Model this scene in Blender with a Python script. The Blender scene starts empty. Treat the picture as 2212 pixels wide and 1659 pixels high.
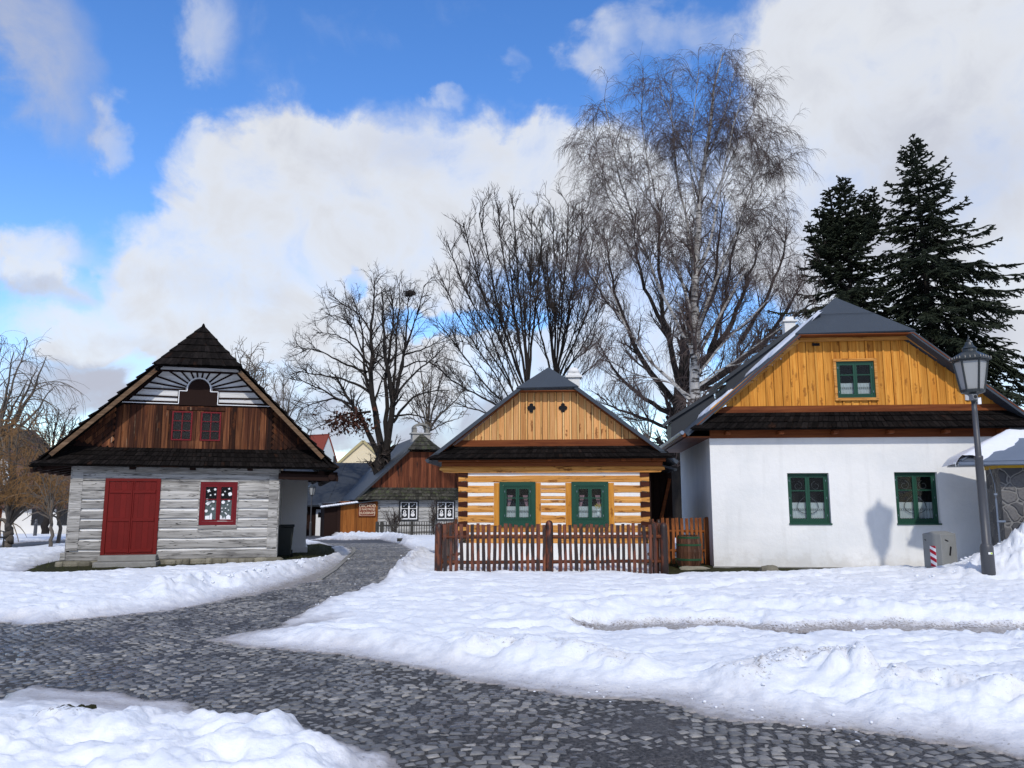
import bpy, math, random, colorsys
import numpy as np
from mathutils import Vector, Matrix
R=math.radians
S=bpy.context.scene
COL=S.collection
# ---------------------------------------------------------------- camera
F,CX,CY,H=1690.,1106.,829.5,1.6
PITCH=math.atan((1082-CY)/F)
cam=bpy.data.cameras.new('camera'); cam.lens=36*F/2212; cam.sensor_width=36; cam.clip_start=.05; cam.clip_end=6000
co=bpy.data.objects.new('camera',cam); COL.objects.link(co); co.location=(0,0,H); co.rotation_euler=(math.pi/2+PITCH,0,0)
S.camera=co
# ---------------------------------------------------------------- light
SUN_EL,SUN_AZ=R(39.5),R(3.5)           # azimuth to the right of straight behind the camera
sd=Vector((math.sin(SUN_AZ)*math.cos(SUN_EL),-math.cos(SUN_AZ)*math.cos(SUN_EL),math.sin(SUN_EL)))
sl=bpy.data.lights.new('sun','SUN'); sl.energy=3.15; sl.angle=R(1.6); sl.color=(1,.94,.86)
so=bpy.data.objects.new('sun',sl); COL.objects.link(so); so.rotation_euler=sd.to_track_quat('Z','Y').to_euler(); so.location=(3,-8,20)
S.view_settings.view_transform='Standard'; S.view_settings.look='None'; S.view_settings.exposure=-.27; S.view_settings.gamma=1
S.cycles.max_bounces=5; S.cycles.diffuse_bounces=3; S.cycles.glossy_bounces=3; S.cycles.transmission_bounces=4; S.cycles.transparent_max_bounces=8
S.cycles.caustics_reflective=False; S.cycles.caustics_refractive=False
W=bpy.data.worlds.new('World'); S.world=W; W.use_nodes=True
def nd(nt,t,ins=None,**kw):
    n=nt.nodes.new('ShaderNode'+t)
    for k,v in kw.items(): setattr(n,k,v)
    for k,v in (ins or {}).items():
        s=n.inputs[k]
        if isinstance(v,bpy.types.NodeSocket): nt.links.new(v,s)
        elif isinstance(v,bpy.types.Node): nt.links.new(v.outputs[0],s)
        else:
            if s.type=='RGBA' and len(v)==3: v=(*v,1)
            s.default_value=v
    return n
def mth(nt,op,a,b=None,c=None,clamp=False):
    d={0:a}
    if b is not None: d[1]=b
    if c is not None: d[2]=c
    n=nd(nt,'Math',d,operation=op); n.use_clamp=clamp; return n.outputs[0]
def mix(nt,f,a,b,bt='MIX'):
    n=nt.nodes.new('ShaderNodeMix'); n.data_type='RGBA'; n.blend_type=bt
    for s,v in ((n.inputs[0],f),(n.inputs[6],a),(n.inputs[7],b)):
        if isinstance(v,bpy.types.NodeSocket): nt.links.new(v,s)
        else: s.default_value=(*v,1) if (not isinstance(v,(int,float)) and len(v)==3) else v
    return n.outputs[2]
def smooth(nt,x,a,b,lo=0.,hi=1.):
    n=nd(nt,'MapRange',{0:x,1:a,2:b,3:lo,4:hi},interpolation_type='SMOOTHSTEP'); return n.outputs[0]
def ray(px,py):
    x=(px-CX)/F; z=-(py-CY)/F; c,s=math.cos(PITCH),math.sin(PITCH)
    return (x,c-s*z,s+c*z)
def sky():
    nt=W.node_tree; nt.nodes.clear()
    geo=nd(nt,'TexCoord'); sep=nd(nt,'SeparateXYZ',{0:geo.outputs['Generated']})
    x,y,z=sep.outputs
    az=mth(nt,'ARCTAN2',x,y); el=mth(nt,'ARCSINE',z)
    uv=nd(nt,'CombineXYZ',{0:az,1:el,2:0.}).outputs[0]
    n1=nd(nt,'TexNoise',{'Vector':geo.outputs['Generated'],'Scale':4.2,'Detail':9.,'Roughness':.56,'Distortion':.25})
    n2=nd(nt,'TexNoise',{'Vector':geo.outputs['Generated'],'Scale':13.,'Detail':8.,'Roughness':.6,'Distortion':.4})
    d1=nd(nt,'VectorMath',{0:n1.outputs['Color'],1:(.5,.5,.5)},operation='SUBTRACT').outputs[0]
    d1=nd(nt,'VectorMath',{0:d1,1:(.24,.20,0)},operation='MULTIPLY').outputs[0]
    d2=nd(nt,'VectorMath',{0:n2.outputs['Color'],1:(.5,.5,.5)},operation='SUBTRACT').outputs[0]
    d2=nd(nt,'VectorMath',{0:d2,1:(.075,.07,0)},operation='MULTIPLY').outputs[0]
    uv=nd(nt,'VectorMath',{0:nd(nt,'VectorMath',{0:uv,1:d1},operation='ADD').outputs[0],1:d2},operation='ADD').outputs[0]
    def blobs(lst,base):
        acc=base
        for (cx,cy,rx,ry,w) in lst:
            r=Vector(ray(cx,cy)).normalized(); u,v=math.atan2(r.x,r.y),math.asin(r.z)
            k=F*(1+((cx-CX)**2+(cy-CY)**2)/F/F)
            a=nd(nt,'VectorMath',{0:uv,1:(u,v,0)},operation='SUBTRACT').outputs[0]
            a=nd(nt,'VectorMath',{0:a,1:(k/rx,F*1.12/ry,0)},operation='MULTIPLY').outputs[0]
            l=nd(nt,'VectorMath',{0:a},operation='LENGTH').outputs['Value']
            s=smooth(nt,l,0.25,1.15,w,0.)
            acc=mth(nt,'ADD',acc,s)
        return acc
    cl=[(1980,250,560,400,1.5),(2150,600,380,320,1.1),(1850,20,430,200,1.2),(1720,420,330,330,.8),
        (880,420,400,240,1.3),(1180,330,300,110,.8),(1330,430,330,260,1.0),(420,320,150,80,.8),(680,300,160,80,.6),(440,500,300,160,1.1),(720,620,460,170,1.1),
        (330,610,230,120,.7),(260,720,420,105,1.0),(720,770,430,110,.9),(1330,760,620,200,.8),(190,790,120,45,.8),
        (50,500,150,100,.9),(60,590,170,60,.8),(180,245,75,75,.6),(495,60,110,150,.5),(50,90,200,240,.68),(560,400,170,140,.7),(1270,115,130,70,.6),(1090,140,60,45,.4),
        (1440,40,260,80,.45),(940,210,60,30,.35),(230,420,160,60,.3),
        (770,575,85,45,-1.0),(620,430,60,60,-.45),(1010,690,230,50,-1.1),(640,560,30,110,-.35),(1640,700,170,150,-.9),(120,870,330,100,.75),(780,905,620,105,1.1),(160,590,40,60,-.3),(1560,430,90,110,-.5),(1780,720,90,50,-.3)]
    cov=blobs(cl,0.0)
    # the rest of the sky: unseen cloud by noise, cover tuned for the fill light
    back=smooth(nt,mth(nt,'ABSOLUTE',az),.75,1.1)
    up=smooth(nt,el,.72,.95)
    rest=mth(nt,'MULTIPLY',mth(nt,'MAXIMUM',back,up),smooth(nt,n1.outputs[0],.40,.54,0.,.95))
    low=mth(nt,'MULTIPLY',back,smooth(nt,el,.38,.12)); rest=mth(nt,'MAXIMUM',rest,low)  # unseen low cloud bank behind the camera, added to grey the window reflections
    cov=mth(nt,'ADD',cov,rest)
    cov=mth(nt,'MINIMUM',cov,.93)
    cov=mth(nt,'ADD',cov,mth(nt,'MULTIPLY',mth(nt,'SUBTRACT',n2.outputs[0],.5),1.0))
    cov=mth(nt,'ADD',cov,mth(nt,'MULTIPLY',mth(nt,'SUBTRACT',n1.outputs[0],.5),.9))
    dens=smooth(nt,cov,.09,1.10)
    shd=blobs([(120,885,340,85,1.3),(780,925,620,85,1.15),(40,610,170,45,.6),(50,100,210,240,1.25),(1980,420,420,220,.40),(2100,700,200,60,.5),(800,330,200,60,.15),(440,600,280,60,.12),(330,760,200,40,.15),(1150,520,300,60,.1)],0.)
    shd=mth(nt,'ADD',shd,mth(nt,'MULTIPLY',back,.75)); shd=mth(nt,'ADD',shd,mth(nt,'MULTIPLY',low,.5))  # cloud behind the camera greyed so the fill light is less blue
    shd=mth(nt,'ADD',shd,mth(nt,'ADD',smooth(nt,n2.outputs[0],.40,.66,0.,.30),smooth(nt,n1.outputs[0],.45,.62,0.,.18))); shd=mth(nt,'MINIMUM',shd,1.3)
    skyt=nd(nt,'TexSky',sky_type='NISHITA'); skyt.sun_disc=False; skyt.sun_elevation=SUN_EL; skyt.sun_rotation=math.pi-SUN_AZ; skyt.altitude=300; skyt.ozone_density=1.6; skyt.dust_density=.3; skyt.air_density=1.
    hs=nd(nt,'HueSaturation',{'Hue':.510,'Saturation':1.30,'Value':1.85,'Color':skyt.outputs[0]})
    ccol=mix(nt,shd,(6.7,6.92,7.25),(4.1,4.35,5.2))
    col=mix(nt,dens,hs.outputs[0],ccol)
    below=smooth(nt,z,-.06,0.0)
    col=mix(nt,below,(2.2,2.3,2.4),col)
    bg=nd(nt,'Background',{0:col,1:.15}); nt.links.new(bg.outputs[0],nd(nt,'OutputWorld').inputs[0])
sky()
W.cycles.sampling_method='MANUAL'; W.cycles.sample_map_resolution=512
# ---------------------------------------------------------------- pixels of the photo -> places
def at(px,py,Y):
    r=ray(px,py);t=Y/r[1];return Vector((r[0]*t,Y,H+r[2]*t))
def gz(y):
    a=max(0.,y-22.); return -.03*(a*a/(a+4.)) if a>0 else 0.
def gr(px,py):
    r=ray(px,py); Y=20.
    for _ in range(60):
        t=(gz(Y)-H)/r[2] if r[2]<-1e-4 else 60
        Y+= .5*(r[1]*t-Y)
        Y=min(Y,120)
    return (r[0]/r[1]*Y,Y)
# ---------------------------------------------------------------- noise
def _perm(seed):
    r=np.random.RandomState(seed); p=r.permutation(512); a=r.rand(512)*2*np.pi
    return p,np.cos(a),np.sin(a)
def perlin(x,y,seed=0):
    p,gx,gy=_perm(seed); xi=np.floor(x).astype(int); yi=np.floor(y).astype(int); xf=x-xi; yf=y-yi
    u=xf*xf*xf*(xf*(xf*6-15)+10); v=yf*yf*yf*(yf*(yf*6-15)+10)
    def g(i,j,a,b):
        h=p[(p[i&511]+j)&511]; return gx[h]*a+gy[h]*b
    n00=g(xi,yi,xf,yf);n10=g(xi+1,yi,xf-1,yf);n01=g(xi,yi+1,xf,yf-1);n11=g(xi+1,yi+1,xf-1,yf-1)
    return ((n00*(1-u)+n10*u)*(1-v)+(n01*(1-u)+n11*u)*v)*1.5
def fbm(x,y,seed=0,o=4,g=.5):
    s=0;a=1.;t=0
    for i in range(o): s=s+a*perlin(x,y,seed+i*7); t+=a; a*=g; x=x*2.03+11.3; y=y*2.03+5.1
    return s/t
def billow(x,y,seed=0,o=4,g=.5):
    s=0;a=1.;t=0
    for i in range(o): s=s+a*np.abs(perlin(x,y,seed+i*7)); t+=a; a*=g; x=x*2.03+11.3; y=y*2.03+5.1
    return s/t
# ---------------------------------------------------------------- object helpers
def tag(o,label=None,cat=None,group=None,kind=None):
    for k,v in (('label',label),('category',cat),('group',group),('kind',kind)):
        if v: o[k]=v
    return o
def empty(name,loc=(0,0,0),rz=0,label=None,cat=None,group=None):
    o=bpy.data.objects.new(name,None); COL.objects.link(o); o.location=loc; o.rotation_euler=(0,0,rz); o.empty_display_size=.2
    return tag(o,label,cat,group)
def npmesh(name,V,Fq,mat,parent=None,smooth_=False,var=None,loc=None,attrs=None):
    me=bpy.data.meshes.new(name); V=np.asarray(V,np.float32); Fq=np.asarray(Fq,np.int32)
    me.vertices.add(len(V)); me.vertices.foreach_set('co',V.ravel())
    n,k=Fq.shape; me.loops.add(n*k); me.loops.foreach_set('vertex_index',Fq.ravel())
    me.polygons.add(n); me.polygons.foreach_set('loop_start',np.arange(0,n*k,k,dtype=np.int32)); me.polygons.foreach_set('loop_total',np.full(n,k,np.int32))
    if smooth_: me.polygons.foreach_set('use_smooth',np.ones(n,bool))
    me.update(calc_edges=True)
    if var is not None: me.attributes.new('var','FLOAT','FACE').data.foreach_set('value',np.asarray(var,np.float32))
    for k_,a in (attrs or {}).items(): me.attributes.new(k_,'FLOAT','POINT').data.foreach_set('value',np.asarray(a,np.float32))
    me.materials.append(mat); o=bpy.data.objects.new(name,me); COL.objects.link(o); o.parent=parent
    if loc is not None: o.location=loc
    return o
class MB:
    def __init__(s,seed=1): s.v=[];s.f=[];s.c=[];s.r=random.Random(seed)
    def add(s,vs,fs,var=None):
        b=len(s.v); s.v+= [tuple(v) for v in vs]; s.f+=[tuple(i+b for i in f) for f in fs]
        v=s.r.random() if var is None else var; s.c+=[v]*len(fs); return s
    def box(s,x0,x1,y0,y1,z0,z1,var=None,M=None):
        vs=[Vector(p) for p in ((x0,y0,z0),(x1,y0,z0),(x1,y1,z0),(x0,y1,z0),(x0,y0,z1),(x1,y0,z1),(x1,y1,z1),(x0,y1,z1))]
        if M is not None: vs=[M@v for v in vs]
        return s.add(vs,((0,3,2,1),(4,5,6,7),(0,1,5,4),(1,2,6,5),(2,3,7,6),(3,0,4,7)),var)
    def cbox(s,x0,x1,y0,y1,z0,z1,b=.008,var=None,M=None):   # box with chamfered long edges
        vs=[];fs=[]
        for y,i in ((y0,b),(y0+b,0),(y1,0)):
            vs+=[(x0+i,y,z0+i),(x1-i,y,z0+i),(x1-i,y,z1-i),(x0+i,y,z1-i)]
        fs=[(0,1,2,3)]+[(a+k,4+a+k,4+(k+1)%4+a,(k+1)%4+a) for a in (0,4) for k in range(4)]+[(11,10,9,8)]
        vs=[Vector(v) for v in vs]
        if M is not None: vs=[M@v for v in vs]
        return s.add(vs,fs,var)
    def beam(s,p0,p1,w,h,up=(0,0,1),var=None):
        p0,p1=Vector(p0),Vector(p1); d=(p1-p0).normalized(); sx=d.cross(Vector(up)).normalized(); u=sx.cross(d).normalized()
        vs=[p+sx*a*w/2+u*b*h/2 for p in (p0,p1) for a,b in ((-1,-1),(1,-1),(1,1),(-1,1))]
        return s.add(vs,((0,1,2,3),(7,6,5,4),(0,4,5,1),(1,5,6,2),(2,6,7,3),(3,7,4,0)),var)
    def prism(s,pts,y0,y1,var=None,ax='y'):
        n=len(pts)
        f=(lambda a,b,y:(a,y,b)) if ax=='y' else ((lambda a,b,y:(y,a,b)) if ax=='x' else (lambda a,b,y:(a,b,y)))
        vs=[f(a,b,y0) for a,b in pts]+[f(a,b,y1) for a,b in pts]
        return s.add(vs,[tuple(range(n)),tuple(range(2*n-1,n-1,-1))]+[(i,i+n,(i+1)%n+n,(i+1)%n) for i in range(n)],var)
    def slab(s,pts,t,var=None):   # polygon in space, thickened along -normal
        pts=[Vector(p) for p in pts]; n=Vector((0,0,0))
        for i in range(len(pts)): n+=pts[i].cross(pts[(i+1)%len(pts)])
        n.normalize(); m=len(pts)
        if n.z<0 or (abs(n.z)<1e-6 and n.y>0): n=-n
        vs=pts+[p-n*t for p in pts]
        return s.add(vs,[tuple(range(m)),tuple(range(2*m-1,m-1,-1))]+[(i,i+m,(i+1)%m+m,(i+1)%m) for i in range(m)],var)
    def lathe(s,prof,c=(0,0,0),n=16,var=None,M=None,jit=0):
        vs=[];fs=[]
        for r,z in prof:
            for k in range(n):
                a=2*math.pi*k/n; v=Vector((c[0]+r*math.cos(a),c[1]+r*math.sin(a),c[2]+z))
                vs.append(M@v if M is not None else v)
        for i in range(len(prof)-1):
            for k in range(n): fs.append((i*n+k,i*n+(k+1)%n,(i+1)*n+(k+1)%n,(i+1)*n+k))
        fs.append(tuple(range(n-1,-1,-1))); fs.append(tuple(range((len(prof)-1)*n,len(prof)*n)))
        return s.add(vs,fs,var)
    def tube(s,pts,r,n=8,var=None,closed=True):
        pts=[Vector(p) for p in pts]; rr=r if isinstance(r,(list,tuple)) else [r]*len(pts); vs=[];fs=[]
        for i,p in enumerate(pts):
            d=(pts[min(i+1,len(pts)-1)]-pts[max(i-1,0)]).normalized(); a=d.cross(Vector((.13,.21,1)) if abs(d.z)<.9 else Vector((1,.1,0))).normalized(); b=d.cross(a)
            vs+=[p+(a*math.cos(2*math.pi*k/n)+b*math.sin(2*math.pi*k/n))*rr[i] for k in range(n)]
        for i in range(len(pts)-1):
            for k in range(n): fs.append((i*n+k,(i+1)*n+k,(i+1)*n+(k+1)%n,i*n+(k+1)%n))
        fs.append(tuple(range(n))); fs.append(tuple(range(len(vs)-1,len(vs)-1-n,-1)))
        return s.add(vs,fs,var)
    def log(s,x0,x1,y0,y1,z0,z1,amp=.008,step=.22,b=.02,var=None,seed=None):
        # hewn log along x: wavy upper and lower arris, chamfered front
        r=s.r; n=max(2,int((x1-x0)/step)); vs=[];fs=[]
        lo=hi=fr=0
        for i in range(n+1):
            x=x0+(x1-x0)*i/n; lo=lo*.6+r.uniform(-amp,amp); hi=hi*.6+r.uniform(-amp,amp); fr=fr*.6+r.uniform(-amp,amp)*.6
            a,c=z0+lo,z1+hi; yf=y0+fr
            vs+=[(x,y1,a),(x,yf+b,a),(x,yf,a+b),(x,yf-.002,(a+c)/2),(x,yf,c-b),(x,yf+b,c),(x,y1,c)]
        for i in range(n):
            for k in range(6): fs.append((i*7+k,i*7+k+1,(i+1)*7+k+1,(i+1)*7+k))
        fs+=[tuple(range(6,-1,-1)),tuple(range(n*7,n*7+7))]
        return s.add(vs,[tuple(reversed(f)) for f in fs],var)
    def shingles(s,A,B,C,D,nc,w,t=.022,jit=.012,lap=1.12):
        # courses of boards from the lower edge A-B to the upper edge D-C
        A,B,C,D=map(Vector,(A,B,C,D)); r=s.r
        n=(B-A).cross(D-A).normalized()
        if n.z<0: n=-n
        for c in range(nc):
            f0,f1=c/nc,min(1.,(c+lap)/nc); P0,P1=A.lerp(D,f0),B.lerp(C,f0); Q0,Q1=A.lerp(D,f1),B.lerp(C,f1)
            L=(P1-P0).length; m=max(1,int(round(L/w))); cuts=[0]+sorted(min(.995,max(.005,(k+r.uniform(-.22,.22))/m)) for k in range(1,m))+[1]
            cv=r.uniform(-.12,.12)
            for k in range(len(cuts)-1):
                g=.0008; a,b_=cuts[k]+g,cuts[k+1]-g; dn=(P0-Q0).normalized()*r.uniform(0,jit)
                up=t*(1+r.uniform(-.15,.35))
                p=[P0.lerp(P1,a)+dn+n*up,P0.lerp(P1,b_)+dn+n*up*(1+r.uniform(-.1,.1)),Q0.lerp(Q1,b_)+n*.004,Q0.lerp(Q1,a)+n*.004]
                q=[x-n*(t*.95) for x in p[:2]]+[x-n*.012 for x in p[2:]]
                s.add(p+q,((0,1,2,3),(7,6,5,4),(0,4,5,1),(1,5,6,2),(3,7,4,0)),min(1,max(0,r.random()*.8+.1+cv)))
        return s
    def build_each(s,name,mat,parent=None,per=6,smooth_=False,bevel=0):
        # one object for every box added
        i=0
        while i<len(s.f):
            fs=s.f[i:i+per]; lo=min(min(f) for f in fs); hi=max(max(f) for f in fs); q=MB(1)
            q.v=s.v[lo:hi+1]; q.f=[tuple(k-lo for k in f) for f in fs]; q.c=s.c[i:i+per]; q.build(name,mat,parent,smooth_,bevel); i+=per
    def build(s,name,mat,parent=None,smooth_=False,bevel=0):
        me=bpy.data.meshes.new(name); me.from_pydata(s.v,[],s.f); 
        me.attributes.new('var','FLOAT','FACE').data.foreach_set('value',np.array(s.c,np.float32))
        me.materials.append(mat)
        if smooth_: me.polygons.foreach_set('use_smooth',[True]*len(me.polygons))
        me.update(); o=bpy.data.objects.new(name,me); COL.objects.link(o); o.parent=parent
        if bevel:
            m=o.modifiers.new('bevel','BEVEL'); m.width=bevel; m.segments=2; m.limit_method='ANGLE'
        return o
# ---------------------------------------------------------------- materials
MATS={}
def mat(name):
    m=bpy.data.materials.new(name); m.use_nodes=True; nt=m.node_tree; nt.nodes.clear()
    b=nd(nt,'BsdfPrincipled'); nt.links.new(b.outputs[0],nd(nt,'OutputMaterial').inputs[0]); return m,nt,b
def link(nt,a,b): nt.links.new(a,b)
def vatt(nt,n='var'): return nd(nt,'Attribute',attribute_name=n).outputs['Fac']
def plain(name,col,rough=.6,metal=0,nscale=6,namt=.12,bump=.1,bscale=60,spec=.18,vamt=.25):
    m,nt,b=mat(name); tc=nd(nt,'TexCoord').outputs['Object']; v=vatt(nt)
    n=nd(nt,'TexNoise',{'Vector':tc,'Scale':nscale,'Detail':6.,'Roughness':.6}).outputs[0]
    k=mth(nt,'ADD',1-namt,mth(nt,'MULTIPLY',n,2*namt)); k=mth(nt,'MULTIPLY',k,mth(nt,'ADD',1-vamt/2,mth(nt,'MULTIPLY',v,vamt)))
    c=mix(nt,1.,col,nd(nt,'CombineColor',{0:k,1:k,2:k}).outputs[0],'MULTIPLY')
    link(nt,c,b.inputs['Base Color']); b.inputs['Roughness'].default_value=rough; b.inputs['Metallic'].default_value=metal; b.inputs['Specular IOR Level'].default_value=spec
    if bump:
        n2=nd(nt,'TexNoise',{'Vector':tc,'Scale':bscale,'Detail':4.}).outputs[0]
        link(nt,nd(nt,'Bump',{'Strength':bump,'Distance':.02,'Height':n2}).outputs[0],b.inputs['Normal'])
    return m
def wood(name,cols,axis='x',grain=(1.2,26.),knots=.5,rough=.55,vamt=.35,stain=None,bump=.35,kcol=(.12,.035,.01),spec=.12,ksc=1.,crack=0.):
    # cols: light, mid, dark; grain stretched along axis
    m,nt,b=mat(name); tc=nd(nt,'TexCoord').outputs['Object']; v=vatt(nt)
    off=nd(nt,'CombineXYZ',{0:mth(nt,'MULTIPLY',v,37.),1:mth(nt,'MULTIPLY',v,91.),2:mth(nt,'MULTIPLY',v,53.)}).outputs[0]
    p=nd(nt,'VectorMath',{0:tc,1:off},operation='ADD').outputs[0]
    lo,hi=grain; sc={'x':(lo,hi,hi),'y':(hi,lo,hi),'z':(hi,hi,lo)}[axis]
    q=nd(nt,'VectorMath',{0:p,1:sc},operation='MULTIPLY').outputs[0]
    g=nd(nt,'TexNoise',{'Vector':q,'Scale':1.,'Detail':7.,'Roughness':.62,'Distortion':.6}).outputs[0]
    g2=nd(nt,'TexNoise',{'Vector':nd(nt,'VectorMath',{0:q,1:(.14,.14,.14)},operation='MULTIPLY').outputs[0],'Scale':1.,'Detail':4.,'Roughness':.5}).outputs[0]
    cr=nd(nt,'ValToRGB',{0:mth(nt,'ADD',mth(nt,'MULTIPLY',g,.62),mth(nt,'MULTIPLY',g2,.38))}); e=cr.color_ramp.elements
    e[0].position=.34;e[0].color=(*cols[2],1);e[1].position=.66;e[1].color=(*cols[0],1); m_=e.new(.5); m_.color=(*cols[1],1)
    c=cr.outputs[0]
    k=mth(nt,'ADD',1-vamt/2,mth(nt,'MULTIPLY',v,vamt)); c=mix(nt,1.,c,nd(nt,'CombineColor',{0:k,1:k,2:k}).outputs[0],'MULTIPLY')
    if knots:
        ks={'x':(1.6,6.,6.),'y':(6.,1.6,6.),'z':(6.,6.,1.6)}[axis]
        kp=nd(nt,'VectorMath',{0:p,1:tuple(a*ksc for a in ks)},operation='MULTIPLY').outputs[0]
        kp=nd(nt,'VectorMath',{0:kp,1:nd(nt,'VectorMath',{0:nd(nt,'TexNoise',{'Vector':tc,'Scale':14.,'Detail':3.}).outputs['Color'],1:(.5,.5,.5)},operation='MULTIPLY').outputs[0]},operation='ADD').outputs[0]
        vo=nd(nt,'TexVoronoi',{'Vector':kp,'Scale':1.,'Randomness':1.}).outputs['Distance']
        kk=smooth(nt,vo,.10,.27,1.,0.); kk=mth(nt,'MULTIPLY',kk,knots); c=mix(nt,kk,c,kcol)
    if stain:   # (colour, scale vector, threshold lo, hi, amount)
        sc_,ss,a0,a1,am=stain
        sn=nd(nt,'TexNoise',{'Vector':nd(nt,'VectorMath',{0:p,1:ss},operation='MULTIPLY').outputs[0],'Scale':1.,'Detail':6.,'Roughness':.65}).outputs[0]
        c=mix(nt,mth(nt,'MULTIPLY',smooth(nt,sn,a0,a1),am),c,sc_)
    if crack:
        cn=nd(nt,'TexNoise',{'Vector':nd(nt,'VectorMath',{0:p,1:{'x':(.8,1,16.),'z':(16.,1,.8),'y':(1,.8,16)}[axis]},operation='MULTIPLY').outputs[0],'Scale':1.,'Detail':2.,'Distortion':.5}).outputs[0]
        cc=smooth(nt,mth(nt,'ABSOLUTE',mth(nt,'SUBTRACT',cn,.5)),.0,.02,crack,0.); c=mix(nt,cc,c,tuple(x*.25 for x in cols[2]))
    link(nt,c,b.inputs['Base Color']); b.inputs['Roughness'].default_value=rough; b.inputs['Specular IOR Level'].default_value=spec
    link(nt,nd(nt,'Bump',{'Strength':bump,'Distance':.008,'Height':g}).outputs[0],b.inputs['Normal'])
    return m
def stained():
    m,nt,b=mat('mottled_white_render'); tc=nd(nt,'TexCoord').outputs['Object']; z=nd(nt,'SeparateXYZ',{0:tc}).outputs[2]
    a=nd(nt,'TexNoise',{'Vector':tc,'Scale':.7,'Detail':6.,'Roughness':.6}).outputs[0]; n=nd(nt,'TexNoise',{'Vector':tc,'Scale':3.5,'Detail':7.,'Roughness':.65}).outputs[0]; f=nd(nt,'TexNoise',{'Vector':tc,'Scale':60.,'Detail':5.}).outputs[0]
    w=nd(nt,'TexNoise',{'Vector':nd(nt,'VectorMath',{0:tc,1:(5.,5.,.5)},operation='MULTIPLY').outputs[0],'Scale':1.,'Detail':5.}).outputs[0]
    c=mix(nt,smooth(nt,a,.4,.65),(.76,.76,.735),(.69,.70,.685)); c=mix(nt,mth(nt,'MULTIPLY',smooth(nt,w,.52,.72),.30),c,(.60,.60,.575))
    sp=smooth(nt,mth(nt,'ADD',z,mth(nt,'MULTIPLY',mth(nt,'SUBTRACT',n,.5),1.3)),.42,.0); c=mix(nt,mth(nt,'MULTIPLY',sp,.38),c,(.46,.44,.39))
    link(nt,c,b.inputs['Base Color']); b.inputs['Roughness'].default_value=.92; b.inputs['Specular IOR Level'].default_value=.08
    hh=mth(nt,'ADD',mth(nt,'MULTIPLY',n,1.),mth(nt,'MULTIPLY',f,.15)); link(nt,nd(nt,'Bump',{'Strength':.35,'Distance':.05,'Height':hh}).outputs[0],b.inputs['Normal']); return m
M={}
M['pine_v']=wood('golden_pine_upright',((.70,.345,.070),(.56,.24,.036),(.36,.125,.016)),'z',(1.1,22),.6,.5,.34,kcol=(.13,.035,.006))
M['batten']=wood('pale_batten',((.80,.52,.24),(.70,.42,.16),(.5,.24,.07)),'z',(1.1,22),.5,.55,.3)
M['pine_pale']=wood('pale_pine_upright',((.70,.385,.165),(.59,.295,.105),(.40,.165,.045)),'z',(1.1,22),.8,.55,.35,kcol=(.14,.045,.012))
M['pine_h']=wood('golden_pine_logs',((.70,.37,.115),(.58,.27,.065),(.40,.155,.03)),'x',(1.1,24),.75,.5,.25,kcol=(.13,.035,.006),crack=.8,stain=((.3,.11,.02),(1.2,5,9),.56,.7,.5))
M['redwood']=wood('red_brown_beam',((.23,.075,.022),(.16,.045,.013),(.09,.022,.007)),'x',(1.1,22),.5,.5,.35)
M['redwood_z']=wood('red_brown_board',((.30,.095,.03),(.2,.055,.016),(.1,.025,.008)),'z',(1.1,20),.5,.5,.5)
M['oldboard']=wood('weathered_red_brown_board',((.235,.092,.036),(.060,.020,.010),(.010,.006,.005)),'z',(.6,13),.5,.7,1.1,stain=((.42,.30,.2),(17,17,.9),.62,.74,.8))
M['darkbrown']=plain('dark_brown_paint',(.017,.0075,.0055),.85,vamt=.3)
M['shingle']=wood('dark_wood_shingle',((.017,.014,.013),(.0095,.008,.0075),(.004,.0035,.0035)),'y',(3,20),0,.85,.95,spec=.06,bump=.4,stain=((.045,.020,.011),(1.5,1.5,1.5),.58,.74,.5))
M['shingle_h']=M['shingle']
M['oldshingle']=wood('greenish_old_shingle',((.10,.098,.08),(.05,.048,.04),(.014,.013,.012)),'z',(2,14),0,.85,.9,stain=((.07,.09,.035),(.6,.6,3),.5,.66,.6))
M['greylog']=wood('grey_weathered_log',((.52,.505,.475),(.37,.36,.335),(.14,.133,.122)),'x',(.8,30),.45,.85,.32,kcol=(.08,.07,.06),spec=.15,crack=1.,stain=((.13,.125,.12),(.9,4,7),.5,.68,.75),bump=.6)
M['chink']=plain('limewash_chinking',(.78,.775,.75),.9,nscale=9,namt=.10,bump=.3,bscale=40,spec=.1,vamt=.06)
M['limewhite']=plain('white_plaster',(.745,.745,.72),.9,nscale=.9,namt=.06,bump=.45,bscale=45,spec=.08,vamt=.0)
M['whitewood']=wood('white_painted_board',((.72,.72,.71),(.64,.64,.63),(.48,.48,.47)),'x',(1.2,16),.25,.6,.16,bump=.2)
M['housewhite']=stained()
M['bluewhite']=plain('blue_grey_plaster',(.5,.51,.53),.9,vamt=0)  # one even blue-grey, used on the junction box
M['barge']=wood('sun_bleached_barge',((.22,.145,.09),(.13,.08,.045),(.05,.03,.02)),'x',(1.5,18),.3,.8,.4,spec=.15)
M['felt']=plain('blue_grey_roof_felt',(.050,.062,.078),.62,nscale=3,namt=.12,bump=.35,bscale=170,vamt=.1)
M['feltdark']=plain('dark_roof_sheet',(.038,.044,.052),.5,nscale=2,namt=.2,bump=.2,bscale=90,vamt=.15)
M['green']=plain('dark_green_paint',(.012,.058,.036),.38,nscale=12,namt=.12,bump=.08,vamt=.12,spec=.25)
M['red']=plain('dark_red_paint',(.13,.007,.005),.55,nscale=2.2,namt=.22,bump=.2,bscale=50,vamt=.2)
M['crimson']=plain('crimson_window_paint',(.14,.008,.012),.5,nscale=6,namt=.2,vamt=.15)
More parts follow.
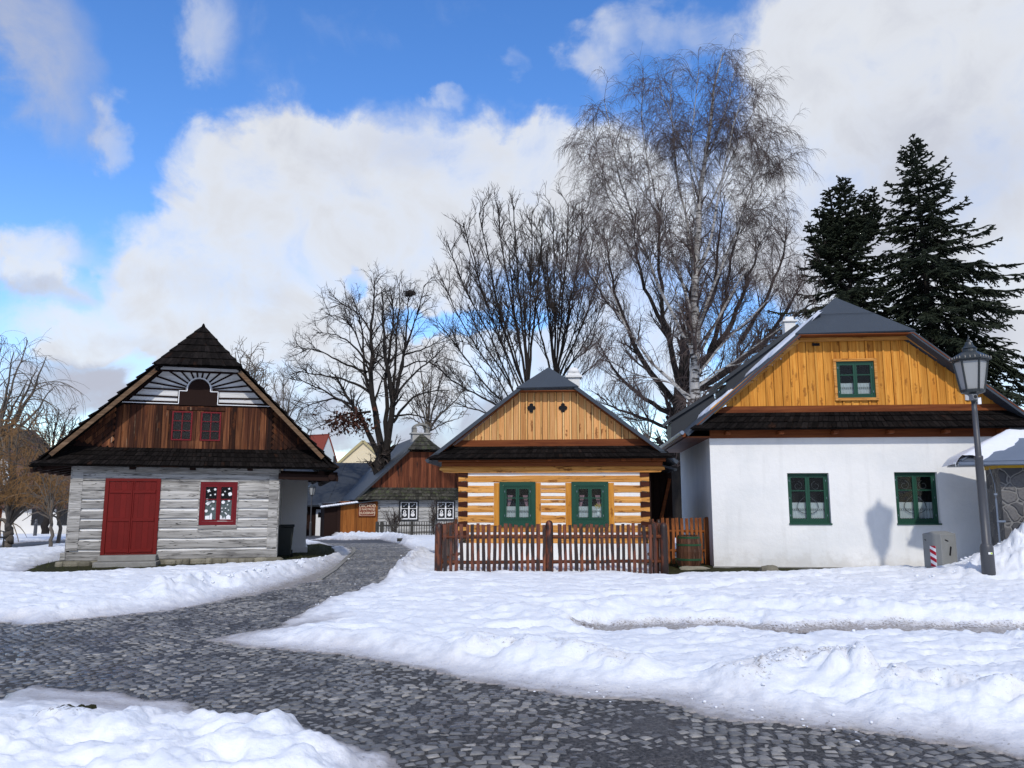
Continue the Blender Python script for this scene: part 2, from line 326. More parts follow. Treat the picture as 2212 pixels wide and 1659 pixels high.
M['stone']=plain('grey_concrete',(.25,.245,.225),.9,nscale=5,namt=.3,bump=.5,bscale=70,vamt=.2,spec=.15)
M['fieldstone']=plain('field_stone',(.20,.185,.14),.9,nscale=5,namt=.4,bump=.8,bscale=25,vamt=.7,spec=.15)
M['black']=plain('black_iron',(.012,.013,.014),.45,vamt=.1,bump=0,spec=.5)
M['iron']=plain('grey_iron_paint',(.052,.055,.062),.45,nscale=20,bump=.1,vamt=.05,spec=.5)
M['bronze']=plain('dark_green_iron',(.02,.026,.028),.4,nscale=20,bump=.1,vamt=.1,spec=.6)
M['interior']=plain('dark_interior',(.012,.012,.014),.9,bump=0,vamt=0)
M['lace']=plain('white_lace',(.62,.63,.64),.9,nscale=50,namt=.15,bump=.2,vamt=.1)
M['pinkcloth']=plain('pink_striped_cloth',(.46,.25,.29),.9,nscale=40,namt=.3,bump=.1,vamt=.7)
M['paper']=plain('white_paper',(.78,.79,.80),.8,bump=0,vamt=.05)
M['greyblind']=plain('grey_cloth_blind',(.20,.215,.21),.85,nscale=3,namt=.25,bump=.1,vamt=.1)
M['zinc']=plain('grey_zinc_sheet',(.21,.25,.31),.38,metal=.6,nscale=3,namt=.15,bump=.05,vamt=.1)
M['yellow']=plain('yellow_paint',(.55,.33,.03),.7,vamt=.1)
M['cream']=plain('cream_plaster',(.72,.62,.42),.9,nscale=1,namt=.06,vamt=0)
M['redtile']=plain('red_roof_tile',(.17,.04,.028),.8,nscale=8,namt=.35,bump=.6,bscale=9,vamt=.5)
M['signwood']=plain('brown_sign_board',(.16,.035,.018),.6,vamt=.1,bump=.1)
M['signtext']=plain('cream_sign_paint',(.72,.6,.42),.7,vamt=0,bump=0)
M['fence']=wood('stained_fence_wood',((.26,.08,.024),(.11,.028,.012),(.030,.010,.006)),'z',(.9,16),.35,.5,1.0,stain=((.012,.007,.006),(7,7,2.2),.42,.56,.93),spec=.4)
M['fencegold']=wood('orange_fence_wood',((.34,.125,.036),(.22,.070,.020),(.09,.026,.010)),'z',(.9,16),.4,.55,.5,stain=((.06,.02,.01),(8,8,1.6),.5,.65,.7))
M['fencerail']=wood('round_fence_rail',((.20,.07,.03),(.11,.035,.016),(.04,.014,.009)),'x',(.9,16),.4,.6,.3,stain=((.3,.15,.06),(3,8,8),.56,.7,.5))
M['oldfence']=plain('dark_grey_old_wood',(.05,.048,.042),.85,nscale=14,namt=.4,bump=.5,vamt=.5)
M['logend']=wood('dark_stained_log_end',((.075,.022,.011),(.045,.013,.008),(.02,.007,.005)),'x',(3,20),.2,.7,.5)
M['barrel']=wood('wet_barrel_stave',((.13,.062,.034),(.07,.033,.02),(.025,.014,.01)),'z',(1,18),.2,.45,.7,stain=((.25,.2,.15),(9,9,2),.6,.72,.6))
M['hoop']=plain('green_barrel_hoop',(.018,.065,.028),.5,nscale=15,namt=.3,vamt=.2)
M['trunkdark']=plain('dark_bark',(.022,.019,.017),.9,nscale=4,namt=.4,bump=.9,bscale=10,vamt=.1,spec=.15)
M['twigdark']=plain('dark_twigs',(.062,.05,.044),.85,nscale=.5,namt=.2,bump=0,vamt=.3,spec=.15)
M['trunkgrey']=plain('grey_bark',(.12,.105,.09),.9,nscale=4,namt=.35,bump=.8,bscale=12,vamt=.1,spec=.15)
M['twigred']=plain('reddish_birch_twigs',(.105,.08,.073),.85,nscale=.5,namt=.25,bump=0,vamt=.4,spec=.15)
M['twiggold']=plain('golden_willow_twigs',(.24,.135,.055),.8,nscale=.6,namt=.3,bump=0,vamt=.5,spec=.15)
M['twiggrey']=plain('grey_brown_twigs',(.15,.12,.085),.85,nscale=.5,namt=.3,bump=0,vamt=.4,spec=.15)
M['deadleaf']=plain('withered_leaves',(.07,.03,.02),.9,bump=0,vamt=.6)
M['needles']=plain('dark_spruce_needles',(.021,.028,.016),.8,nscale=.7,namt=.35,bump=0,vamt=.7,spec=.15)
M['redwhite_r']=plain('reflective_red',(.45,.015,.03),.4,bump=0,vamt=0)
M['white']=plain('white_gloss',(.8,.8,.8),.4,bump=0,vamt=0)
M['greyplastic']=plain('dark_grey_plastic',(.028,.032,.03),.5,vamt=.05)
M['straw']=plain('dry_yellow_flowers',(.55,.42,.13),.8,vamt=.5,bump=0)
def birch_bark():
    m,nt,b=mat('birch_bark'); tc=nd(nt,'TexCoord').outputs['Object']
    q=nd(nt,'VectorMath',{0:tc,1:(1.6,1.6,7.)},operation='MULTIPLY').outputs[0]
    n=nd(nt,'TexNoise',{'Vector':q,'Scale':1.,'Detail':5.,'Roughness':.65}).outputs[0]
    n2=nd(nt,'TexNoise',{'Vector':tc,'Scale':.35,'Detail':2.}).outputs[0]
    f=smooth(nt,mth(nt,'ADD',n,mth(nt,'MULTIPLY',n2,.25)),.64,.72)
    link(nt,mix(nt,f,(.40,.39,.37),(.035,.03,.027)),b.inputs['Base Color']); b.inputs['Roughness'].default_value=.8
    link(nt,nd(nt,'Bump',{'Strength':.5,'Distance':.03,'Height':n}).outputs[0],b.inputs['Normal']); return m
M['birch']=birch_bark()
def glass():
    m=bpy.data.materials.new('window_glass'); m.use_nodes=True; nt=m.node_tree; nt.nodes.clear()
    tc=nd(nt,'TexCoord').outputs['Object']
    n=nd(nt,'TexNoise',{'Vector':tc,'Scale':2.2,'Detail':2.}).outputs[0]
    bp=nd(nt,'Bump',{'Strength':.12,'Distance':.05,'Height':n}).outputs[0]
    gl=nd(nt,'BsdfGlossy',{'Color':(1,1,1),'Roughness':.02,'Normal':bp}); tr=nd(nt,'BsdfTransparent',{'Color':(.86,.9,.9)})
    fr=nd(nt,'Fresnel',{'IOR':1.5}); f=mth(nt,'MULTIPLY',fr.outputs[0],.38,clamp=True)
    mx=nd(nt,'MixShader',{0:f,1:tr.outputs[0],2:gl.outputs[0]}); link(nt,mx.outputs[0],nd(nt,'OutputMaterial').inputs[0]); return m
M['glass']=glass()
def frosted():
    m,nt,b=mat('frosted_lamp_glass'); b.inputs['Base Color'].default_value=(.42,.43,.42,1); b.inputs['Roughness'].default_value=.35; b.inputs['Transmission Weight'].default_value=.25
    return m
M['lampglass']=frosted()
def snowmat():
    m,nt,b=mat('old_snow'); tc=nd(nt,'TexCoord').outputs['Object']; th=vatt(nt,'thick'); di=vatt(nt,'dirt')
    n=nd(nt,'TexNoise',{'Vector':tc,'Scale':5.,'Detail':7.,'Roughness':.65}).outputs[0]
    n2=nd(nt,'TexNoise',{'Vector':tc,'Scale':30.,'Detail':6.,'Roughness':.7}).outputs[0]
    nb=nd(nt,'TexNoise',{'Vector':tc,'Scale':16.,'Detail':5.,'Roughness':.6}).outputs[0]
    c=mix(nt,smooth(nt,n,.3,.7),(.75,.79,.84),(.83,.85,.87))
    # grit frozen into the thin edge, brown flecks in the ploughed ridges
    edge=smooth(nt,mth(nt,'ADD',th,mth(nt,'MULTIPLY',mth(nt,'SUBTRACT',n,.5),.9)),.0,.62,1.,0.)
    c=mix(nt,mth(nt,'MULTIPLY',edge,.68),c,(.44,.425,.44))
    c=mix(nt,mth(nt,'MULTIPLY',smooth(nt,th,.0,.10,1.,0.),.65),c,(.12,.10,.09))
    fl=smooth(nt,mth(nt,'ADD',n2,mth(nt,'MULTIPLY',di,.26)),.66,.78)
    c=mix(nt,mth(nt,'MULTIPLY',fl,mth(nt,'MINIMUM',mth(nt,'MULTIPLY',di,1.4),.9)),c,(.13,.105,.08))
    c=mix(nt,mth(nt,'MULTIPLY',smooth(nt,mth(nt,'ADD',n,mth(nt,'MULTIPLY',di,.15)),.5,.68),mth(nt,'MINIMUM',mth(nt,'MULTIPLY',di,.6),.45)),c,(.42,.39,.36))
    link(nt,c,b.inputs['Base Color']); link(nt,smooth(nt,edge,.2,1.,.7,.28),b.inputs['Roughness']); b.inputs['Specular IOR Level'].default_value=.3
    b.inputs['Subsurface Weight'].default_value=0.
    hh=mth(nt,'ADD',mth(nt,'MULTIPLY',nb,1.),mth(nt,'MULTIPLY',n2,.35))
    link(nt,nd(nt,'Bump',{'Strength':.42,'Distance':.035,'Height':hh}).outputs[0],b.inputs['Normal']); return m
M['snow']=snowmat()
def roadmat():
    m,nt,b=mat('wet_grit_and_setts'); tc=nd(nt,'TexCoord').outputs['Object']
    n=nd(nt,'TexNoise',{'Vector':tc,'Scale':48.,'Detail':4.,'Roughness':.75}).outputs[0]; n1=nd(nt,'TexNoise',{'Vector':tc,'Scale':1.3,'Detail':5.}).outputs[0]
    c=mix(nt,smooth(nt,n,.40,.64),(.008,.008,.008),(.105,.10,.096)); c=mix(nt,mth(nt,'MULTIPLY',smooth(nt,n1,.5,.7),.4),c,(.05,.044,.036))
    link(nt,c,b.inputs['Base Color']); link(nt,smooth(nt,n1,.35,.65,.38,.8),b.inputs['Roughness'])
    link(nt,nd(nt,'Bump',{'Strength':.9,'Distance':.02,'Height':n}).outputs[0],b.inputs['Normal']); return m
M['grit']=roadmat()
def settmat():
    m,nt,b=mat('granite_setts'); tc=nd(nt,'TexCoord').outputs['Object']; v=vatt(nt)
    n=nd(nt,'TexNoise',{'Vector':tc,'Scale':45.,'Detail':6.,'Roughness':.7}).outputs[0]; n1=nd(nt,'TexNoise',{'Vector':tc,'Scale':1.1,'Detail':6.,'Roughness':.6}).outputs[0]
    cr=nd(nt,'ValToRGB',{0:v}); e=cr.color_ramp.elements; e[0].color=(.08,.081,.084,1); e[1].color=(.35,.335,.305,1); k=e.new(.5); k.color=(.16,.16,.158,1)
    c=mix(nt,smooth(nt,n,.35,.8,.0,.6),cr.outputs[0],(.08,.078,.076)); c=mix(nt,mth(nt,'MULTIPLY',smooth(nt,n1,.48,.68),.6),c,(.07,.07,.078))
    link(nt,c,b.inputs['Base Color']); link(nt,smooth(nt,n1,.38,.6,.5,.22),b.inputs['Roughness']); b.inputs['Specular IOR Level'].default_value=.5
    link(nt,nd(nt,'Bump',{'Strength':.5,'Distance':.008,'Height':n}).outputs[0],b.inputs['Normal']); return m
M['sett']=settmat()
M['soil']=plain('dark_grassy_soil',(.032,.032,.014),.95,nscale=3,namt=.5,bump=1.,bscale=25,vamt=0,spec=.1)
M['grass']=plain('winter_grass',(.055,.07,.018),.8,nscale=2,namt=.4,bump=0,vamt=.9,spec=.15)
M['farsnow']=plain('far_snow_field',(.76,.79,.84),.8,nscale=.3,namt=.06,bump=.5,bscale=2,vamt=0)
M['asphalt']=plain('wet_grey_road',(.075,.08,.092),.6,nscale=2,namt=.25,bump=.3,vamt=0)
def rubble():
    m,nt,b=mat('rubble_masonry'); tc=nd(nt,'TexCoord').outputs['Object']
    wv=nd(nt,'VectorMath',{0:tc,1:nd(nt,'VectorMath',{0:nd(nt,'TexNoise',{'Vector':tc,'Scale':3.,'Detail':3.}).outputs['Color'],1:(.16,.16,.16)},operation='MULTIPLY').outputs[0]},operation='ADD').outputs[0]
    v1=nd(nt,'TexVoronoi',{'Vector':wv,'Scale':3.6},feature='DISTANCE_TO_EDGE').outputs['Distance']; v2=nd(nt,'TexVoronoi',{'Vector':wv,'Scale':3.6}).outputs['Color']
    n=nd(nt,'TexNoise',{'Vector':tc,'Scale':25.,'Detail':6.}).outputs[0]
    g=nd(nt,'SeparateColor',{0:v2}).outputs[0]; st=mix(nt,g,(.06,.063,.07),(.16,.155,.15)); st=mix(nt,smooth(nt,n,.4,.7,0.,.5),st,(.05,.05,.055))
    j=smooth(nt,v1,.03,.055); c=mix(nt,j,(.19,.187,.18),st); link(nt,c,b.inputs['Base Color']); b.inputs['Roughness'].default_value=.85
    hh=mth(nt,'ADD',mth(nt,'MULTIPLY',smooth(nt,v1,.02,.12),1.),mth(nt,'MULTIPLY',n,.3))
    link(nt,nd(nt,'Bump',{'Strength':.8,'Distance':.04,'Height':hh}).outputs[0],b.inputs['Normal']); return m
M['rubble']=rubble()
# ================================================================ GROUND
def px_poly(pts): return [gr(*p) if not (len(p)==3) else (p[0],p[1]) for p in pts]
S1=px_poly([(-45,9.5,0),(-14,9.6,0),(0,1345),(60,1351),(150,1341),(240,1331),(350,1321),(450,1303),(550,1283),(625,1269),(690,1252),(725,1228),(748,1207),(762,1194),(752,1184),(722,1180),(700,1172),(668,1170),(600,1172),(400,1173),(150,1175),(90,1180),(0,1190),(-60,27,0),(-60,12,0)])
S2=px_poly([(895,1199),(872,1212),(852,1231),(815,1261),(750,1286),(690,1306),(650,1326),(612,1348),(560,1362),(500,1372),(452,1385),(500,1388),(575,1401),(700,1408),(850,1431),(1000,1461),(1106,1483),(1231,1501),(1356,1508),(1481,1521),(1606,1551),(1756,1571),(1856,1578),(1981,1598),(2106,1611),(2212,1630),(4.6,4.9,0),(9,3.2,0),(45,-2,0),(45,60,0),(8,60,0),(3,26,0),(-1.2,24.3,0)])
S3=px_poly([(-25,5,0),(-8,8.0,0),(0,1511),(65,1480),(150,1493),(240,1497),(345,1513),(425,1536),(525,1551),(590,1562),(650,1580),(725,1608),(800,1628),(875,1659),(-.35,4.4,0),(.5,3.2,0),(1.5,-6,0),(-25,-6,0)])
S4=px_poly([(668,1166),(720,1165),(745,1166),(820,1164),(860,1174),(880,1184),(896,1192),(940,1196),(4,27,0),(12,40,0),(45,60,0),(45,130,0),(-9,75,0),(-13,60,0)])
S5=px_poly([(0,1178),(60,1170),(150,1166),(240,1163),(300,1162),(-22,60,0),(-75,80,0),(-75,34,0)])   # far side of the left street
G1=px_poly([(47,1237),(90,1219),(138,1209),(160,1195),(560,1175),(640,1180),(690,1174),(716,1180),(722,1190),(735,1204),(700,1207),(625,1213),(550,1219),(400,1227),(250,1236),(150,1241)])
G2=px_poly([(1430,1246),(1456,1240),(1560,1241),(1651,1239),(1760,1233),(1856,1228),(1990,1229),(1990,1205),(1436,1205)])
ICE=px_poly([(440,1384),(620,1340),(700,1330),(640,1405),(520,1393)])
def sdf(X,Y,P):
    P=np.array(P); n=len(P); d=np.full(X.shape,1e9); ins=np.zeros(X.shape,bool)
    for i in range(n):
        ax,ay=P[i]; bx,by=P[(i+1)%n]; ex,ey=bx-ax,by-ay; l=ex*ex+ey*ey+1e-9
        t=np.clip(((X-ax)*ex+(Y-ay)*ey)/l,0,1); d=np.minimum(d,(X-ax-t*ex)**2+(Y-ay-t*ey)**2)
        if abs(by-ay)>1e-9: ins^=((ay>Y)!=(by>Y))&(X<(bx-ax)*(Y-ay)/(by-ay)+ax)
    d=np.sqrt(d); return np.where(ins,d,-d)
def pline(X,Y,pts):
    P=[gr(*p) for p in pts]; d=np.full(X.shape,1e9)
    for (ax,ay),(bx,by) in zip(P,P[1:]):
        ex,ey=bx-ax,by-ay; l=ex*ex+ey*ey+1e-9; t=np.clip(((X-ax)*ex+(Y-ay)*ey)/l,0,1); d=np.minimum(d,(X-ax-t*ex)**2+(Y-ay-t*ey)**2)
    return np.sqrt(d)
def sst(x,a,b): t=np.clip((x-a)/(b-a),0,1); return t*t*(3-2*t)
def gzn(Y): a=np.maximum(Y-22.,0); return -.03*(a*a/(a+4.))
RIDGES=[([(1040,1425),(1106,1430),(1200,1437),(1280,1452),(1350,1464)],.15,.28,.45),([(1600,1497),(1640,1484),(1720,1474),(1790,1476),(1840,1490)],.14,.30,.6),([(1840,1490),(1890,1508),(1960,1522),(2060,1530),(2240,1552)],.17,.32,.45),
 ([(0,1650),(120,1618),(230,1612),(330,1600),(400,1588),(470,1592),(540,1604),(620,1622),(700,1632),(790,1655)],.14,.34,.0),([(350,1690),(500,1675),(600,1690)],.12,.4,0),
 ([(60,1335),(200,1322),(330,1306),(395,1290)],.07,.35,.1),([(360,1300),(405,1283),(440,1272),(500,1272),(560,1258),(640,1238),(700,1222),(738,1206)],.19,.28,.25),
 ([(900,1200),(880,1214),(855,1236),(820,1258)],.34,.42,.1),([(820,1258),(760,1282),(680,1312),(630,1336)],.13,.35,.1),([(722,1184),(748,1192)],.10,.25,.3),
 ([(1240,1342),(1400,1324),(1600,1328),(1750,1326),(1900,1338),(2060,1340),(2230,1345),(2900,1350)],.13,.30,.15),([(1106,1372),(1230,1376),(1400,1372),(1560,1370),(1700,1374),(1956,1364),(2100,1374),(2230,1384)],.035,.30,0),
 ([(700,1385),(800,1396),(900,1408),(1000,1420)],.08,.25,.1),([(1106,1340),(1180,1356),(1250,1368)],.1,.4,0),([(668,1170),(730,1166),(790,1162),(840,1163),(880,1176)],.3,.8,0),([(620,1163),(660,1163)],.4,1.,0)]
GROOVES=[([(1290,1364),(1406,1359),(1500,1357),(1600,1359),(1700,1366),(1756,1364),(1856,1361),(1956,1360),(2080,1364),(2230,1368),(2900,1380)],.15,.40,1.),([(1290,1380),(1500,1376),(1756,1382),(1956,1378),(2230,1388),(2900,1400)],.06,.5,0.),([(1090,1330),(1200,1316),(1330,1302),(1450,1290),(1556,1278),(1706,1258),(1956,1243)],.07,.17,.1),([(640,1452),(720,1420)],.0,.1,0)]
SLUSH=[([(520,1291),(600,1272),(670,1252),(712,1233),(742,1213)],.42,.95),([(452,1386),(540,1374),(620,1356),(680,1350)],.40,.35),([(560,1396),(700,1402),(850,1424)],.16,.4),([(1106,1476),(1231,1492),(1356,1500),(1481,1513),(1606,1540),(1756,1562),(1856,1570),(1981,1590),(2212,1622)],.20,.5),([(150,1496),(240,1502),(345,1518),(425,1542),(525,1558),(650,1588),(725,1614)],.26,.35),([(0,1510),(60,1500),(150,1515),(240,1525),(345,1545),(430,1562)],.42,.30),([(60,1480),(150,1490),(60,1500)],.25,.3)]
def snow_height(X,Y):
    wx=X+.22*fbm(X*1.7,Y*1.7,3,3); wy=Y+.16*fbm(X*1.7+9,Y*1.7,5,3)
    fine=.05*fbm(X*9,Y*9,15,2)
    d=np.maximum.reduce([sdf(wx,wy,P) for P in (S1,S2,S3,S4,S5)])+fine
    for G in (G1,G2): d=np.minimum(d,-sdf(wx,wy,G)-fine*2.)
    t=sst(d,0,.42)*.06+sst(d,.15,1.3)*.05
    k=sst(d,.1,.7)
    lump=billow(X*1.5,Y*2.0,21,4,.55); med=billow(X*4.2,Y*5.2,31,3,.5)
    pits=np.clip(fbm(X*2.0,Y*3.2,41,3),-.6,.6)
    dim=sst(fbm(X*1.7,Y*3.0,43,3),.06,.30)*(.75+.5*fbm(X*.5,Y*.5,44,2)); sm=billow(X*9,Y*9,33,2,.5)
    h=t+k*(.06*(lump-.28)+.035*(med-.25)+.010*(sm-.25)+.02*pits-.062*dim+.03)+(1-k)*sst(d,-.05,.1)*.012*fbm(X*7,Y*7,51,3)
    chunk=billow(X*3.0,Y*3.0,61,3,.42); dirt=np.zeros_like(X)
    for pts,hh,w,dd in RIDGES:
        r=pline(wx,wy,pts); g=np.exp(-(r/w)**2); h+=g*hh*(.55+.95*chunk)*sst(d,-.02,.35); dirt=np.maximum(dirt,dd*np.exp(-(r/w/.9)**2))
    for pts,hh,w,dd in GROOVES:
        r=pline(wx+.03*med,wy,pts); g=np.exp(-(r/w)**4); h-=g*hh; 
        if dd>.5: h=np.where(g>.25,np.maximum(h,.012+.012*fbm(X*8,Y*8,71,2)),h); d=np.where(g>.3,np.minimum(d,.10+.5*(1-g)),d)
        dirt=np.maximum(dirt,dd*g)
    for pts,w,dd in SLUSH:
        r=pline(wx,wy,pts); g=np.exp(-(r/w)**2)*sst(d,-.02,.05); h=h*(1-(.93 if dd>.8 else .55)*g)+.006*g; dirt=np.maximum(dirt,dd*g); d=np.where(g>.15,np.minimum(d,(.015 if dd>.8 else .06)+.42*(1-g)),d)
    # ploughed heap at the right
    gx,gy=11.95,16.15; r2=((X-gx)/2.1)**2+((Y-gy)/1.2)**2
    p=np.exp(-r2*1.3)*1.85; h+=p*(.88+.35*chunk)+sst(p,.03,.3)*(.10*(chunk-.2))
    r3=((X-9.5)/1.0)**2+((Y-15.7)/.7)**2; h+=np.exp(-r3)*.10*(.6+1.*chunk)
    # heap below the far lamp
    hx,hy=-14.6,57.5; h+=np.exp(-(((X-hx)/1.9)**2+((Y-hy)/1.6)**2))*1.3*(.8+.6*chunk)
    h=np.where(d<-.04,-.25,h)
    dirt=np.maximum(dirt,.0+.5*sst(d,.45,0.))
    dirt=np.maximum(dirt,.8*np.exp(-((X-gr(150,1598)[0])**2+(Y-gr(150,1598)[1])**2)/.10))
    return h,d,dirt
def snow_mesh():
    ny,nx=600,1080
    Y=1.8*np.exp(np.linspace(0,math.log(90/1.8),ny)); u=np.linspace(-1.02,1.02,nx)
    YY,UU=np.meshgrid(Y,u,indexing='ij'); XX=UU*(YY+1.6)
    h,d,dirt=snow_height(XX,YY); Z=h+gzn(YY)
    keep=(h>-.2); V=np.stack([XX,YY,Z],-1).reshape(-1,3)
    i=np.arange((ny-1)*(nx-1)); a=(i//(nx-1))*nx+i%(nx-1); Fq=np.stack([a,a+1,a+nx+1,a+nx],-1)
    kf=keep.ravel(); m=kf[Fq].any(1)&(h.ravel()[Fq].min(1)>-.6); Fq=Fq[m]
    used=np.zeros(len(V),bool); used[Fq.ravel()]=True; idx=np.cumsum(used)-1
    o=npmesh('snow_cover',V[used],idx[Fq],M['snow'],None,True,None,None,{'thick':d.ravel()[used],'dirt':dirt.ravel()[used]})
    o['kind']='structure'; return o
snow_mesh()
def quad_sheet(name,x0,x1,y0,y1,z,m,n=1,slope=False):
    xs=np.linspace(x0,x1,2); ys=np.linspace(y0,y1,n+1); V=[];Fq=[]
    for y in ys:
        for x in xs: V.append((x,y,z+(gz(y) if slope else 0)))
    for i in range(n): Fq.append((2*i,2*i+1,2*i+3,2*i+2))
    o=npmesh(name,V,Fq,m); o['kind']='structure'; return o
# the ground to the horizon (snow), falling gently beyond the houses
def big_ground():
    ys=[-1500,-300,-60,-12,0,10,18,22,24,26,30,36,44,54,66,80,100,130,180,300,700,3000]; xs=[-3000,-600,-140,-60,-30,-12,0,12,30,60,140,600,3000]
    V=[];Fq=[]
    for y in ys:
        for x in xs: V.append((x,y,-.045+gz(min(y,130))))
    n=len(xs)
    for j in range(len(ys)-1):
        for i in range(n-1): Fq.append((j*n+i,j*n+i+1,(j+1)*n+i+1,(j+1)*n+i))
    o=npmesh('ground',V,Fq,M['farsnow']); o['kind']='structure'
big_ground()
quad_sheet('road',-34,22,-8,38,-.022,M['grit'],32,True)
quad_sheet('street',-60,12,38,74,-.03,M['asphalt'],50,True)
def near_sheet():
    nx,ny=420,360; x=np.linspace(-10,7,nx); y=np.linspace(3.2,14,ny); YY,XX=np.meshgrid(y,x,indexing='ij')
    Z=-.0095+.006*fbm(XX*2.4,YY*2.4,81,4)+.002*fbm(XX*30,YY*30,82,2)
    V=np.stack([XX,YY,Z],-1).reshape(-1,3); i=np.arange((ny-1)*(nx-1)); a=(i//(nx-1))*nx+i%(nx-1)
    o=npmesh('road_grit',V,np.stack([a,a+1,a+nx+1,a+nx],-1),M['grit'],None,True); o['kind']='structure'
near_sheet()
def setts():
    rs=np.random.RandomState(4); p=.097; ca,sa=math.cos(R(14)),math.sin(R(14))
    s=np.arange(-34,22,p); t=np.arange(-22,44,p*.93)
    T,Sg=np.meshgrid(t,s,indexing='ij'); k=np.arange(len(t))[:,None]
    Sg=Sg+(k%2)*.5*p+rs.uniform(-.4,.4,T.shape)*p*.5; W_=1.75
    Tc=T+.27*np.abs(np.sin(np.pi*Sg/W_))+rs.uniform(-1,1,T.shape)*p*.07
    sl=.27*np.cos(np.pi*((Sg/W_)%1))*np.pi/W_
    X=Sg*ca-Tc*sa; Y=Sg*sa+Tc*ca; an=R(14)+np.arctan(sl)*.8+rs.normal(0,.075,T.shape)
    m=(Y>3.2)&(Y<38)&(X>-17)&(X<8)&(np.abs(X)<.72*Y+1.2); X,Y,an=X[m],Y[m],an[m]
    d=np.maximum.reduce([sdf(X,Y,P) for P in (S1,S2,S3,S4)]); m=(d<.42)&(sdf(X,Y,G1)<.1); X,Y,an=X[m],Y[m],an[m]; n=len(X)
    hw=p*.5*rs.uniform(.62,1.0,n); hh=p*.465*rs.uniform(.62,.96,n)
    patch=fbm(X*.62,Y*.62,91,4); sink=sst(patch+.12*sst(X,-1.5,2.)*sst(Y,9,6),.16,.55)*.010+sst(fbm(X*2.4,Y*2.4,97,3),.05,.42)*.009+(rs.rand(n)<.10)*.008
    big=.012*fbm(X*.5,Y*.5,92,2)*0
    z=rs.normal(0,.0022,n)-sink+.001
    cx=np.array([-1,1,1,-1]);cy=np.array([-1,-1,1,1]); tx=rs.normal(0,.02,n); ty=rs.normal(0,.02,n)
    V=np.zeros((n,12,3)); j=rs.uniform(-.017,.017,(n,4,2))
    for L,(ins,dz) in enumerate(((0,-.03),(.004,-.006),(.017,.0))):
        for c in range(4):
            lx=cx[c]*(hw-ins)+j[:,c,0]*(1 if L<3 else .6); ly=cy[c]*(hh-ins)+j[:,c,1]
            V[:,L*4+c,0]=X+lx*np.cos(an)-ly*np.sin(an); V[:,L*4+c,1]=Y+lx*np.sin(an)+ly*np.cos(an); V[:,L*4+c,2]=z+dz+(lx*tx+ly*ty if L else 0)
    V[:,:,2]+=gzn(V[:,:,1])
    f=np.array([[8,9,10,11]]+[[L*4+c,L*4+(c+1)%4,L*4+4+(c+1)%4,L*4+4+c] for L in (0,1) for c in range(4)])
    Fq=(f[None]+np.arange(n)[:,None,None]*12).reshape(-1,4)
    v=np.clip(rs.normal(.5,.27,n)+.35*fbm(X*.8,Y*.8,99,2),0,1)
    o=npmesh('cobblestones',V.reshape(-1,3),Fq,M['sett'],None,False,np.repeat(v,9)); o['kind']='structure'; print('setts',n)
setts()
# kerb where the snow has melted off it
def kerb():
    P=[gr(*p) for p in ((690,1253),(702,1245),(722,1232),(742,1214),(757,1200),(766,1190),(762,1183))]; m=MB(3)
    for a,b in zip(P,P[1:]):
        n=max(1,int(math.dist(a,b)/.8))
        for i in range(n):
            q=[a[k]+(b[k]-a[k])*i/n for k in (0,1)]; r=[a[k]+(b[k]-a[k])*(i+.97)/n for k in (0,1)]
            m.beam((*q,-.04+gz(q[1])),(*r,-.04+gz(r[1])),.12,.14)
    tag(m.build('kerb',M['stone'],bevel=.01),kind='structure')
kerb()
# bare ground beside the walls, with grass
def bare():
    for name,P,z in (('soil',G1,-.004),('soil_strip',G2,.0)):
        xs=[p[0] for p in P]; ys=[p[1] for p in P]; x0,x1,y0,y1=min(xs)-.3,max(xs)+.3,min(ys)-.3,max(ys)+.3
        nx,ny=140,90; X,Y=np.meshgrid(np.linspace(x0,x1,nx),np.linspace(y0,y1,ny)); d=sdf(X,Y,P)
        Z=z+gzn(Y)+.025*fbm(X*2,Y*2,5,4)*sst(d,-.1,.3)-.08*sst(d,0.05,-.3)+.012
        i=np.arange((ny-1)*(nx-1)); a=(i//(nx-1))*nx+i%(nx-1)
        o=npmesh(name,np.stack([X,Y,Z],-1).reshape(-1,3),np.stack([a,a+1,a+nx+1,a+nx],-1),M['soil'],None,True); o['kind']='structure'
    rs=np.random.RandomState(8); V=[];Fq=[];C=[]
    for P,n,dens in ((G1,16000,.09),(G2,6000,.05)):
        xs=[p[0] for p in P]; ys=[p[1] for p in P]; X=rs.uniform(min(xs),max(xs),n);Y=rs.uniform(min(ys),max(ys),n); k=(sdf(X,Y,P)>.02)&(fbm(X*1.6,Y*1.6,3,3)>-.12); X,Y=X[k],Y[k]
        n=len(X); a=rs.uniform(0,6.28,n); h=rs.uniform(.02,dens,n); w=.006; lx,ly=rs.normal(0,.025,n),rs.normal(0,.025,n); z=gzn(Y)-.01
        v=np.stack([np.stack([X-w*np.cos(a),Y-w*np.sin(a),z],-1),np.stack([X+w*np.cos(a),Y+w*np.sin(a),z],-1),np.stack([X+lx+.001,Y+ly,z+h],-1),np.stack([X+lx,Y+ly,z+h],-1)],1)
        b=sum(len(q) for q in V); V.append(v.reshape(-1,3)); Fq.append(np.arange(n*4).reshape(-1,4)+b); C.append(rs.rand(n))
    o=npmesh('grass',np.concatenate(V),np.concatenate(Fq),M['grass'],None,False,np.concatenate(C)); o['kind']='stuff'; tag(o,'short winter grass on the bare ground along the house walls','grass')
bare()
def gh(x,y):   # snow surface height at a point
    h,_,_=snow_height(np.array([[float(x)]]),np.array([[float(y)]])); return max(float(h[0,0]),-.02)+gz(y)
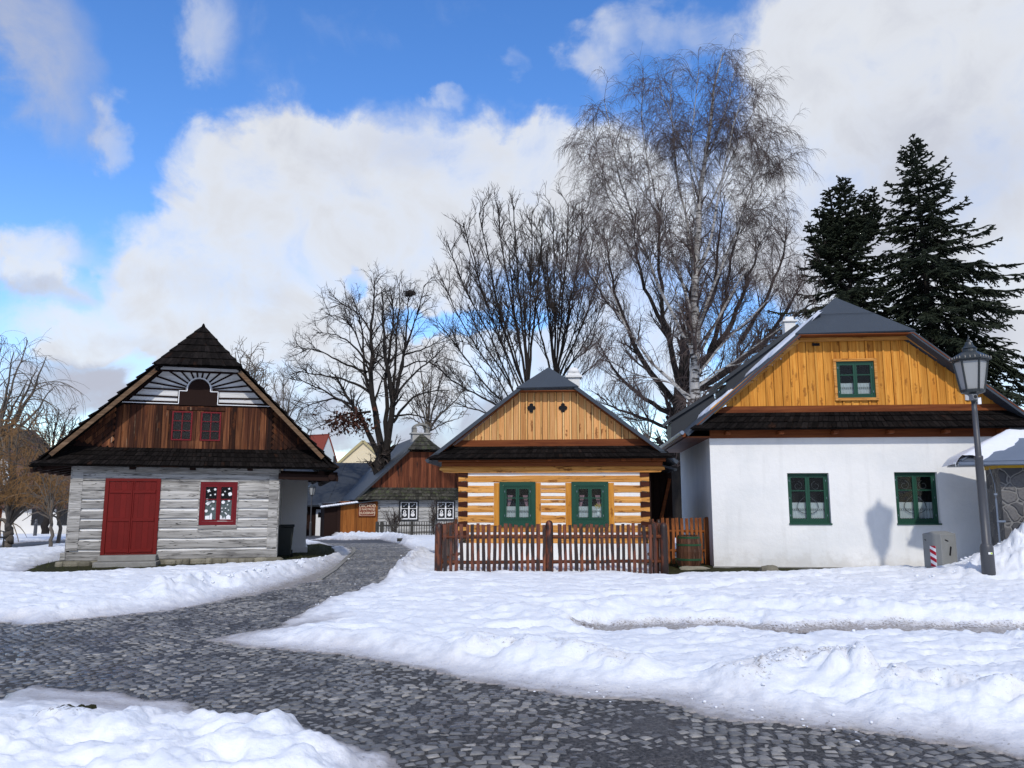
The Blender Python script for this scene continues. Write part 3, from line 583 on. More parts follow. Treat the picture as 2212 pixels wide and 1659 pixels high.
# clods of snow thrown up by the plough, a few loose bits on the setts
def clods():
    r=random.Random(12); m=MB(5); spots=[]
    def near(pts,w,n,s0,s1):
        P=[gr(*p) for p in pts]
        for _ in range(n):
            i=r.randrange(len(P)-1); t=r.random(); x=P[i][0]+(P[i+1][0]-P[i][0])*t+r.gauss(0,w); y=P[i][1]+(P[i+1][1]-P[i][1])*t+r.gauss(0,w); spots.append((x,y,r.uniform(s0,s1)))
    near([(860,1236),(880,1214),(905,1200)],.25,12,.04,.10); near([(1640,1484),(1800,1478),(2000,1525)],.25,34,.02,.05); near([(400,1284),(560,1260),(740,1206)],.16,60,.03,.09)
    near([(1250,1368),(1700,1374),(2200,1380)],.25,40,.02,.05); near([(1960,1262),(2060,1245),(2200,1262)],.4,34,.03,.09); near([(1106,1483),(1481,1521),(1981,1598)],.12,26,.01,.04); near([(600,1345),(700,1300),(820,1258)],.2,18,.015,.045)
    for x,y,s in spots:
        z=gh(x,y); n=8; vs=[];
        base=[(0,0,1),(0,0,-1)]+[(math.cos(a*math.pi/2+ .3),math.sin(a*math.pi/2+.3),.0) for a in range(4)]
        ve=[Vector(b)*s*r.uniform(.6,1.1) for b in base]; a=r.random()*6
        ve=[Vector((v.x*math.cos(a)-v.y*math.sin(a),v.x*math.sin(a)+v.y*math.cos(a),v.z*.7))+Vector((x,y,z+s*.25)) for v in ve]
        m.add(ve,((0,2,3),(0,3,4),(0,4,5),(0,5,2),(1,3,2),(1,4,3),(1,5,4),(1,2,5)))
    o=m.build('snow_clods',M['clod'],None,True); sb=o.modifiers.new('s','SUBSURF'); sb.levels=sb.render_levels=1
    tag(o,'loose clods of snow thrown up along the ploughed edges','snow',kind='stuff')
M['clod']=plain('snow_clod',(.74,.77,.82),.7,nscale=12,namt=.06,bump=.4,bscale=40,vamt=.08)
clods()
# ================================================================ BUILDING KIT
def lines(pts):   # piecewise roof line z(x)
    def f(x):
        for (x0,z0),(x1,z1) in zip(pts,pts[1:]):
            if x0<=x<=x1: return z0+(z1-z0)*(x-x0)/(x1-x0+1e-9)
        return pts[0][1] if x<pts[0][0] else pts[-1][1]
    return f
def boards(m,f,x0,x1,z0,w,y0,t,batt=.045,bt=.022,holes=(),bm=None,gap=.004):
    n=max(1,int(round((x1-x0)/w))); w=(x1-x0)/n; kinks=[]
    for i in range(n):
        a,b=x0+i*w+gap,x0+(i+1)*w-gap; segs=[(z0,None)]
        for (hx0,hx1,hz0,hz1) in holes:
            if a<hx1 and b>hx0:
                segs=[(z0,hz0),(hz1,None)]
                a2,b2=max(a,hx0),min(b,hx1)
                if a<hx0-.01: m.prism([(a,hz0),(hx0,hz0),(hx0,hz1),(a,hz1)],y0,y0+t,None)
                if b>hx1+.01: m.prism([(hx1,hz0),(b,hz0),(b,hz1),(hx1,hz1)],y0,y0+t,None)
        v=m.r.random()
        for s0,s1 in segs:
            za,zb=(f(a),f(b)) if s1 is None else (s1,s1)
            if max(za,zb)<=s0+.01: continue
            m.prism([(a,s0),(b,s0),(b,max(s0+.001,zb)),(a,max(s0+.001,za))],y0,y0+t,v)
    if batt:
        q=bm or m
        for i in range(1,n):
            x=x0+i*w+q.r.uniform(-.006,.006); top=f(x)
            segs=[(z0,top)]
            for (hx0,hx1,hz0,hz1) in holes:
                if hx0-batt/2<x<hx1+batt/2: segs=[(z0,hz0),(hz1,top)]
            for s0,s1 in segs:
                if s1-s0>.05: q.box(x-batt/2,x+batt/2,y0-bt,y0,s0,s1)
def sheet(x0,x1,z0,z1,y,amp=.012,waves=6,scallop=.0,tilt=0.,top=None):
    n=waves*6; V=[];Fq=[]
    for i in range(n+1):
        t=i/n; x=x0+(x1-x0)*t; yy=y+amp*math.sin(t*waves*2*math.pi)
        V+=[(x,yy,z0+scallop*abs(math.sin(t*waves*2*math.pi))),(x,yy,(z0+z1)/2),(x,yy,z1)]
    for i in range(n):
        for k in range(2): Fq.append((i*3+k,(i+1)*3+k,(i+1)*3+k+1,i*3+k+1))
    return V,Fq
def window(root,x0,x1,z0,z1,y,fm,curtain='lace',sash=.045,fr=.05,depth=.07,bar=.36,case=0.,recess=.45,hinge=True,grille=False,tie=False,name='window',six=False):
    m=MB(7); m.box(x0,x0+fr,y,y+depth,z0,z1); m.box(x1-fr,x1,y,y+depth,z0,z1); m.box(x0+fr,x1-fr,y,y+depth,z0,z0+fr*1.2); m.box(x0+fr,x1-fr,y,y+depth,z1-fr,z1)
    w=m.build(name,fm,root)
    ix0,ix1,iz0,iz1=x0+fr,x1-fr,z0+fr*1.2,z1-fr; xm=(ix0+ix1)/2; g=.004
    for a,b in ((ix0+g,xm-g/2),(xm+g/2,ix1-g)):
        s=MB(8); ya,yb=y+.008,y+.05; zb=iz1-(iz1-iz0)*bar
        s.box(a,a+sash,ya,yb,iz0+g,iz1-g); s.box(b-sash,b,ya,yb,iz0+g,iz1-g); s.box(a+sash,b-sash,ya,yb,iz0+g,iz0+g+sash); s.box(a+sash,b-sash,ya,yb,iz1-g-sash,iz1-g); 
        if not six: s.box(a+sash,b-sash,ya+.006,yb-.004,zb-.014,zb+.014)
        else:
            for q in (1/3,2/3): s.box(a+sash*.5,b-sash*.5,ya+.006,yb-.004,iz0+(iz1-iz0)*q-.01,iz0+(iz1-iz0)*q+.01)
        s.build('sash',fm,w)
        pn=MB(9); pn.box(a+sash*.8,b-sash*.8,y+.028,y+.031,iz0+g+sash*.8,iz1-g-sash*.8); pn.build('pane',M['glass'],w)
        if curtain=='lace':
            V,Fq=sheet(a+sash*.6,b-sash*.3,iz0+sash*1.05,iz0+(iz1-iz0)*.40,y+.10,.008,5,.016); npmesh('curtain',V,Fq,M['lace'],w)
            l=MB(2); zz=iz0+(iz1-iz0)*.24
            for k in range(7): 
                xx=a+sash+(b-a-sash*1.6)*(k+.5)/7; l.box(xx-.013,xx+.013,y+.083,y+.086,zz-.004,zz+.018)
            l.box(a+sash,b-sash*.7,y+.0865,y+.0885,zz-.018,zz-.012); l.box(a+sash,b-sash*.7,y+.0865,y+.0885,zz+.026,zz+.031); l.build('lace_trim',M['greyblind'],w)
    if tie:
        for k,(a,b) in enumerate(((ix0+sash*1.3,ix0+.16),(ix1-.16,ix1-sash*1.1))):
            t=MB(3); zt,zm,zl=iz1-.2,iz0+(iz1-iz0)*.62,iz0+(iz1-iz0)*.34; s=1 if k==0 else -1
            for j in range(7):
                u0,u1=j/7,(j+.8)/7; q=lambda u,wd,c:c+(u-.5)*wd
                cx=(a+b)/2+s*.03; cm=cx-s*.01; cl=cx-s*.05
                t.add([(q(u0,.13,cx),y+.12+.01*(j%2),zt),(q(u1,.13,cx),y+.12,zt),(q(u1,.10,cm),y+.12,zm),(q(u0,.10,cm),y+.12+.01*(j%2),zm)],((0,1,2,3),),j%2)
                t.add([(q(u0,.10,cm),y+.12+.01*(j%2),zm),(q(u1,.10,cm),y+.12,zm),(q(u1,.04,cl),y+.12,zl),(q(u0,.04,cl),y+.12,zl)],((0,1,2,3),),j%2)
            t.build('tied_curtain',M['pinkcloth'],w)
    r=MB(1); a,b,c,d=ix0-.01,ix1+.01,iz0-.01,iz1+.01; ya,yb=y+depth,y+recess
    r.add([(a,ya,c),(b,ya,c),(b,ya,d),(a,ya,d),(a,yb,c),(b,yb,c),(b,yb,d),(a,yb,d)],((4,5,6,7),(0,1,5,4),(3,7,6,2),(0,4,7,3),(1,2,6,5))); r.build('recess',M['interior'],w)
    if hinge:
        h=MB(4)
        for xx in (ix0+.004,ix1-.004):
            for t_ in (.12,.5,.88) if grille else (.12,.86): h.box(xx-.006,xx+.006,y-.008,y,iz0+(iz1-iz0)*t_-.022,iz0+(iz1-iz0)*t_+.022)
        h.build_each('hinge',M['zinc'],w)
    if grille:
        g_=MB(4); zc,xc=(z0+z1)/2,(x0+x1)/2
        for s in (-1,1):
            p=[(xc+s*(.02+.0*t),y+.065,0) for t in range(1)]
            arc=[(xc+s*.03,zc+.06),(xc+s*.14,zc-.03),(xc+s*.235,zc-.13),(xc+s*.255,zc-.22),(xc+s*.22,zc-.30),(xc+s*.13,zc-.355),(xc,zc-.38)]
            g_.tube([(a,y+.062,c) for a,c in arc],.008,6)
            sp=[]
            for k in range(15):
                t=k/14; an=math.pi*.55+t*2*math.pi*1.05; rr=.115*(1-.62*t); sp.append((xc-s*.215+s*rr*math.cos(an)*-1,zc+.30+rr*math.sin(an)))
            g_.tube([(a,y+.062,c) for a,c in sp],.008,6)
        g_.build('scroll_grille',M['iron'],w)
    return w
def slope_roof(root,name,mt,eL,hL,ap,hR,eR,yf,ya,yb,t=.09,hipmat=None,hipfn=None):
    # two slopes, half hip at the front; e*,h*,ap are (x,z)
    m=MB(2); P=lambda p,y:(p[0],y,p[1])
    m.slab([P(eL,yf),P(hL,yf),P(ap,ya),P(ap,yb),P(eL,yb)],t,.4)
    m.slab([P(eR,yb),P(ap,yb),P(ap,ya),P(hR,yf),P(eR,yf)],t,.6)
    r=m.build(name,mt,root); return r
def tri_hip(root,name,mt,hL,hR,ap,yf,ya,t=.03,over=.05):
    m=MB(2); m.slab([(hL[0]-over,yf-.03,hL[1]-.01),(hR[0]+over,yf-.03,hR[1]-.01),(ap[0],ya,ap[1]+.03)],t,.5)
    return m.build(name,mt,root)
def log_ends(m,xs,y0,y1,zs,w,h):
    for x in xs: m.cbox(x-w/2,x+w/2,y0,y1,zs-h/2,zs+h/2,.012)
def chimney(root,x,y,w,z0,z1,capw,dome=True):
    c=MB(3); c.box(x-w/2,x+w/2,y-w/2,y+w/2,z0,z1,.5); c.box(x-capw/2,x+capw/2,y-capw/2,y+capw/2,z1,z1+.07,.5); c.box(x-capw/2+.06,x+capw/2-.06,y-capw/2+.06,y+capw/2-.06,z1+.07,z1+.14,.4)
    ch=c.build('chimney',M['limewhite'],root,bevel=.01)
    if dome:
        d=MB(3); n=10
        for s in range(6):
            pass
        d.lathe([(capw*.40,z1+.14),(capw*.36,z1+.22),(capw*.24,z1+.29),(.02,z1+.32)],(x,y,0),14); d.build('chimney_cap',M['limewhite'],ch,True)
    return ch
# ================================================================ LEFT LOG COTTAGE
def left_house():
    A=R(15.5); H1=empty('log_house',(-11.0,19.7,0),A,'old grey log house with white chinking, red double door and painted sunburst gable','house')
    rows=[.13,.35,.61,.86,1.11,1.355,1.60,1.85,2.09,2.29,2.48]
    b=MB(1); b.box(.05,3.03,.045,.16,.13,2.48,.5); b.box(3.92,4.86,.045,.16,.13,2.48,.5); b.box(3.03,3.92,.045,.16,.13,1.0,.5); b.box(3.03,3.92,.045,.16,2.08,2.48,.5); b.build('chinking',M['chink'],H1)
    m=MB(11)
    for i,(a,c) in enumerate(zip(rows,rows[1:])):
        g=.052 if i<7 else .008
        z0,z1=a+(g if i else 0),c
        if i>=9: segs=[(0.0,4.95)]
        elif a>=2.08: segs=[(.25,2.98 if False else 4.72)]
        elif a>=.98: segs=[(.25,.76),(2.06,3.0),(3.95,4.72)]
        elif a>.3: segs=[(.25,.76),(2.06,4.72)]
        else: segs=[(-.02,.76),(2.06,4.97)]
        for x0,x1 in segs:
            z1b=min(z1,2.48)
            m.log(x0,x1,0,.1,z0,z1b,.007,.2,.015)
            if i<7 and m.r.random()<.6 and x1-x0>1: # a long split in the log
                pass
        if .3<a<2.2:
            for xa,xb in ((0,.25),(4.72,4.95)):
                h=.045 if i%2 else .03
                m.cbox(xa-(.02 if i%2 and xa==0 else 0),xb+(.02 if i%2 and xa>1 else 0),-.006-.004*(i%2),.1,a+(.03 if (i-1)%2==0 else .045),c+(.04 if (i+0)%2==1 else .027),.006)
    m.log(.76,2.06,0,.1,2.165,2.29,.004); m.log(3.0,3.95,0,.1,.87,.975,.004)
    m.box(2.985,3.015,-.02,.08,.98,2.12); m.box(3.93,3.96,-.02,.08,.98,2.12); m.box(2.985,3.96,-.02,.08,2.095,2.125)
    m.box(-.04,.0,.02,6.,.13,2.48,.4); m.box(4.95,4.99,.02,5.,.13,2.48,.4)   # side walls
    m.cbox(-.13,.0,-.03,.3,.14,.33,.02)
    m.build('log_wall',M['greylog'],H1)
    # plinth of field stones
    p=MB(21); x=-.22
    while x<5.1:
        w=p.r.uniform(.14,.42)
        if not (.7<x<2.1 or .7<x+w<2.1):
            n=9; prof=[(.5,-.06),(.58,.0),(.57,.08),(.40,.115)]
            Mx=Matrix.Translation((x+w/2,p.r.uniform(.0,.05),p.r.uniform(.0,.02)))@Matrix.Rotation(p.r.uniform(-.2,.2),4,'Z')@Matrix.Diagonal((w,.24,p.r.uniform(.9,1.2),1))
            p.lathe(prof,n=9,M=Mx)
        x+=w*.92
    p.box(-.1,.74,-.02,.1,-.1,.13,.4); p.box(2.1,5.0,-.02,.1,-.1,.13,.4); p.build('stone_plinth',M['fieldstone'],H1,bevel=.02)
    s=MB(2); s.cbox(.78,2.10,-.33,0.,.12,.262,.012,.5); s.cbox(.74,2.16,-.62,-.0,-.03,.12,.012,.5); s.build('doorstep',M['stone'],H1,bevel=.008)
    # red double door
    d=MB(5); d.box(.77,.86,-.035,.08,.262,2.165,.5); d.box(1.97,2.06,-.035,.08,.262,2.165,.5); d.box(.86,1.97,-.035,.08,2.09,2.165,.5); d.box(.86,1.97,-.01,.08,.262,.29,.3)
    D=d.build('door',M['red'],H1,bevel=.004)
    for a,c in ((.865,1.412),(1.418,1.965)):
        l=MB(int(a*100)); n=4
        for k in range(n): l.box(a+(c-a)*k/n+.0015,a+(c-a)*(k+1)/n-.0015,-.012,.04,.295,2.085)
        for z in (.36,1.13,1.83): l.cbox(a+.012,c-.012,-.030,-.012,z-.045,z+.045,.006,.45)
        l.cbox(c-.035 if a<1 else a,c if a<1 else a+.035,-.033,-.012,.295,2.085,.005,.5)
        lf=l.build('door_leaf',M['red'],D)
        q=MB(2)
        for z in (.36,1.83): q.box(a+.02 if a<1 else c-.34,a+.34 if a<1 else c-.02,-.036,-.030,z-.018,z+.018)
        q.build_each('strap_hinge',M['red'],D)
        q=MB(2); q.box(a+.01,c-.01,-.0125,-.0118,1.0895,1.096,.1); q.box(a+.01,c-.01,-.0125,-.0118,1.785,1.79,.1); q.build_each('door_seam',M['black'],D)
    # window with paper stars
    w=window(H1,3.02,3.93,.98,2.09,-.01,M['crimson'],None,.05,.075,.09,.40,hinge=False)
    for a,c in ((3.11,3.455),(3.505,3.84)):
        V,Fq=sheet(a,c,1.06,1.62,.045,.006,3,0); npmesh('blind',V,Fq,M['greyblind'],w)
    pp=MB(31)
    def star(cx,cz,r,n,inn=.45,rot=0.):
        pp=MB(31)
        pts=[]
        for k in range(2*n):
            rr=r if k%2==0 else r*inn; a=rot+math.pi*k/n; pts.append((cx+rr*math.sin(a),cz+rr*math.cos(a)))
        for k in range(2*n):
            p0,p1=pts[k],pts[(k+1)%(2*n)]; pp.add([(cx,.0125,cz),(p0[0],.0125,p0[1]),(p1[0],.0125,p1[1])],((0,1,2),),.5)
        pp.build('paper_star',M['paper'],w)
    W4=lambda x,z:(3.02+(x-250)/1010*.92,2.09-(z-225)/1225*1.11)
    for x,z,r,n,i in ((470,480,58,4,.45),(640,440,42,8,.6),(525,603,22,12,.95),(645,580,34,5,.45),(1018,420,38,4,.5),(910,497,28,5,.45),(855,590,33,12,.93),(1050,570,60,4,.85),(440,727,38,7,.6),(612,787,48,8,.5),(547,910,17,4,.5),(607,993,38,12,.93),(430,1050,46,9,.85),(875,805,50,10,.9),(1030,757,35,10,.9),(998,875,27,5,.45),(848,975,27,5,.45),(945,975,20,10,.9),(1028,1028,17,10,.9),(858,1072,19,10,.9)):
        c=W4(x,z); star(c[0],c[1],r/1010*.92,n,i,.4 if n==4 else 0)
    def ppoly(pts):
        pp=MB(32)
        q=[W4(*p) for p in pts]; pp.add([(a,.0125,b) for a,b in q],(tuple(range(len(q))),),.5); pp.build('paper_cutout',M['paper'],w)
    ppoly([(330,1300),(690,1290),(685,1335),(330,1335)]); ppoly([(410,1190),(520,1180),(525,1295),(410,1300)]); ppoly([(530,1165),(595,1150),(595,1300),(530,1300)]); ppoly([(538,1160),(570,1100),(592,1150)]); ppoly([(350,1300),(350,1250),(385,1250),(385,1300)])
    ppoly([(770,1275),(1115,1275),(1115,1330),(770,1330)]); ppoly([(775,1275),(780,1200),(815,1165),(860,1200),(860,1275)]); ppoly([(975,1275),(975,1200),(1030,1155),(1090,1200),(1090,1275)]); ppoly([(920,1095),(955,1090),(1000,1145),(975,1160)]); ppoly([(880,1275),(895,1215),(910,1275)]); ppoly([(925,1275),(937,1200),(950,1275)])
    for k in range(5): ppoly([(395+k*14,845+k*12),(450+k*26,790-k*4),(585,770+k*2),(400+k*16,853+k*12)])
    # roof: pent, gable, hip, slopes
    eL,hL,ap,hR,eR=(-.87,2.42),(1.79,5.10),(2.84,6.2),(3.85,5.13),(6.47,2.46); yf,ya=-.34,.12
    pr=MB(41); pr.shingles((-.87,-.38,2.50),(6.45,-.38,2.47),(6.03,.20,2.97),(-.38,.20,2.97),4,.105,.026); pr.slab([(-.8,-.372,2.475),(6.4,-.372,2.445),(6.1,.20,2.94),(-.4,.20,2.94)],.03,.2); pr.build('pent_roof',M['shingle'],H1)
    rf=MB(42); L=9.
    rf.shingles((eL[0],L,eL[1]),(eL[0],yf,eL[1]),(ap[0],yf+.0,ap[1]-.02) if False else (hL[0],yf,hL[1]),(hL[0],L,hL[1]),13,.6,.05,.01)
    rf.shingles((hL[0],L,hL[1]),(hL[0],yf,hL[1]),(ap[0],ya,ap[1]),(ap[0],L,ap[1]),6,.6,.05,.01)
    rf.shingles((eR[0],yf,eR[1]),(eR[0],L,eR[1]),(hR[0],L,hR[1]),(hR[0],yf,hR[1]),13,.6,.05,.01)
    rf.shingles((hR[0],yf,hR[1]),(hR[0],L,hR[1]),(ap[0],L,ap[1]),(ap[0],ya,ap[1]),6,.6,.05,.01)
    rf.slab([(eL[0]+.05,yf+.03,eL[1]-.03),(hL[0]+.03,yf+.03,hL[1]-.03),(ap[0],ya+.05,ap[1]-.06),(ap[0],L,ap[1]-.06),(eL[0]+.05,L,eL[1]-.03)],.05,.2)
    rf.slab([(eR[0]-.05,L,eR[1]-.03),(ap[0],L,ap[1]-.06),(ap[0],ya+.05,ap[1]-.06),(hR[0]-.03,yf+.03,hR[1]-.03),(eR[0]-.05,yf+.03,eR[1]-.03)],.05,.2)
    rr=rf.build('roof',M['shingle'],H1)
    hp=MB(43); hp.shingles((hL[0]-.05,yf-.14,hL[1]-.04),(hR[0]+.05,yf-.14,hR[1]-.04),(ap[0]+.03,ya,ap[1]+.05),(ap[0]-.03,ya,ap[1]+.05),6,.10,.034,.012); hp.slab([(hL[0],yf-.08,hL[1]-.06),(hR[0],yf-.08,hR[1]-.06),(ap[0],ya,ap[1]+.02)],.03,.2); hp.build('half_hip',M['shingle'],rr)
    fn=MB(4); fn.lathe([(.05,0),(.035,.06),(.012,.10)],(ap[0],ya,ap[1]+.02),8); fn.build('ridge_tip',M['shingle'],rr)
    bb=MB(44); 
    bb.beam((eL[0]+.42,yf+.03,eL[1]+.30),(hL[0]+.02,yf+.03,hL[1]-.16),.03,.105,(-.7,0,.7)); bb.beam((hR[0]+.0,yf+.03,hR[1]-.16),(eR[0]-.40,yf+.03,eR[1]+.28),.03,.105,(.7,0,.7))
    bb.build_each('barge_board',M['barge'],H1)
    bb=MB(45); bb.cbox(1.83,3.80,.06,.14,5.03,5.10,.006); bb.build('crown_board',M['whitewood'],H1)
    yg=.18; g=lines([(-.3,2.75),(1.82,4.98),(3.82,4.99),(6.0,2.72)])
    dk=MB(46); dk.prism([(-.3,2.8),(6.0,2.8),(3.84,5.0),(1.82,5.0)],yg+.04,yg+.1,.3); dk.build('gable_backing',M['darkbrown'],H1)
    gb=MB(47); fz=lambda x:min(g(x),4.08)
    boards(gb,fz,.85,2.12,2.96,.16,yg,.035,0,holes=()); boards(gb,fz,2.12,3.48,2.96,.17,yg,.035,0,holes=((2.2,2.7,3.17,3.94),(2.9,3.41,3.17,3.94))); boards(gb,fz,3.48,4.72,2.96,.155,yg,.035,0)
    for k in range(7):   # slanting boards beside
        x=.80-k*.15; gb.beam((x-.0,yg+.01,4.10-k*.15-.06),(x-.95+.0,yg+.01,3.15-k*.15-.06),.03,.10,(-.7,0,.7)) if False else None
        gb.beam((.84,yg+.02,3.05+k*.155),(.84-(.1+k*.13) if 3.05+k*.155-.1<3. else .84-.12-k*.13,yg+.02,max(2.97,3.05+k*.155-.12-k*.12)),.03,.105,(-.7,0,.7))
        gb.beam((4.74,yg+.02,3.05+k*.155),(4.74+.12+k*.13,yg+.02,max(2.97,3.05+k*.155-.12-k*.12)),.03,.105,(.7,0,.7),.0)
    gb.cbox(2.05,3.5,-.0+yg-.03,yg,3.97,4.06,.006)
    gb.build('gable_boards',M['oldboard'],H1)
    for (a,c) in ((2.2,2.7),(2.91,3.41)):
        m=MB(6); y=yg-.02; z0,z1=3.17,3.94; f=.035
        m.box(a,a+f,y,y+.05,z0,z1); m.box(c-f,c,y,y+.05,z0,z1); m.box(a+f,c-f,y,y+.05,z0,z0+f); m.box(a+f,c-f,y,y+.05,z1-f,z1); xm=(a+c)/2; m.box(xm-.014,xm+.014,y+.005,y+.045,z0+f,z1-f)
        for q in (1/3,2/3): m.box(a+f,xm-.014,y+.008,y+.042,z0+(z1-z0)*q-.009,z0+(z1-z0)*q+.009); m.box(xm+.014,c-f,y+.008,y+.042,z0+(z1-z0)*q-.009,z0+(z1-z0)*q+.009)
        w2=m.build('gable_window',M['crimson'],H1); q=MB(1); q.box(a+.03,c-.03,y+.028,y+.031,z0+.03,z1-.03); q.build('pane',M['glass'],w2)
        q=MB(1); q.box(a+.01,c-.01,y+.10,y+.13,z0,z1); q.build('recess',M['interior'],w2)
    # sunburst
    sp=MB(48); zb=4.20; fl=lambda z:1.86-(5.0-z)*.98+.06; f_r=lambda z:3.78+(5.0-z)*.97-.06
    sp.prism([(fl(zb),zb),(2.30,zb),(2.30,4.50),(3.33,4.50),(3.33,zb),(f_r(zb),zb),(f_r(4.98),4.98),(fl(4.98),4.98)],yg,yg+.03,.5)
    S_=sp.build('sunburst_panel',M['whitewood'],H1)
    ry=MB(49); cx,cz=2.82,4.50
    for tx,tz in ((1.12,4.33),(1.30,4.52),(1.47,4.70),(1.66,4.88),(2.02,5.02),(2.33,5.02),(2.58,5.02),(2.74,5.02),(2.90,5.02),(3.08,5.02),(3.36,5.02),(3.70,5.02),(3.98,4.86),(4.14,4.69),(4.30,4.52),(4.46,4.33)):
        k=.34/math.hypot(tx-cx,tz-cz); sx,sz=cx+(tx-cx)*k,cz+(tz-cz)*k
        if abs(tx-cx)>1.3: sz=max(sz,4.30 if tz<4.4 else (4.46 if tz<4.6 else sz)); 
        if tz<4.4: sx=2.33 if tx<cx else 3.31; sz=4.31
        ry.beam((sx,yg-.012,sz),(tx,yg-.012,tz),.02,.042,(0,0,1))
    for x0,x1 in ((.98,2.30),(3.33,4.66)): ry.box(x0,x1,yg-.02,yg,4.165,4.20,.5); 
    ry.beam((1.02,yg-.008,4.16),(1.86,yg-.008,5.02),.02,.035,(0,0,1)); ry.beam((4.62,yg-.008,4.16),(3.78,yg-.008,5.02),.02,.035,(0,0,1)); ry.box(1.86,3.78,yg-.02,yg,4.985,5.02,.5)
    ry.build('sunburst_rays',M['darkbrown'],H1)
    ar=[(2.34,4.10),(2.34,4.46),(2.54,4.46),(2.54,4.51)]+[(cx+.27*math.cos(math.pi*(1-k/12)),4.54+.27*math.sin(math.pi*(1-k/12))) for k in range(13)]+[(3.10,4.51),(3.10,4.46),(3.30,4.46),(3.30,4.10)]
    a2=MB(50); a2.prism(ar,yg-.03,yg+.0,.5); a2.build('arch_panel',M['darkbrown'],H1)
    ow=MB(51); path=[(.98,4.135),(2.335,4.135)]+[(2.335,4.48),(2.53,4.48),(2.53,4.53)]+[(cx+.29*math.cos(math.pi*(1-k/12)),4.55+.29*math.sin(math.pi*(1-k/12))) for k in range(13)]+[(3.11,4.53),(3.11,4.48),(3.305,4.48),(3.305,4.135),(4.68,4.135)]
    for a,c in zip(path,path[1:]): ow.beam((a[0],yg-.036,a[1]),(c[0],yg-.036,c[1]),.022,.020,(0,0,1) if abs(a[0]-c[0])>1e-3 else (1,0,0),.5)
    ow.build('arch_outline',M['paper'],H1)
    bs=MB(52); log_ends(bs,(1.38,2.81,4.22),-.16,.0,2.43,.13,.085)
    bs.box(-.8,6.4,-.30,.12,2.50,2.53,.1)
    for x in (-.72,): bs.tube([(x,-.25,2.42),(x,9,2.42)],.07,8); 
    for k in range(12): bs.beam((-.95,.05+k*.75,2.34),(.05,.05+k*.75,2.52),.10,.10)
    bs.tube([(6.33,-.2,2.24),(6.33,9,2.24)],.10,8); bs.tube([(6.05,-.1,2.32),(6.05,9,2.32)],.10,8); bs.beam((4.95,-.05,2.25),(6.5,-.05,2.2),.14,.16)
    for k in range(12): bs.beam((4.9,.3+k*.75,2.36),(6.5,.3+k*.75,2.33),.10,.10)
    bs.build('eave_beam',M['darkbrown'],H1)
    pb=MB(53); pb.box(-.02,5.80,4.9,9.,.0,2.45,.5); pb.box(-.1,5.86,4.86,9,-.1,.12,.5); pb.build('rear_wall',M['limewhite'],H1)
    ch=MB(54); ch.box(1.55,1.95,4.0,4.4,4.2,6.10,.5); ch.box(1.50,2.0,3.95,4.45,6.10,6.16,.5); ch.box(1.57,1.66,4.,4.4,6.16,6.24,.5); ch.box(1.84,1.93,4.,4.4,6.16,6.24,.5); ch.box(1.53,1.97,3.98,4.42,6.24,6.28,.5); ch.build('chimney',M['stone'],H1)
left_house()
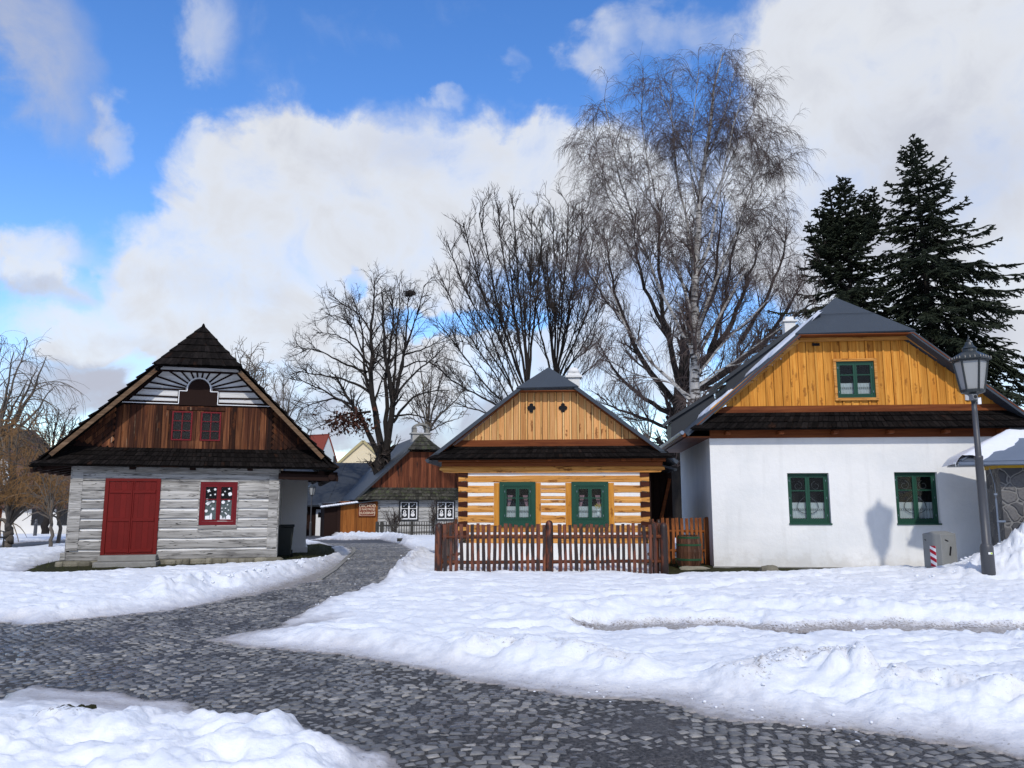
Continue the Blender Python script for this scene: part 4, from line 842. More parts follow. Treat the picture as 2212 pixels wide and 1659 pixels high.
# ================================================================ MIDDLE COTTAGE
def mid_house():
    A=R(-3); H2=empty('pine_cottage',(-1.34,19.75,0),A,'small golden log cottage with white chinking and two green windows behind a picket fence','house')
    st=[(2.29,2.22),(2.06,1.975),(1.80,1.715),(1.55,1.485),(1.32,1.25),(1.06,1.01),(.83,.78)]
    b=MB(1); 
    b.box(.2,4.55,.012,.12,.55,1.02,.5); b.box(.2,1.05,.012,.12,1.02,2.1,.5); b.box(1.91,2.83,.012,.12,1.02,2.1,.5); b.box(3.71,4.55,.012,.12,1.02,2.1,.5); b.box(.2,4.55,.012,.12,2.1,2.31,.5); b.build('chinking',M['chink'],H2)
    logs=[(2.225,2.055),(1.985,1.795),(1.722,1.543),(1.49,1.313),(1.255,1.055),(1.013,.825),(.78,.56)]
    m=MB(12); dk=MB(13)
    for i,(a,c) in enumerate(logs):
        segs=[(.20,4.55)] if i in (0,5,6) else [(.20,.885),(2.065,2.665),(3.875,4.55)]
        for x0,x1 in segs:
            if i in (1,2) and x0>2 and x1<3: 
                mid=(a+c)/2; m.log(x0,x1,0,.09,c,mid-.004,.004,.15,.012); m.log(x0,x1,0,.09,mid+.004,a,.004,.15,.012)
            else: m.log(x0,x1,0,.09,c,a,.006,.2,.016)
        for x0,x1,s in ((0,.21,1),(4.54,4.74,-1)):   # dovetailed ends
            zc=(a+c)/2+.005; h=(a-c)/2
            pts=[(x0,zc-h*.78),(x1,zc-h*.5),(x1,zc+h*.5),(x0,zc+h*.78)] if s>0 else [(x0,zc-h*.5),(x1,zc-h*.78),(x1,zc+h*.78),(x0,zc+h*.5)]
            if i<6: m.prism(pts,-.002,.09)
    for i,(a,c) in enumerate(st):
        zc=(a+c)/2-.005
        for x0,x1,s in ((0,.235,1),(4.515,4.74,-1)):
            h0,h1=.052,.072
            pts=[(x0,zc-h0),(x1,zc-h1),(x1,zc+h1),(x0,zc+h0)] if s>0 else [(x0,zc-h1),(x1,zc-h0),(x1,zc+h0),(x0,zc+h1)]
            dk.prism(pts,-.018,.09)
    m.box(0,.05,.09,5,.56,2.35,.5); m.box(4.69,4.74,.09,5,.56,2.35,.5)
    m.build('log_wall',M['pine_h'],H2); dk.build_each('log_end',M['logend'],H2)
    bm=MB(14); e0,e1=-.47,5.12
    pts=[(e0,2.425),(e0-.01,2.36),(e0+.06,2.345),(e0+.09,2.305),(e0+.2,2.30),(0,2.295),(4.74,2.30),(e1-.2,2.305),(e1-.09,2.31),(e1-.06,2.35),(e1+.01,2.365),(e1,2.43)]
    bm.prism(pts,-.05,.10,.6); bm.cbox(e0+.02,e1-.02,-.03,.1,2.43,2.455,.004,.3); bm.build('top_beam',M['pine_h'],H2)
    bd=MB(15); bd.cbox(e0+.05,e1-.05,-.09,.12,2.455,2.56,.01,.5); bd.cbox(e0-.02,e1+.02,-.20,.12,2.565,2.70,.01,.3)
    log_ends(bd,(.5,1.39,2.28,3.2,4.1,4.85),-.30,-.09,2.61,.10,.075); bd.build('eave_beam',M['redwood'],H2)
    po=MB(16)
    for x0,x1 in ((.89,1.03),(1.93,2.06),(2.67,2.82),(3.73,3.87)): po.cbox(x0,x1,-.012,.1,.985,2.045,.01)
    po.build_each('window_post',M['pine_v'],H2,10)
    pl=MB(17); pl.box(-.01,4.75,-.02,5,-.1,.56,.5); pl.build('plinth',M['limewhite'],H2)
    ss=MB(18); x=-.1
    while x<4.8:
        w=ss.r.uniform(.25,.6); ss.cbox(x,x+w-.01,-.20,0,-.08,.10,.02); x+=w
    ss.build('base_stone',M['fieldstone'],H2,bevel=.01)
    for x0,x1 in ((1.03,1.93),(2.82,3.73)):
        # casing boards with mitred corners
        c=MB(19); y0,y1=-.045,.0; z0,z1=.97,2.07; t=.10
        for P_ in ([(x0,z0),(x0+t,z0+.14),(x0+t,z1-t),(x0,z1)],[(x1-t,z0+.14),(x1,z0),(x1,z1),(x1-t,z1-t)],[(x0,z1),(x0+t,z1-t),(x1-t,z1-t),(x1,z1)],[(x0,z0),(x1,z0),(x1-t,z0+.14),(x0+t,z0+.14)]):
            cx=sum(p[0] for p in P_)/4; cz=sum(p[1] for p in P_)/4; c.prism([(cx+(p[0]-cx)*.992,cz+(p[1]-cz)*.994) for p in P_],y0,y1)
        w=window(H2,x0+t-.006,x1-t+.006,z0+.134,z1-t+.006,-.03,M['green'],'lace',.042,.035,.06,.34,tie=True)
        c.box(x0+.012,x1-.012,-.03,.0,z0+.012,z0+.13,.2); c.box(x0+.012,x0+t-.01,-.03,.0,z0+.13,z1-.012,.2); c.box(x1-t+.01,x1-.012,-.03,.0,z0+.13,z1-.012,.2); c.box(x0+t-.01,x1-t+.01,-.03,.0,z1-t+.01,z1-.012,.2); c.build('casing',M['green'],w)
    # jug with dry flowers on the right sill
    j=MB(5); j.lathe([(.035,0),(.055,.04),(.06,.09),(.04,.15),(.045,.19)],(3.48,.10,1.20),12,.5); J=j.build('jug',M['paper'],None,True); J.matrix_world=Matrix.Translation((-1.34,19.75,0))@Matrix.Rotation(A,4,'Z')@Matrix.Diagonal((1,1,1,1)); tag(J,'white jug of dry yellow flowers inside the right green window of the log cottage','jug')
    f=MB(6)
    for k in range(60):
        a=f.r.uniform(0,6.28); e=f.r.uniform(.2,1.2); l=f.r.uniform(.10,.17); p=Vector((3.48,.10,1.38)); q=p+Vector((math.cos(a)*math.sin(e)*l,math.sin(a)*math.sin(e)*l*.4,math.cos(e)*l)); f.beam(p,q,.010,.016)
    f.build('dry_flowers',M['straw'],J)
    # roof
    eL,hL,ap,hR,eR=(-.81,2.60),(1.51,4.41),(2.27,5.0),(2.97,4.44),(5.44,2.56); yf,ya=-.27,.36
    pr=MB(61); pr.shingles((-.74,-.42,2.625),(5.36,-.42,2.665),(4.86,.08,2.99),(-.20,.08,2.985),3,.105,.028); pr.slab([(-.7,-.412,2.607),(5.3,-.412,2.645),(4.86,.08,2.965),(-.20,.08,2.96)],.02,.2); pr.build('pent_roof',M['shingle'],H2)
    fa=MB(62); fa.prism([(-.14,2.97),(4.82,2.98),(4.66,3.14),(.06,3.115)],.045,.075,.4); fa.box(-.12,4.82,.015,.047,2.955,3.005,.3); fa.build('fascia',M['redwood'],H2)
    rf=slope_roof(H2,'roof',M['felt'],eL,hL,ap,hR,eR,yf,ya,5.6,.085)
    tri_hip(H2,'half_hip',M['felt'],hL,hR,ap,yf,ya)
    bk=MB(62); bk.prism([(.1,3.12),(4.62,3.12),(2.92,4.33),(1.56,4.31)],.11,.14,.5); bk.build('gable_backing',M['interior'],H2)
    pale=MB(63); bt=MB(64); g=lines([(-.2,2.9),(1.53,4.33),(2.95,4.36),(4.86,2.95)])
    boards(pale,g,.06,4.66,3.115,.182,.075,.03,.036,.028,bm=bt,gap=.027); pale.build('gable_boards',M['pine_pale'],H2); bt.build_each('batten',M['batten'],H2)  # gaps wider than the battens over black backing imitate batten shadow lines
    u=MB(65); u.beam((-.55,.04,2.70),(1.50,.04,4.30),.5,.03,(-.6,0,.8),.4); u.beam((5.15,.04,2.68),(2.98,.04,4.33),.5,.03,(.6,0,.8),.4); u.box(1.5,2.98,-.22,.08,4.325,4.345,.4)
    for s in (0,1,2): pass
    u.build('soffit',M['redwood'],H2)
    q=MB(66)
    for x in (1.83,2.63):
        z=3.93; r=.062
        pts=[]
        for k in range(4):
            a0=math.pi/2*k; cx,cz=x+.058*math.cos(a0),z+.068*math.sin(a0)
            for t in range(7):
                a=a0-1.9+3.8*t/6*.5*2; pts.append((cx+r*.85*math.cos(a),cz+r*.85*math.sin(a)))
        q.prism(pts,.043,.074,.5)
    q.build('quatrefoil_opening',M['interior'],H2)
    chimney(H2,2.96,2.0,.34,4.2,4.98,.46)
    # dark wooden barn bay joined to the right side
    sh=MB(67); sh.prism([(4.8,0),(5.6,0),(5.6,2.5),(4.8,2.5)],2.2,2.25,.2); boards(sh,lambda x:2.5,4.78,5.62,0.0,.16,2.17,.03,0); sh.box(4.76,4.8,.2,2.2,0,2.5,.1); sh.build('side_shed',M['darkbrown'],H2)
    sh=MB(68); sh.slab([(4.7,-.1,2.60),(4.7,4,2.60),(5.5,4,2.40),(5.5,.4,2.40)],.05,.4); sh.build('side_shed_roof',M['feltdark'],H2)
    st_=MB(69); st_.beam((5.0,2.0,.0),(5.55,2.1,2.2),.04,.09); st_.build('brace',M['redwood'],H2)
mid_house()
# ================================================================ WHITE HOUSE
def hole_wall(m,x0,x1,z0,z1,holes,y0,y1,rev):
    xs=sorted({x0,x1,*[h[0] for h in holes],*[h[1] for h in holes]}); zs=sorted({z0,z1,*[h[2] for h in holes],*[h[3] for h in holes]})
    for a,b in zip(xs,xs[1:]):
        for c,d in zip(zs,zs[1:]):
            if any(h[0]<=a and b<=h[1] and h[2]<=c and d<=h[3] for h in holes): continue
            m.add([(a,y0,c),(b,y0,c),(b,y0,d),(a,y0,d)],((0,1,2,3),),.5)
    for (a,b,c,d) in holes:
        m.add([(a,y0,c),(b,y0,c),(b,y0,d),(a,y0,d),(a,rev,c),(b,rev,c),(b,rev,d),(a,rev,d)],((0,4,5,1),(1,5,6,2),(2,6,7,3),(3,7,4,0)),.5)
def white_house():
    A=R(-5.2); H3=empty('white_house',(4.89,19.37,0),A,'large white plastered house with golden boarded gable, three green windows and blue grey roof','house')
    XR=7.05; L=6.; holes=[(1.83,2.81,1.055,2.27),(4.34,5.33,1.06,2.285)]
    m=MB(1); hole_wall(m,0,XR,-.08,3.16,holes,0,.3,.11); m.add([(0,0,-.08),(0,0,3.16),(0,L,3.16),(0,L,-.08)],((0,1,2,3),),.5); m.add([(XR,0,-.08),(XR,L,-.08),(XR,L,3.16),(XR,0,3.16)],((0,1,2,3),),.5); m.add([(0,L,-.08),(0,L,3.16),(XR,L,3.16),(XR,L,-.08)],((0,1,2,3),),.5)
    m.build('wall',M['housewhite'],H3)
    f=MB(2); f.box(-.03,XR,-.05,.0,-.1,.035,.3); f.build('base_strip',M['stone'],H3)
    for h in holes:
        w=window(H3,h[0]+.01,h[1]-.005,h[2]+.01,h[3]-.005,.10,M['green'],'lace',.05,.045,.07,.34,grille=True)
        s=MB(3); s.box(h[0]-.012,h[1]+.015,-.03,.1,h[2]-.025,h[2]+.012,.5); s.build('sill',M['green'],w)
    cs=MB(4); x0,x1,z0,z1=3.09,4.13,4.045,5.09; t=.065
    cs.box(x0,x0+t,.03,.09,z0,z1); cs.box(x1-t,x1,.03,.09,z0,z1); cs.box(x0+t,x1-t,.03,.09,z1-t,z1); cs.box(x0+t,x1-t,.03,.09,z0,z0+t)
    w=window(H3,x0+t,x1-t,z0+t,z1-t,.07,M['green'],'lace',.045,.045,.07,.36); cs.build('casing',M['pine_h'],w)
    eL,hL,ap,hR,eR=(-.62,3.24),(2.18,5.68),(3.53,6.86),(4.89,5.71),(7.86,3.24); yf,ya=-.32,.95
    pr=MB(71); pr.shingles((-.52,-.42,3.33),(7.75,-.42,3.33),(7.3,.10,3.79),(.10,.10,3.81),3,.12,.032); pr.slab([(-.48,-.412,3.312),(7.7,-.412,3.312),(7.3,.10,3.765),(.10,.10,3.785)],.02,.2); pr.build('pent_roof',M['shingle'],H3)
    sf=MB(72); sf.cbox(0.0,XR,-.06,.0,3.13,3.33,.006); sf.box(-.45,XR+.5,-.36,.1,3.345,3.365,.3); log_ends(sf,(.42,1.68,2.96,4.25,5.53,6.8),-.30,-.06,3.245,.12,.08); sf.build('eave_beam',M['redwood'],H3)
    fa=MB(73); fa.prism([(.12,3.795),(7.3,3.785),(7.05,3.93),(.42,3.93)],.07,.10,.6); fa.box(.14,7.28,.03,.072,3.765,3.825,.4); fa.build('fascia',M['redwood'],H3)
    rf=slope_roof(H3,'roof',M['felt'],eL,hL,ap,hR,eR,yf,ya,L,.10)
    tri_hip(H3,'half_hip',M['felt'],hL,hR,ap,yf,ya,.035,.07)
    hs=MB(74); k=.48; a=(hL[0]+(ap[0]-hL[0])*k,yf+(ya-yf)*k-.045,hL[1]+(ap[1]-hL[1])*k+.03); b=(hR[0]+(ap[0]-hR[0])*k,yf+(ya-yf)*k-.045,hR[1]+(ap[1]-hR[1])*k+.03); hs.beam(a,b,.012,.006,(0,-.7,.7)); hs.build('sheet_joint',M['feltdark'],rf)
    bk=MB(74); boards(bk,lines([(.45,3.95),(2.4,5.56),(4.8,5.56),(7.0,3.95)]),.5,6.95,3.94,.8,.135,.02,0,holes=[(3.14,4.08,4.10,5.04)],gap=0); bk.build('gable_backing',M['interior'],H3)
    pv=MB(75); bt=MB(76); g=lines([(.3,3.85),(2.36,5.57),(4.80,5.58),(7.1,3.80)])
    hol=[(x0+t,x1-t,z0+t,z1-t)]
    boards(pv,g,.44,6.98,3.93,.205,.10,.03,.045,.026,holes=hol,bm=bt,gap=.026); pv.build('gable_boards',M['pine_v'],H3); bt.build_each('batten',M['pine_v'],H3)  # dark slits left beside each batten stand in for its shade
    bg=MB(77)
    bg.beam((.10,-.0,3.80),(2.26,-.0,5.60),.035,.17,(-.65,0,.75)); bg.beam((7.25,-.0,3.80),(4.94,-.0,5.62),.035,.17,(.65,0,.75)); bg.box(2.30,4.90,-.02,.04,5.53,5.62)
    bg.build_each('barge_board',M['pine_h'],H3)
    so=MB(78); so.beam((-.35,-.12,3.42),(2.22,-.12,5.62),.42,.02,(-.65,0,.75),.5); so.beam((7.6,-.12,3.42),(4.9,-.12,5.64),.42,.02,(.65,0,.75),.5); so.box(2.2,4.9,-.33,.1,5.625,5.645,.5); so.build('soffit',M['redwood'],H3)
    ho=MB(79); ho.box(2.62,2.80,.065,.069,5.43,5.50,.1); ho.build('vent_slot',M['interior'],H3)
    lb=MB(79); lb.box(6.15,6.28,.045,.07,4.02,4.16,.1); lb.build('junction_box',M['bluewhite'],H3)
    ls=MB(80); ls.box(-.60,0,-.2,L,3.14,3.17,.4); ls.tube([(-.66,-.3,3.20),(-.66,L,3.20)],.055,8); ls.build('left_eave',M['redwood'],H3)
    gu=MB(81); gu.tube([(-.70,-.36,3.25),(-.70,L,3.25)],.05,8); gu.build('gutter',M['zinc'],H3)
    c=MB(82); c.box(3.32,3.66,5.3,5.64,6.2,7.24,.5); c.box(3.26,3.72,5.24,5.70,7.24,7.30,.5); c.box(3.36,3.62,5.34,5.60,7.30,7.42,.5); c.build('chimney',M['limewhite'],H3,bevel=.008)
    # shed dormers on the left slope
    d=MB(83); d.slab([(.95,3.4,5.12),(.95,5.95,5.12),(3.2,5.95,6.75),(3.2,3.4,6.75)],.10,.3); d.box(1.15,3.0,3.55,5.8,4.75,5.05,.1); d.prism([(1.1,4.6),(1.1,5.15),(3.1,6.55),(3.3,6.4)],3.5,3.55,.1); d.build('dormer',M['feltdark'],H3)
    d=MB(84); d.slab([(-.55,4.0,4.05),(-.55,6.0,4.05),(.9,6.0,4.95),(.9,4.0,4.95)],.09,.3); d.prism([(-.5,3.35),(-.45,4.02),(.8,4.85),(.9,4.5)],4.1,4.15,.1); d.box(-.4,.7,4.15,5.9,3.5,4.0,.1); d.build('dormer',M['feltdark'],H3)
    # snow lying on the left slope
    def on(x,y,h): return (x,y,eL[1]+(x-eL[0])*(hL[1]-eL[1])/(hL[0]-eL[0])+h)
    nx,ny=60,50; V=[];Fq=[]
    xs=np.linspace(-.5,3.4,nx); ys=np.linspace(-.1,4.0,ny); XX,YY=np.meshgrid(xs,ys); 
    thick=.07+.03*fbm(XX*1.5,YY*1.5,5,3); m1=sst(fbm(XX*1.6+3,YY*1.3,8,4)*1.1+.12+1.1*np.exp(-((XX-2.35)/.75)**4)+.9*np.exp(-((XX-.45)/.30)**4)-.75,0,.12)
    edge=sst(YY+.12*fbm(XX*5,YY*5,4,3),.12,.3)*sst(XX,-.5,-.3)*sst(XX,3.4,3.2); th=thick*m1*edge
    ZZ=eL[1]+(XX-eL[0])*(hL[1]-eL[1])/(hL[0]-eL[0])+th*1.2-.012
    V=np.stack([XX,YY,ZZ],-1).reshape(-1,3); i=np.arange((ny-1)*(nx-1)); a=(i//(nx-1))*nx+i%(nx-1)
    keep=(th.ravel()[np.stack([a,a+1,a+nx+1,a+nx],-1)]>.004).any(1); Fq=np.stack([a,a+1,a+nx+1,a+nx],-1)[keep]
    o=npmesh('roof_snow',V,Fq,M['clod'],None,True); o.matrix_world=Matrix.Translation((4.89,19.37,0))@Matrix.Rotation(A,4,'Z'); tag(o,'patchy snow left on the left slope of the white house roof','snow',kind='stuff')
white_house()
# ================================================================ BUILDINGS FURTHER OFF
def txt(s,size,x,y,z,parent,mt,name='lettering',sx=1.):
    c=bpy.data.curves.new(name,'FONT'); c.body=s; c.size=size; c.extrude=.006; c.align_x='CENTER'; c.align_y='CENTER'; c.offset=0
    c.materials.append(mt); t=bpy.data.objects.new('t',c); COL.objects.link(t); me=bpy.data.meshes.new_from_object(t.evaluated_get(bpy.context.evaluated_depsgraph_get())); bpy.data.objects.remove(t)
    if not me.materials: me.materials.append(mt)
    o=bpy.data.objects.new(name,me); COL.objects.link(o); o.parent=parent; o.location=(x,y,z); o.rotation_euler=(math.pi/2,0,0); o.scale=(sx,1,1); return o
def shop():
    zb=-.98; A=R(18); O=(-9.91,58.); H4=empty('music_shop',(O[0],O[1],zb),A,'low log shop with red brown gable and paper violins in its windows','shop')
    Z=lambda z:z-zb
    m=MB(1)
    z=.1
    while z<2.7:
        h=m.r.uniform(.22,.3); m.log(0,8.2,0,.12,z,min(z+h-.015,2.75),.008,.4,.02); z+=h
    m.build('log_wall',M['whitelog'],H4); b=MB(2); b.box(0,8.2,.05,14,0,2.75,.1); b.build('wall_core',M['darkbrown'],H4)
    eL,hL,ap,hR,eR=(-1.72,Z(1.68)),(2.17,Z(5.38)),(3.4,Z(6.62)),(4.66,Z(5.42)),(8.6,Z(1.68)); yf,ya=-.45,.9
    slope_roof(H4,'roof',M['feltdark'],eL,hL,ap,hR,eR,yf,ya,14,.16)
    hp=MB(3); hp.shingles((hL[0]-.05,yf-.05,hL[1]),(hR[0]+.05,yf-.05,hR[1]),(ap[0]+.05,ya,ap[1]+.06),(ap[0]-.05,ya,ap[1]+.06),4,.25,.05,.02); hp.build('half_hip',M['oldshingle'],H4)
    pr=MB(4); pr.shingles((-1.6,-.6,Z(1.68)),(8.5,-.6,Z(1.68)),(7.6,.2,Z(2.62)),(-.65,.2,Z(2.62)),4,.22,.05,.02); pr.slab([(-1.55,-.55,Z(1.66)),(8.45,-.55,Z(1.66)),(7.6,.2,Z(2.58)),(-.65,.2,Z(2.58))],.03,.2); pr.build('pent_roof',M['oldshingle'],H4)
    g=lines([(-.7,Z(2.5)),(2.25,Z(5.25)),(4.6,Z(5.25)),(7.6,Z(2.5))]); gb=MB(5); boards(gb,g,-.6,7.5,Z(2.55),.2,.15,.05,.0); gb.build('gable_boards',M['oldred'],H4)
    gk=MB(6); gk.prism([(-.7,Z(2.5)),(7.6,Z(2.5)),(4.6,Z(5.3)),(2.25,Z(5.3))],.25,.3,.5); gk.build('gable_backing',M['darkbrown'],H4)
    for x0 in (1.63,4.41):
        x1=x0+1.48; z0,z1=Z(.13),Z(1.6); y=-.03
        c=MB(7); c.box(x0,x0+.12,y-.03,y+.05,z0,z1); c.box(x1-.12,x1,y-.03,y+.05,z0,z1); c.box(x0+.12,x1-.12,y-.03,y+.05,z0,z0+.12); c.box(x0+.12,x1-.12,y-.03,y+.05,z1-.08,z1)
        w=MB(8); a,b_,q,p=x0+.12,x1-.12,z0+.12,z1-.08; xm=(a+b_)/2; zm=q+(p-q)*.62
        for r in ((a,a+.06,q,p),(b_-.06,b_,q,p),(xm-.05,xm+.05,q,p),(a+.06,b_-.06,q,q+.08),(a+.06,b_-.06,p-.05,p)): w.box(r[0],r[1],y-.05,y+.02,r[2],r[3])
        w.box(a+.06,b_-.06,y-.045,y+.015,zm-.02,zm+.02); W_=w.build('window',M['paper'],H4); c.build('casing',M['black'],W_)
        k=MB(9); k.box(a,b_,y+.0,y+.01,q,p); k.build('pane',M['interiorglass'],W_)
        v=MB(10)
        for cx in ((a+.06+xm-.05)/2,(b_-.06+xm+.05)/2):
            zc=(q+.08+zm)/2
            for dz,rx,rz in ((-.10,.15,.13),(.12,.115,.10)):
                n=18; pts=[(cx+rx*math.cos(2*math.pi*i/n),zc+dz+rz*math.sin(2*math.pi*i/n)) for i in range(n)]; v.prism(pts,y-.012,y-.002,.5)
            v.box(cx-.03,cx+.03,y-.012,y-.002,zc+.2,zc+.27)
            # a little brass horn above
            zt=(zm+p)/2; v.beam((cx-.10,y-.007,zt-.08),(cx+.10,y-.007,zt+.06),.01,.022); v.prism([(cx+.08,zt+.02),(cx+.15,zt+.04),(cx+.11,zt+.13),(cx+.06,zt+.06)],y-.012,y-.002,.5)
            v.tube([(cx-.06+.06*math.cos(t),y-.007,zt-.06+.045*math.sin(t)) for t in [i*.7 for i in range(10)]],.008,5)
        v.build('paper_violin',M['paper'],W_)
        h=MB(11)
        for cx in ((a+.06+xm-.05)/2,(b_-.06+xm+.05)/2):
            zc=(q+.08+zm)/2; h.box(cx-.012,cx+.012,y-.016,y-.012,zc-.08,zc+.14); h.prism([(cx+.05*math.cos(i),zc+.13+.05*math.sin(i)) for i in [k*.63 for k in range(10)]],y-.016,y-.012,.5)
        h.build('violin_strings',M['interior'],W_)
    ch=MB(12); ch.box(2.9,4.3,1.8,2.6,Z(5.5),Z(6.75),.5); ch.box(2.8,4.4,1.7,2.7,Z(6.75),Z(6.85),.5)
    C=ch.build('chimney',M['limegrey'],H4); cp=MB(13)
    for x0,x1 in ((2.95,3.25),(3.95,4.25)): cp.box(x0,x1,1.85,2.55,Z(6.85),Z(7.25),.5)
    pts=[(3.6+.66*math.cos(t),Z(7.2)+.42*math.sin(t)) for t in [math.pi*i/10 for i in range(11)]]+[(3.6-.45*math.cos(t),Z(7.2)+.26*math.sin(t)) for t in [math.pi*i/10 for i in range(11)]]
    cp.prism(pts,1.8,2.6,.4); cp.build('chimney_arch',M['stone'],C)
    # timber lean-to with the shop sign
    A2=empty('timber_annex',(O[0],O[1],zb),A,'orange timber lean-to with snowy roof edge carrying the brown shop sign','shed')
    m=MB(14); f=lambda x:2.55; boards(m,f,-2.72,.05,.05,.28,-.3,.05,.0); m.build('board_wall',M['annex'],A2)
    m=MB(15); m.box(-3.75,-2.72,-.25,3,0,2.4,.3); m.box(-2.72,.0,-.24,3,0,2.5,.3); m.cbox(-2.85,-2.62,-.34,-.2,0,2.5,.01); m.build('side_wall',M['darkbrown'],A2)
    m=MB(16); m.slab([(-4.0,-.7,Z(1.15)),(.1,-.7,Z(1.68)),(.1,3,Z(1.9)),(-4.0,3,Z(1.4))],.07,.5); m.build('lean_to_roof',M['feltdark'],A2)
    m=MB(17)
    for k in range(16):
        x=-3.95+k*.16; m.lathe([(.14,-.02),(.12,.06),(.05,.10)],(x,-.62+m.r.uniform(-.05,.06),Z(1.17)+k*.021),7)
    m.build('snow_edge',M['clod'],A2,True)
    sg=empty('shop_sign',(O[0],O[1],zb),A,'brown wooden sign with pale lettering and a pale border on the timber lean-to','sign')
    s=MB(18); s.cbox(-1.36,-.12,-.42,-.36,Z(.48),Z(1.45),.02,.5); s.build('board',M['signwood'],sg)
    s=MB(19); x0,x1,z0,z1=-1.29,-.19,Z(.55),Z(1.38); 
    for a,b_ in (((x0+.1,z0),(x1-.1,z0)),((x1-.1,z0),(x1,z0+.1)),((x1,z0+.1),(x1,z1-.1)),((x1,z1-.1),(x1-.1,z1)),((x1-.1,z1),(x0+.1,z1)),((x0+.1,z1),(x0,z1-.1)),((x0,z1-.1),(x0,z0+.1)),((x0,z0+.1),(x0+.1,z0))): s.beam((a[0],-.425,a[1]),(b_[0],-.425,b_[1]),.012,.014,(0,0,1) if abs(a[0]-b_[0])>.01 else (1,0,0),.5)
    for x,z in ((x0+.03,z0+.03),(x1-.03,z0+.03),(x0+.03,z1-.03),(x1-.03,z1-.03)): s.lathe([(.03,0),(.03,.012)],M=Matrix.Translation((x,-.42,z))@Matrix.Rotation(math.pi/2,4,'X'),n=8)
    s.build('border',M['signtext'],sg)
    txt('OBCHOD',.30,-.74,-.428,Z(1.235),sg,M['signtext'],sx=.92); txt('S NÁSTROJI',.215,-.74,-.428,Z(.99),sg,M['signtext'],sx=.95); txt('HUDEBNÍMI',.245,-.74,-.428,Z(.73),sg,M['signtext'],sx=.90)
    # fence of thin palings in front
    fe=empty('paling_fence',(O[0],O[1],zb),A,'old dark grey paling fence in front of the music shop','fence'); y=-2.5
    for x in (-.30,.02,2.16,6.2): 
        p=MB(int(x*10)+50); p.lathe([(.11,0),(.11,1.12),(.06,1.18)],(x,y+.05,-.02),8); p.build('post',M['oldfence'],fe)
    r=MB(20); r.tube([(-.4,y+.05,.35),(6.3,y+.05,.33)],.04,6); r.tube([(-.4,y+.05,.85),(6.3,y+.05,.84)],.04,6); r.build('rail',M['oldfence'],fe)
    base=None
    rr=random.Random(3)
    for k in range(36):
        x=-.2+k*.18
        if base is None:
            q=MB(21); q.box(-.025,.025,-.02,.01,-.05,1.12); base=q.build('picket',M['oldfence'],fe); o=base
        else: o=base.copy(); COL.objects.link(o); o.parent=fe
        o.location=(x,y-.01,rr.uniform(-.05,.03))
M['whitelog']=wood('limewashed_log',((.55,.55,.53),(.46,.46,.45),(.26,.26,.25)),'x',(.8,12),0,.85,.2,crack=1.,spec=.1)
M['oldred']=wood('old_red_boards',((.215,.075,.035),(.135,.042,.021),(.05,.018,.011)),'z',(.5,9),.2,.75,.6,stain=((.015,.011,.01),(2.5,2.5,.5),.54,.68,.9))
M['annex']=wood('orange_brown_boards',((.30,.115,.028),(.22,.075,.016),(.11,.035,.009)),'z',(.5,9),.5,.65,.4)
M['limegrey']=plain('grey_limewash',(.42,.42,.40),.9,namt=.25,vamt=0)
M['interiorglass']=plain('black_window_glass',(.008,.008,.009),.12,vamt=0,bump=0,spec=.5)
shop()
def simple_gable(name,label,x0,x1,y0,y1,zb,ze,zr,wallm,roofm,ang=0.,ov=.3,cat='house',wins=()):
    H=empty(name,(x0,y0,zb),ang,label,cat); w=x1-x0; L=y1-y0; e,r=ze-zb,zr-zb
    m=MB(1); m.add([(0,0,0),(w,0,0),(w,0,e),(w/2,0,r),(0,0,e),(0,L,0),(w,L,0),(w,L,e),(w/2,L,r),(0,L,e)],((0,1,2,3,4),(9,8,7,6,5),(0,4,9,5),(1,6,7,2)),.5); m.build('wall',wallm,H)
    s=(r-e)/(w/2); m=MB(2)
    m.slab([(-ov,-ov,e-ov*s+.12),(w/2,-ov,r+.12),(w/2,L+ov,r+.12),(-ov,L+ov,e-ov*s+.12)],.15); m.slab([(w+ov,L+ov,e-ov*s+.12),(w/2,L+ov,r+.12),(w/2,-ov,r+.12),(w+ov,-ov,e-ov*s+.12)],.15); m.build('roof',roofm,H)
    for (a,b,c,d,y) in wins:
        q=MB(3); q.box(a,b,-.04+y,.02+y,c,d); q.build('window',M['interiorglass'],H)
    return H
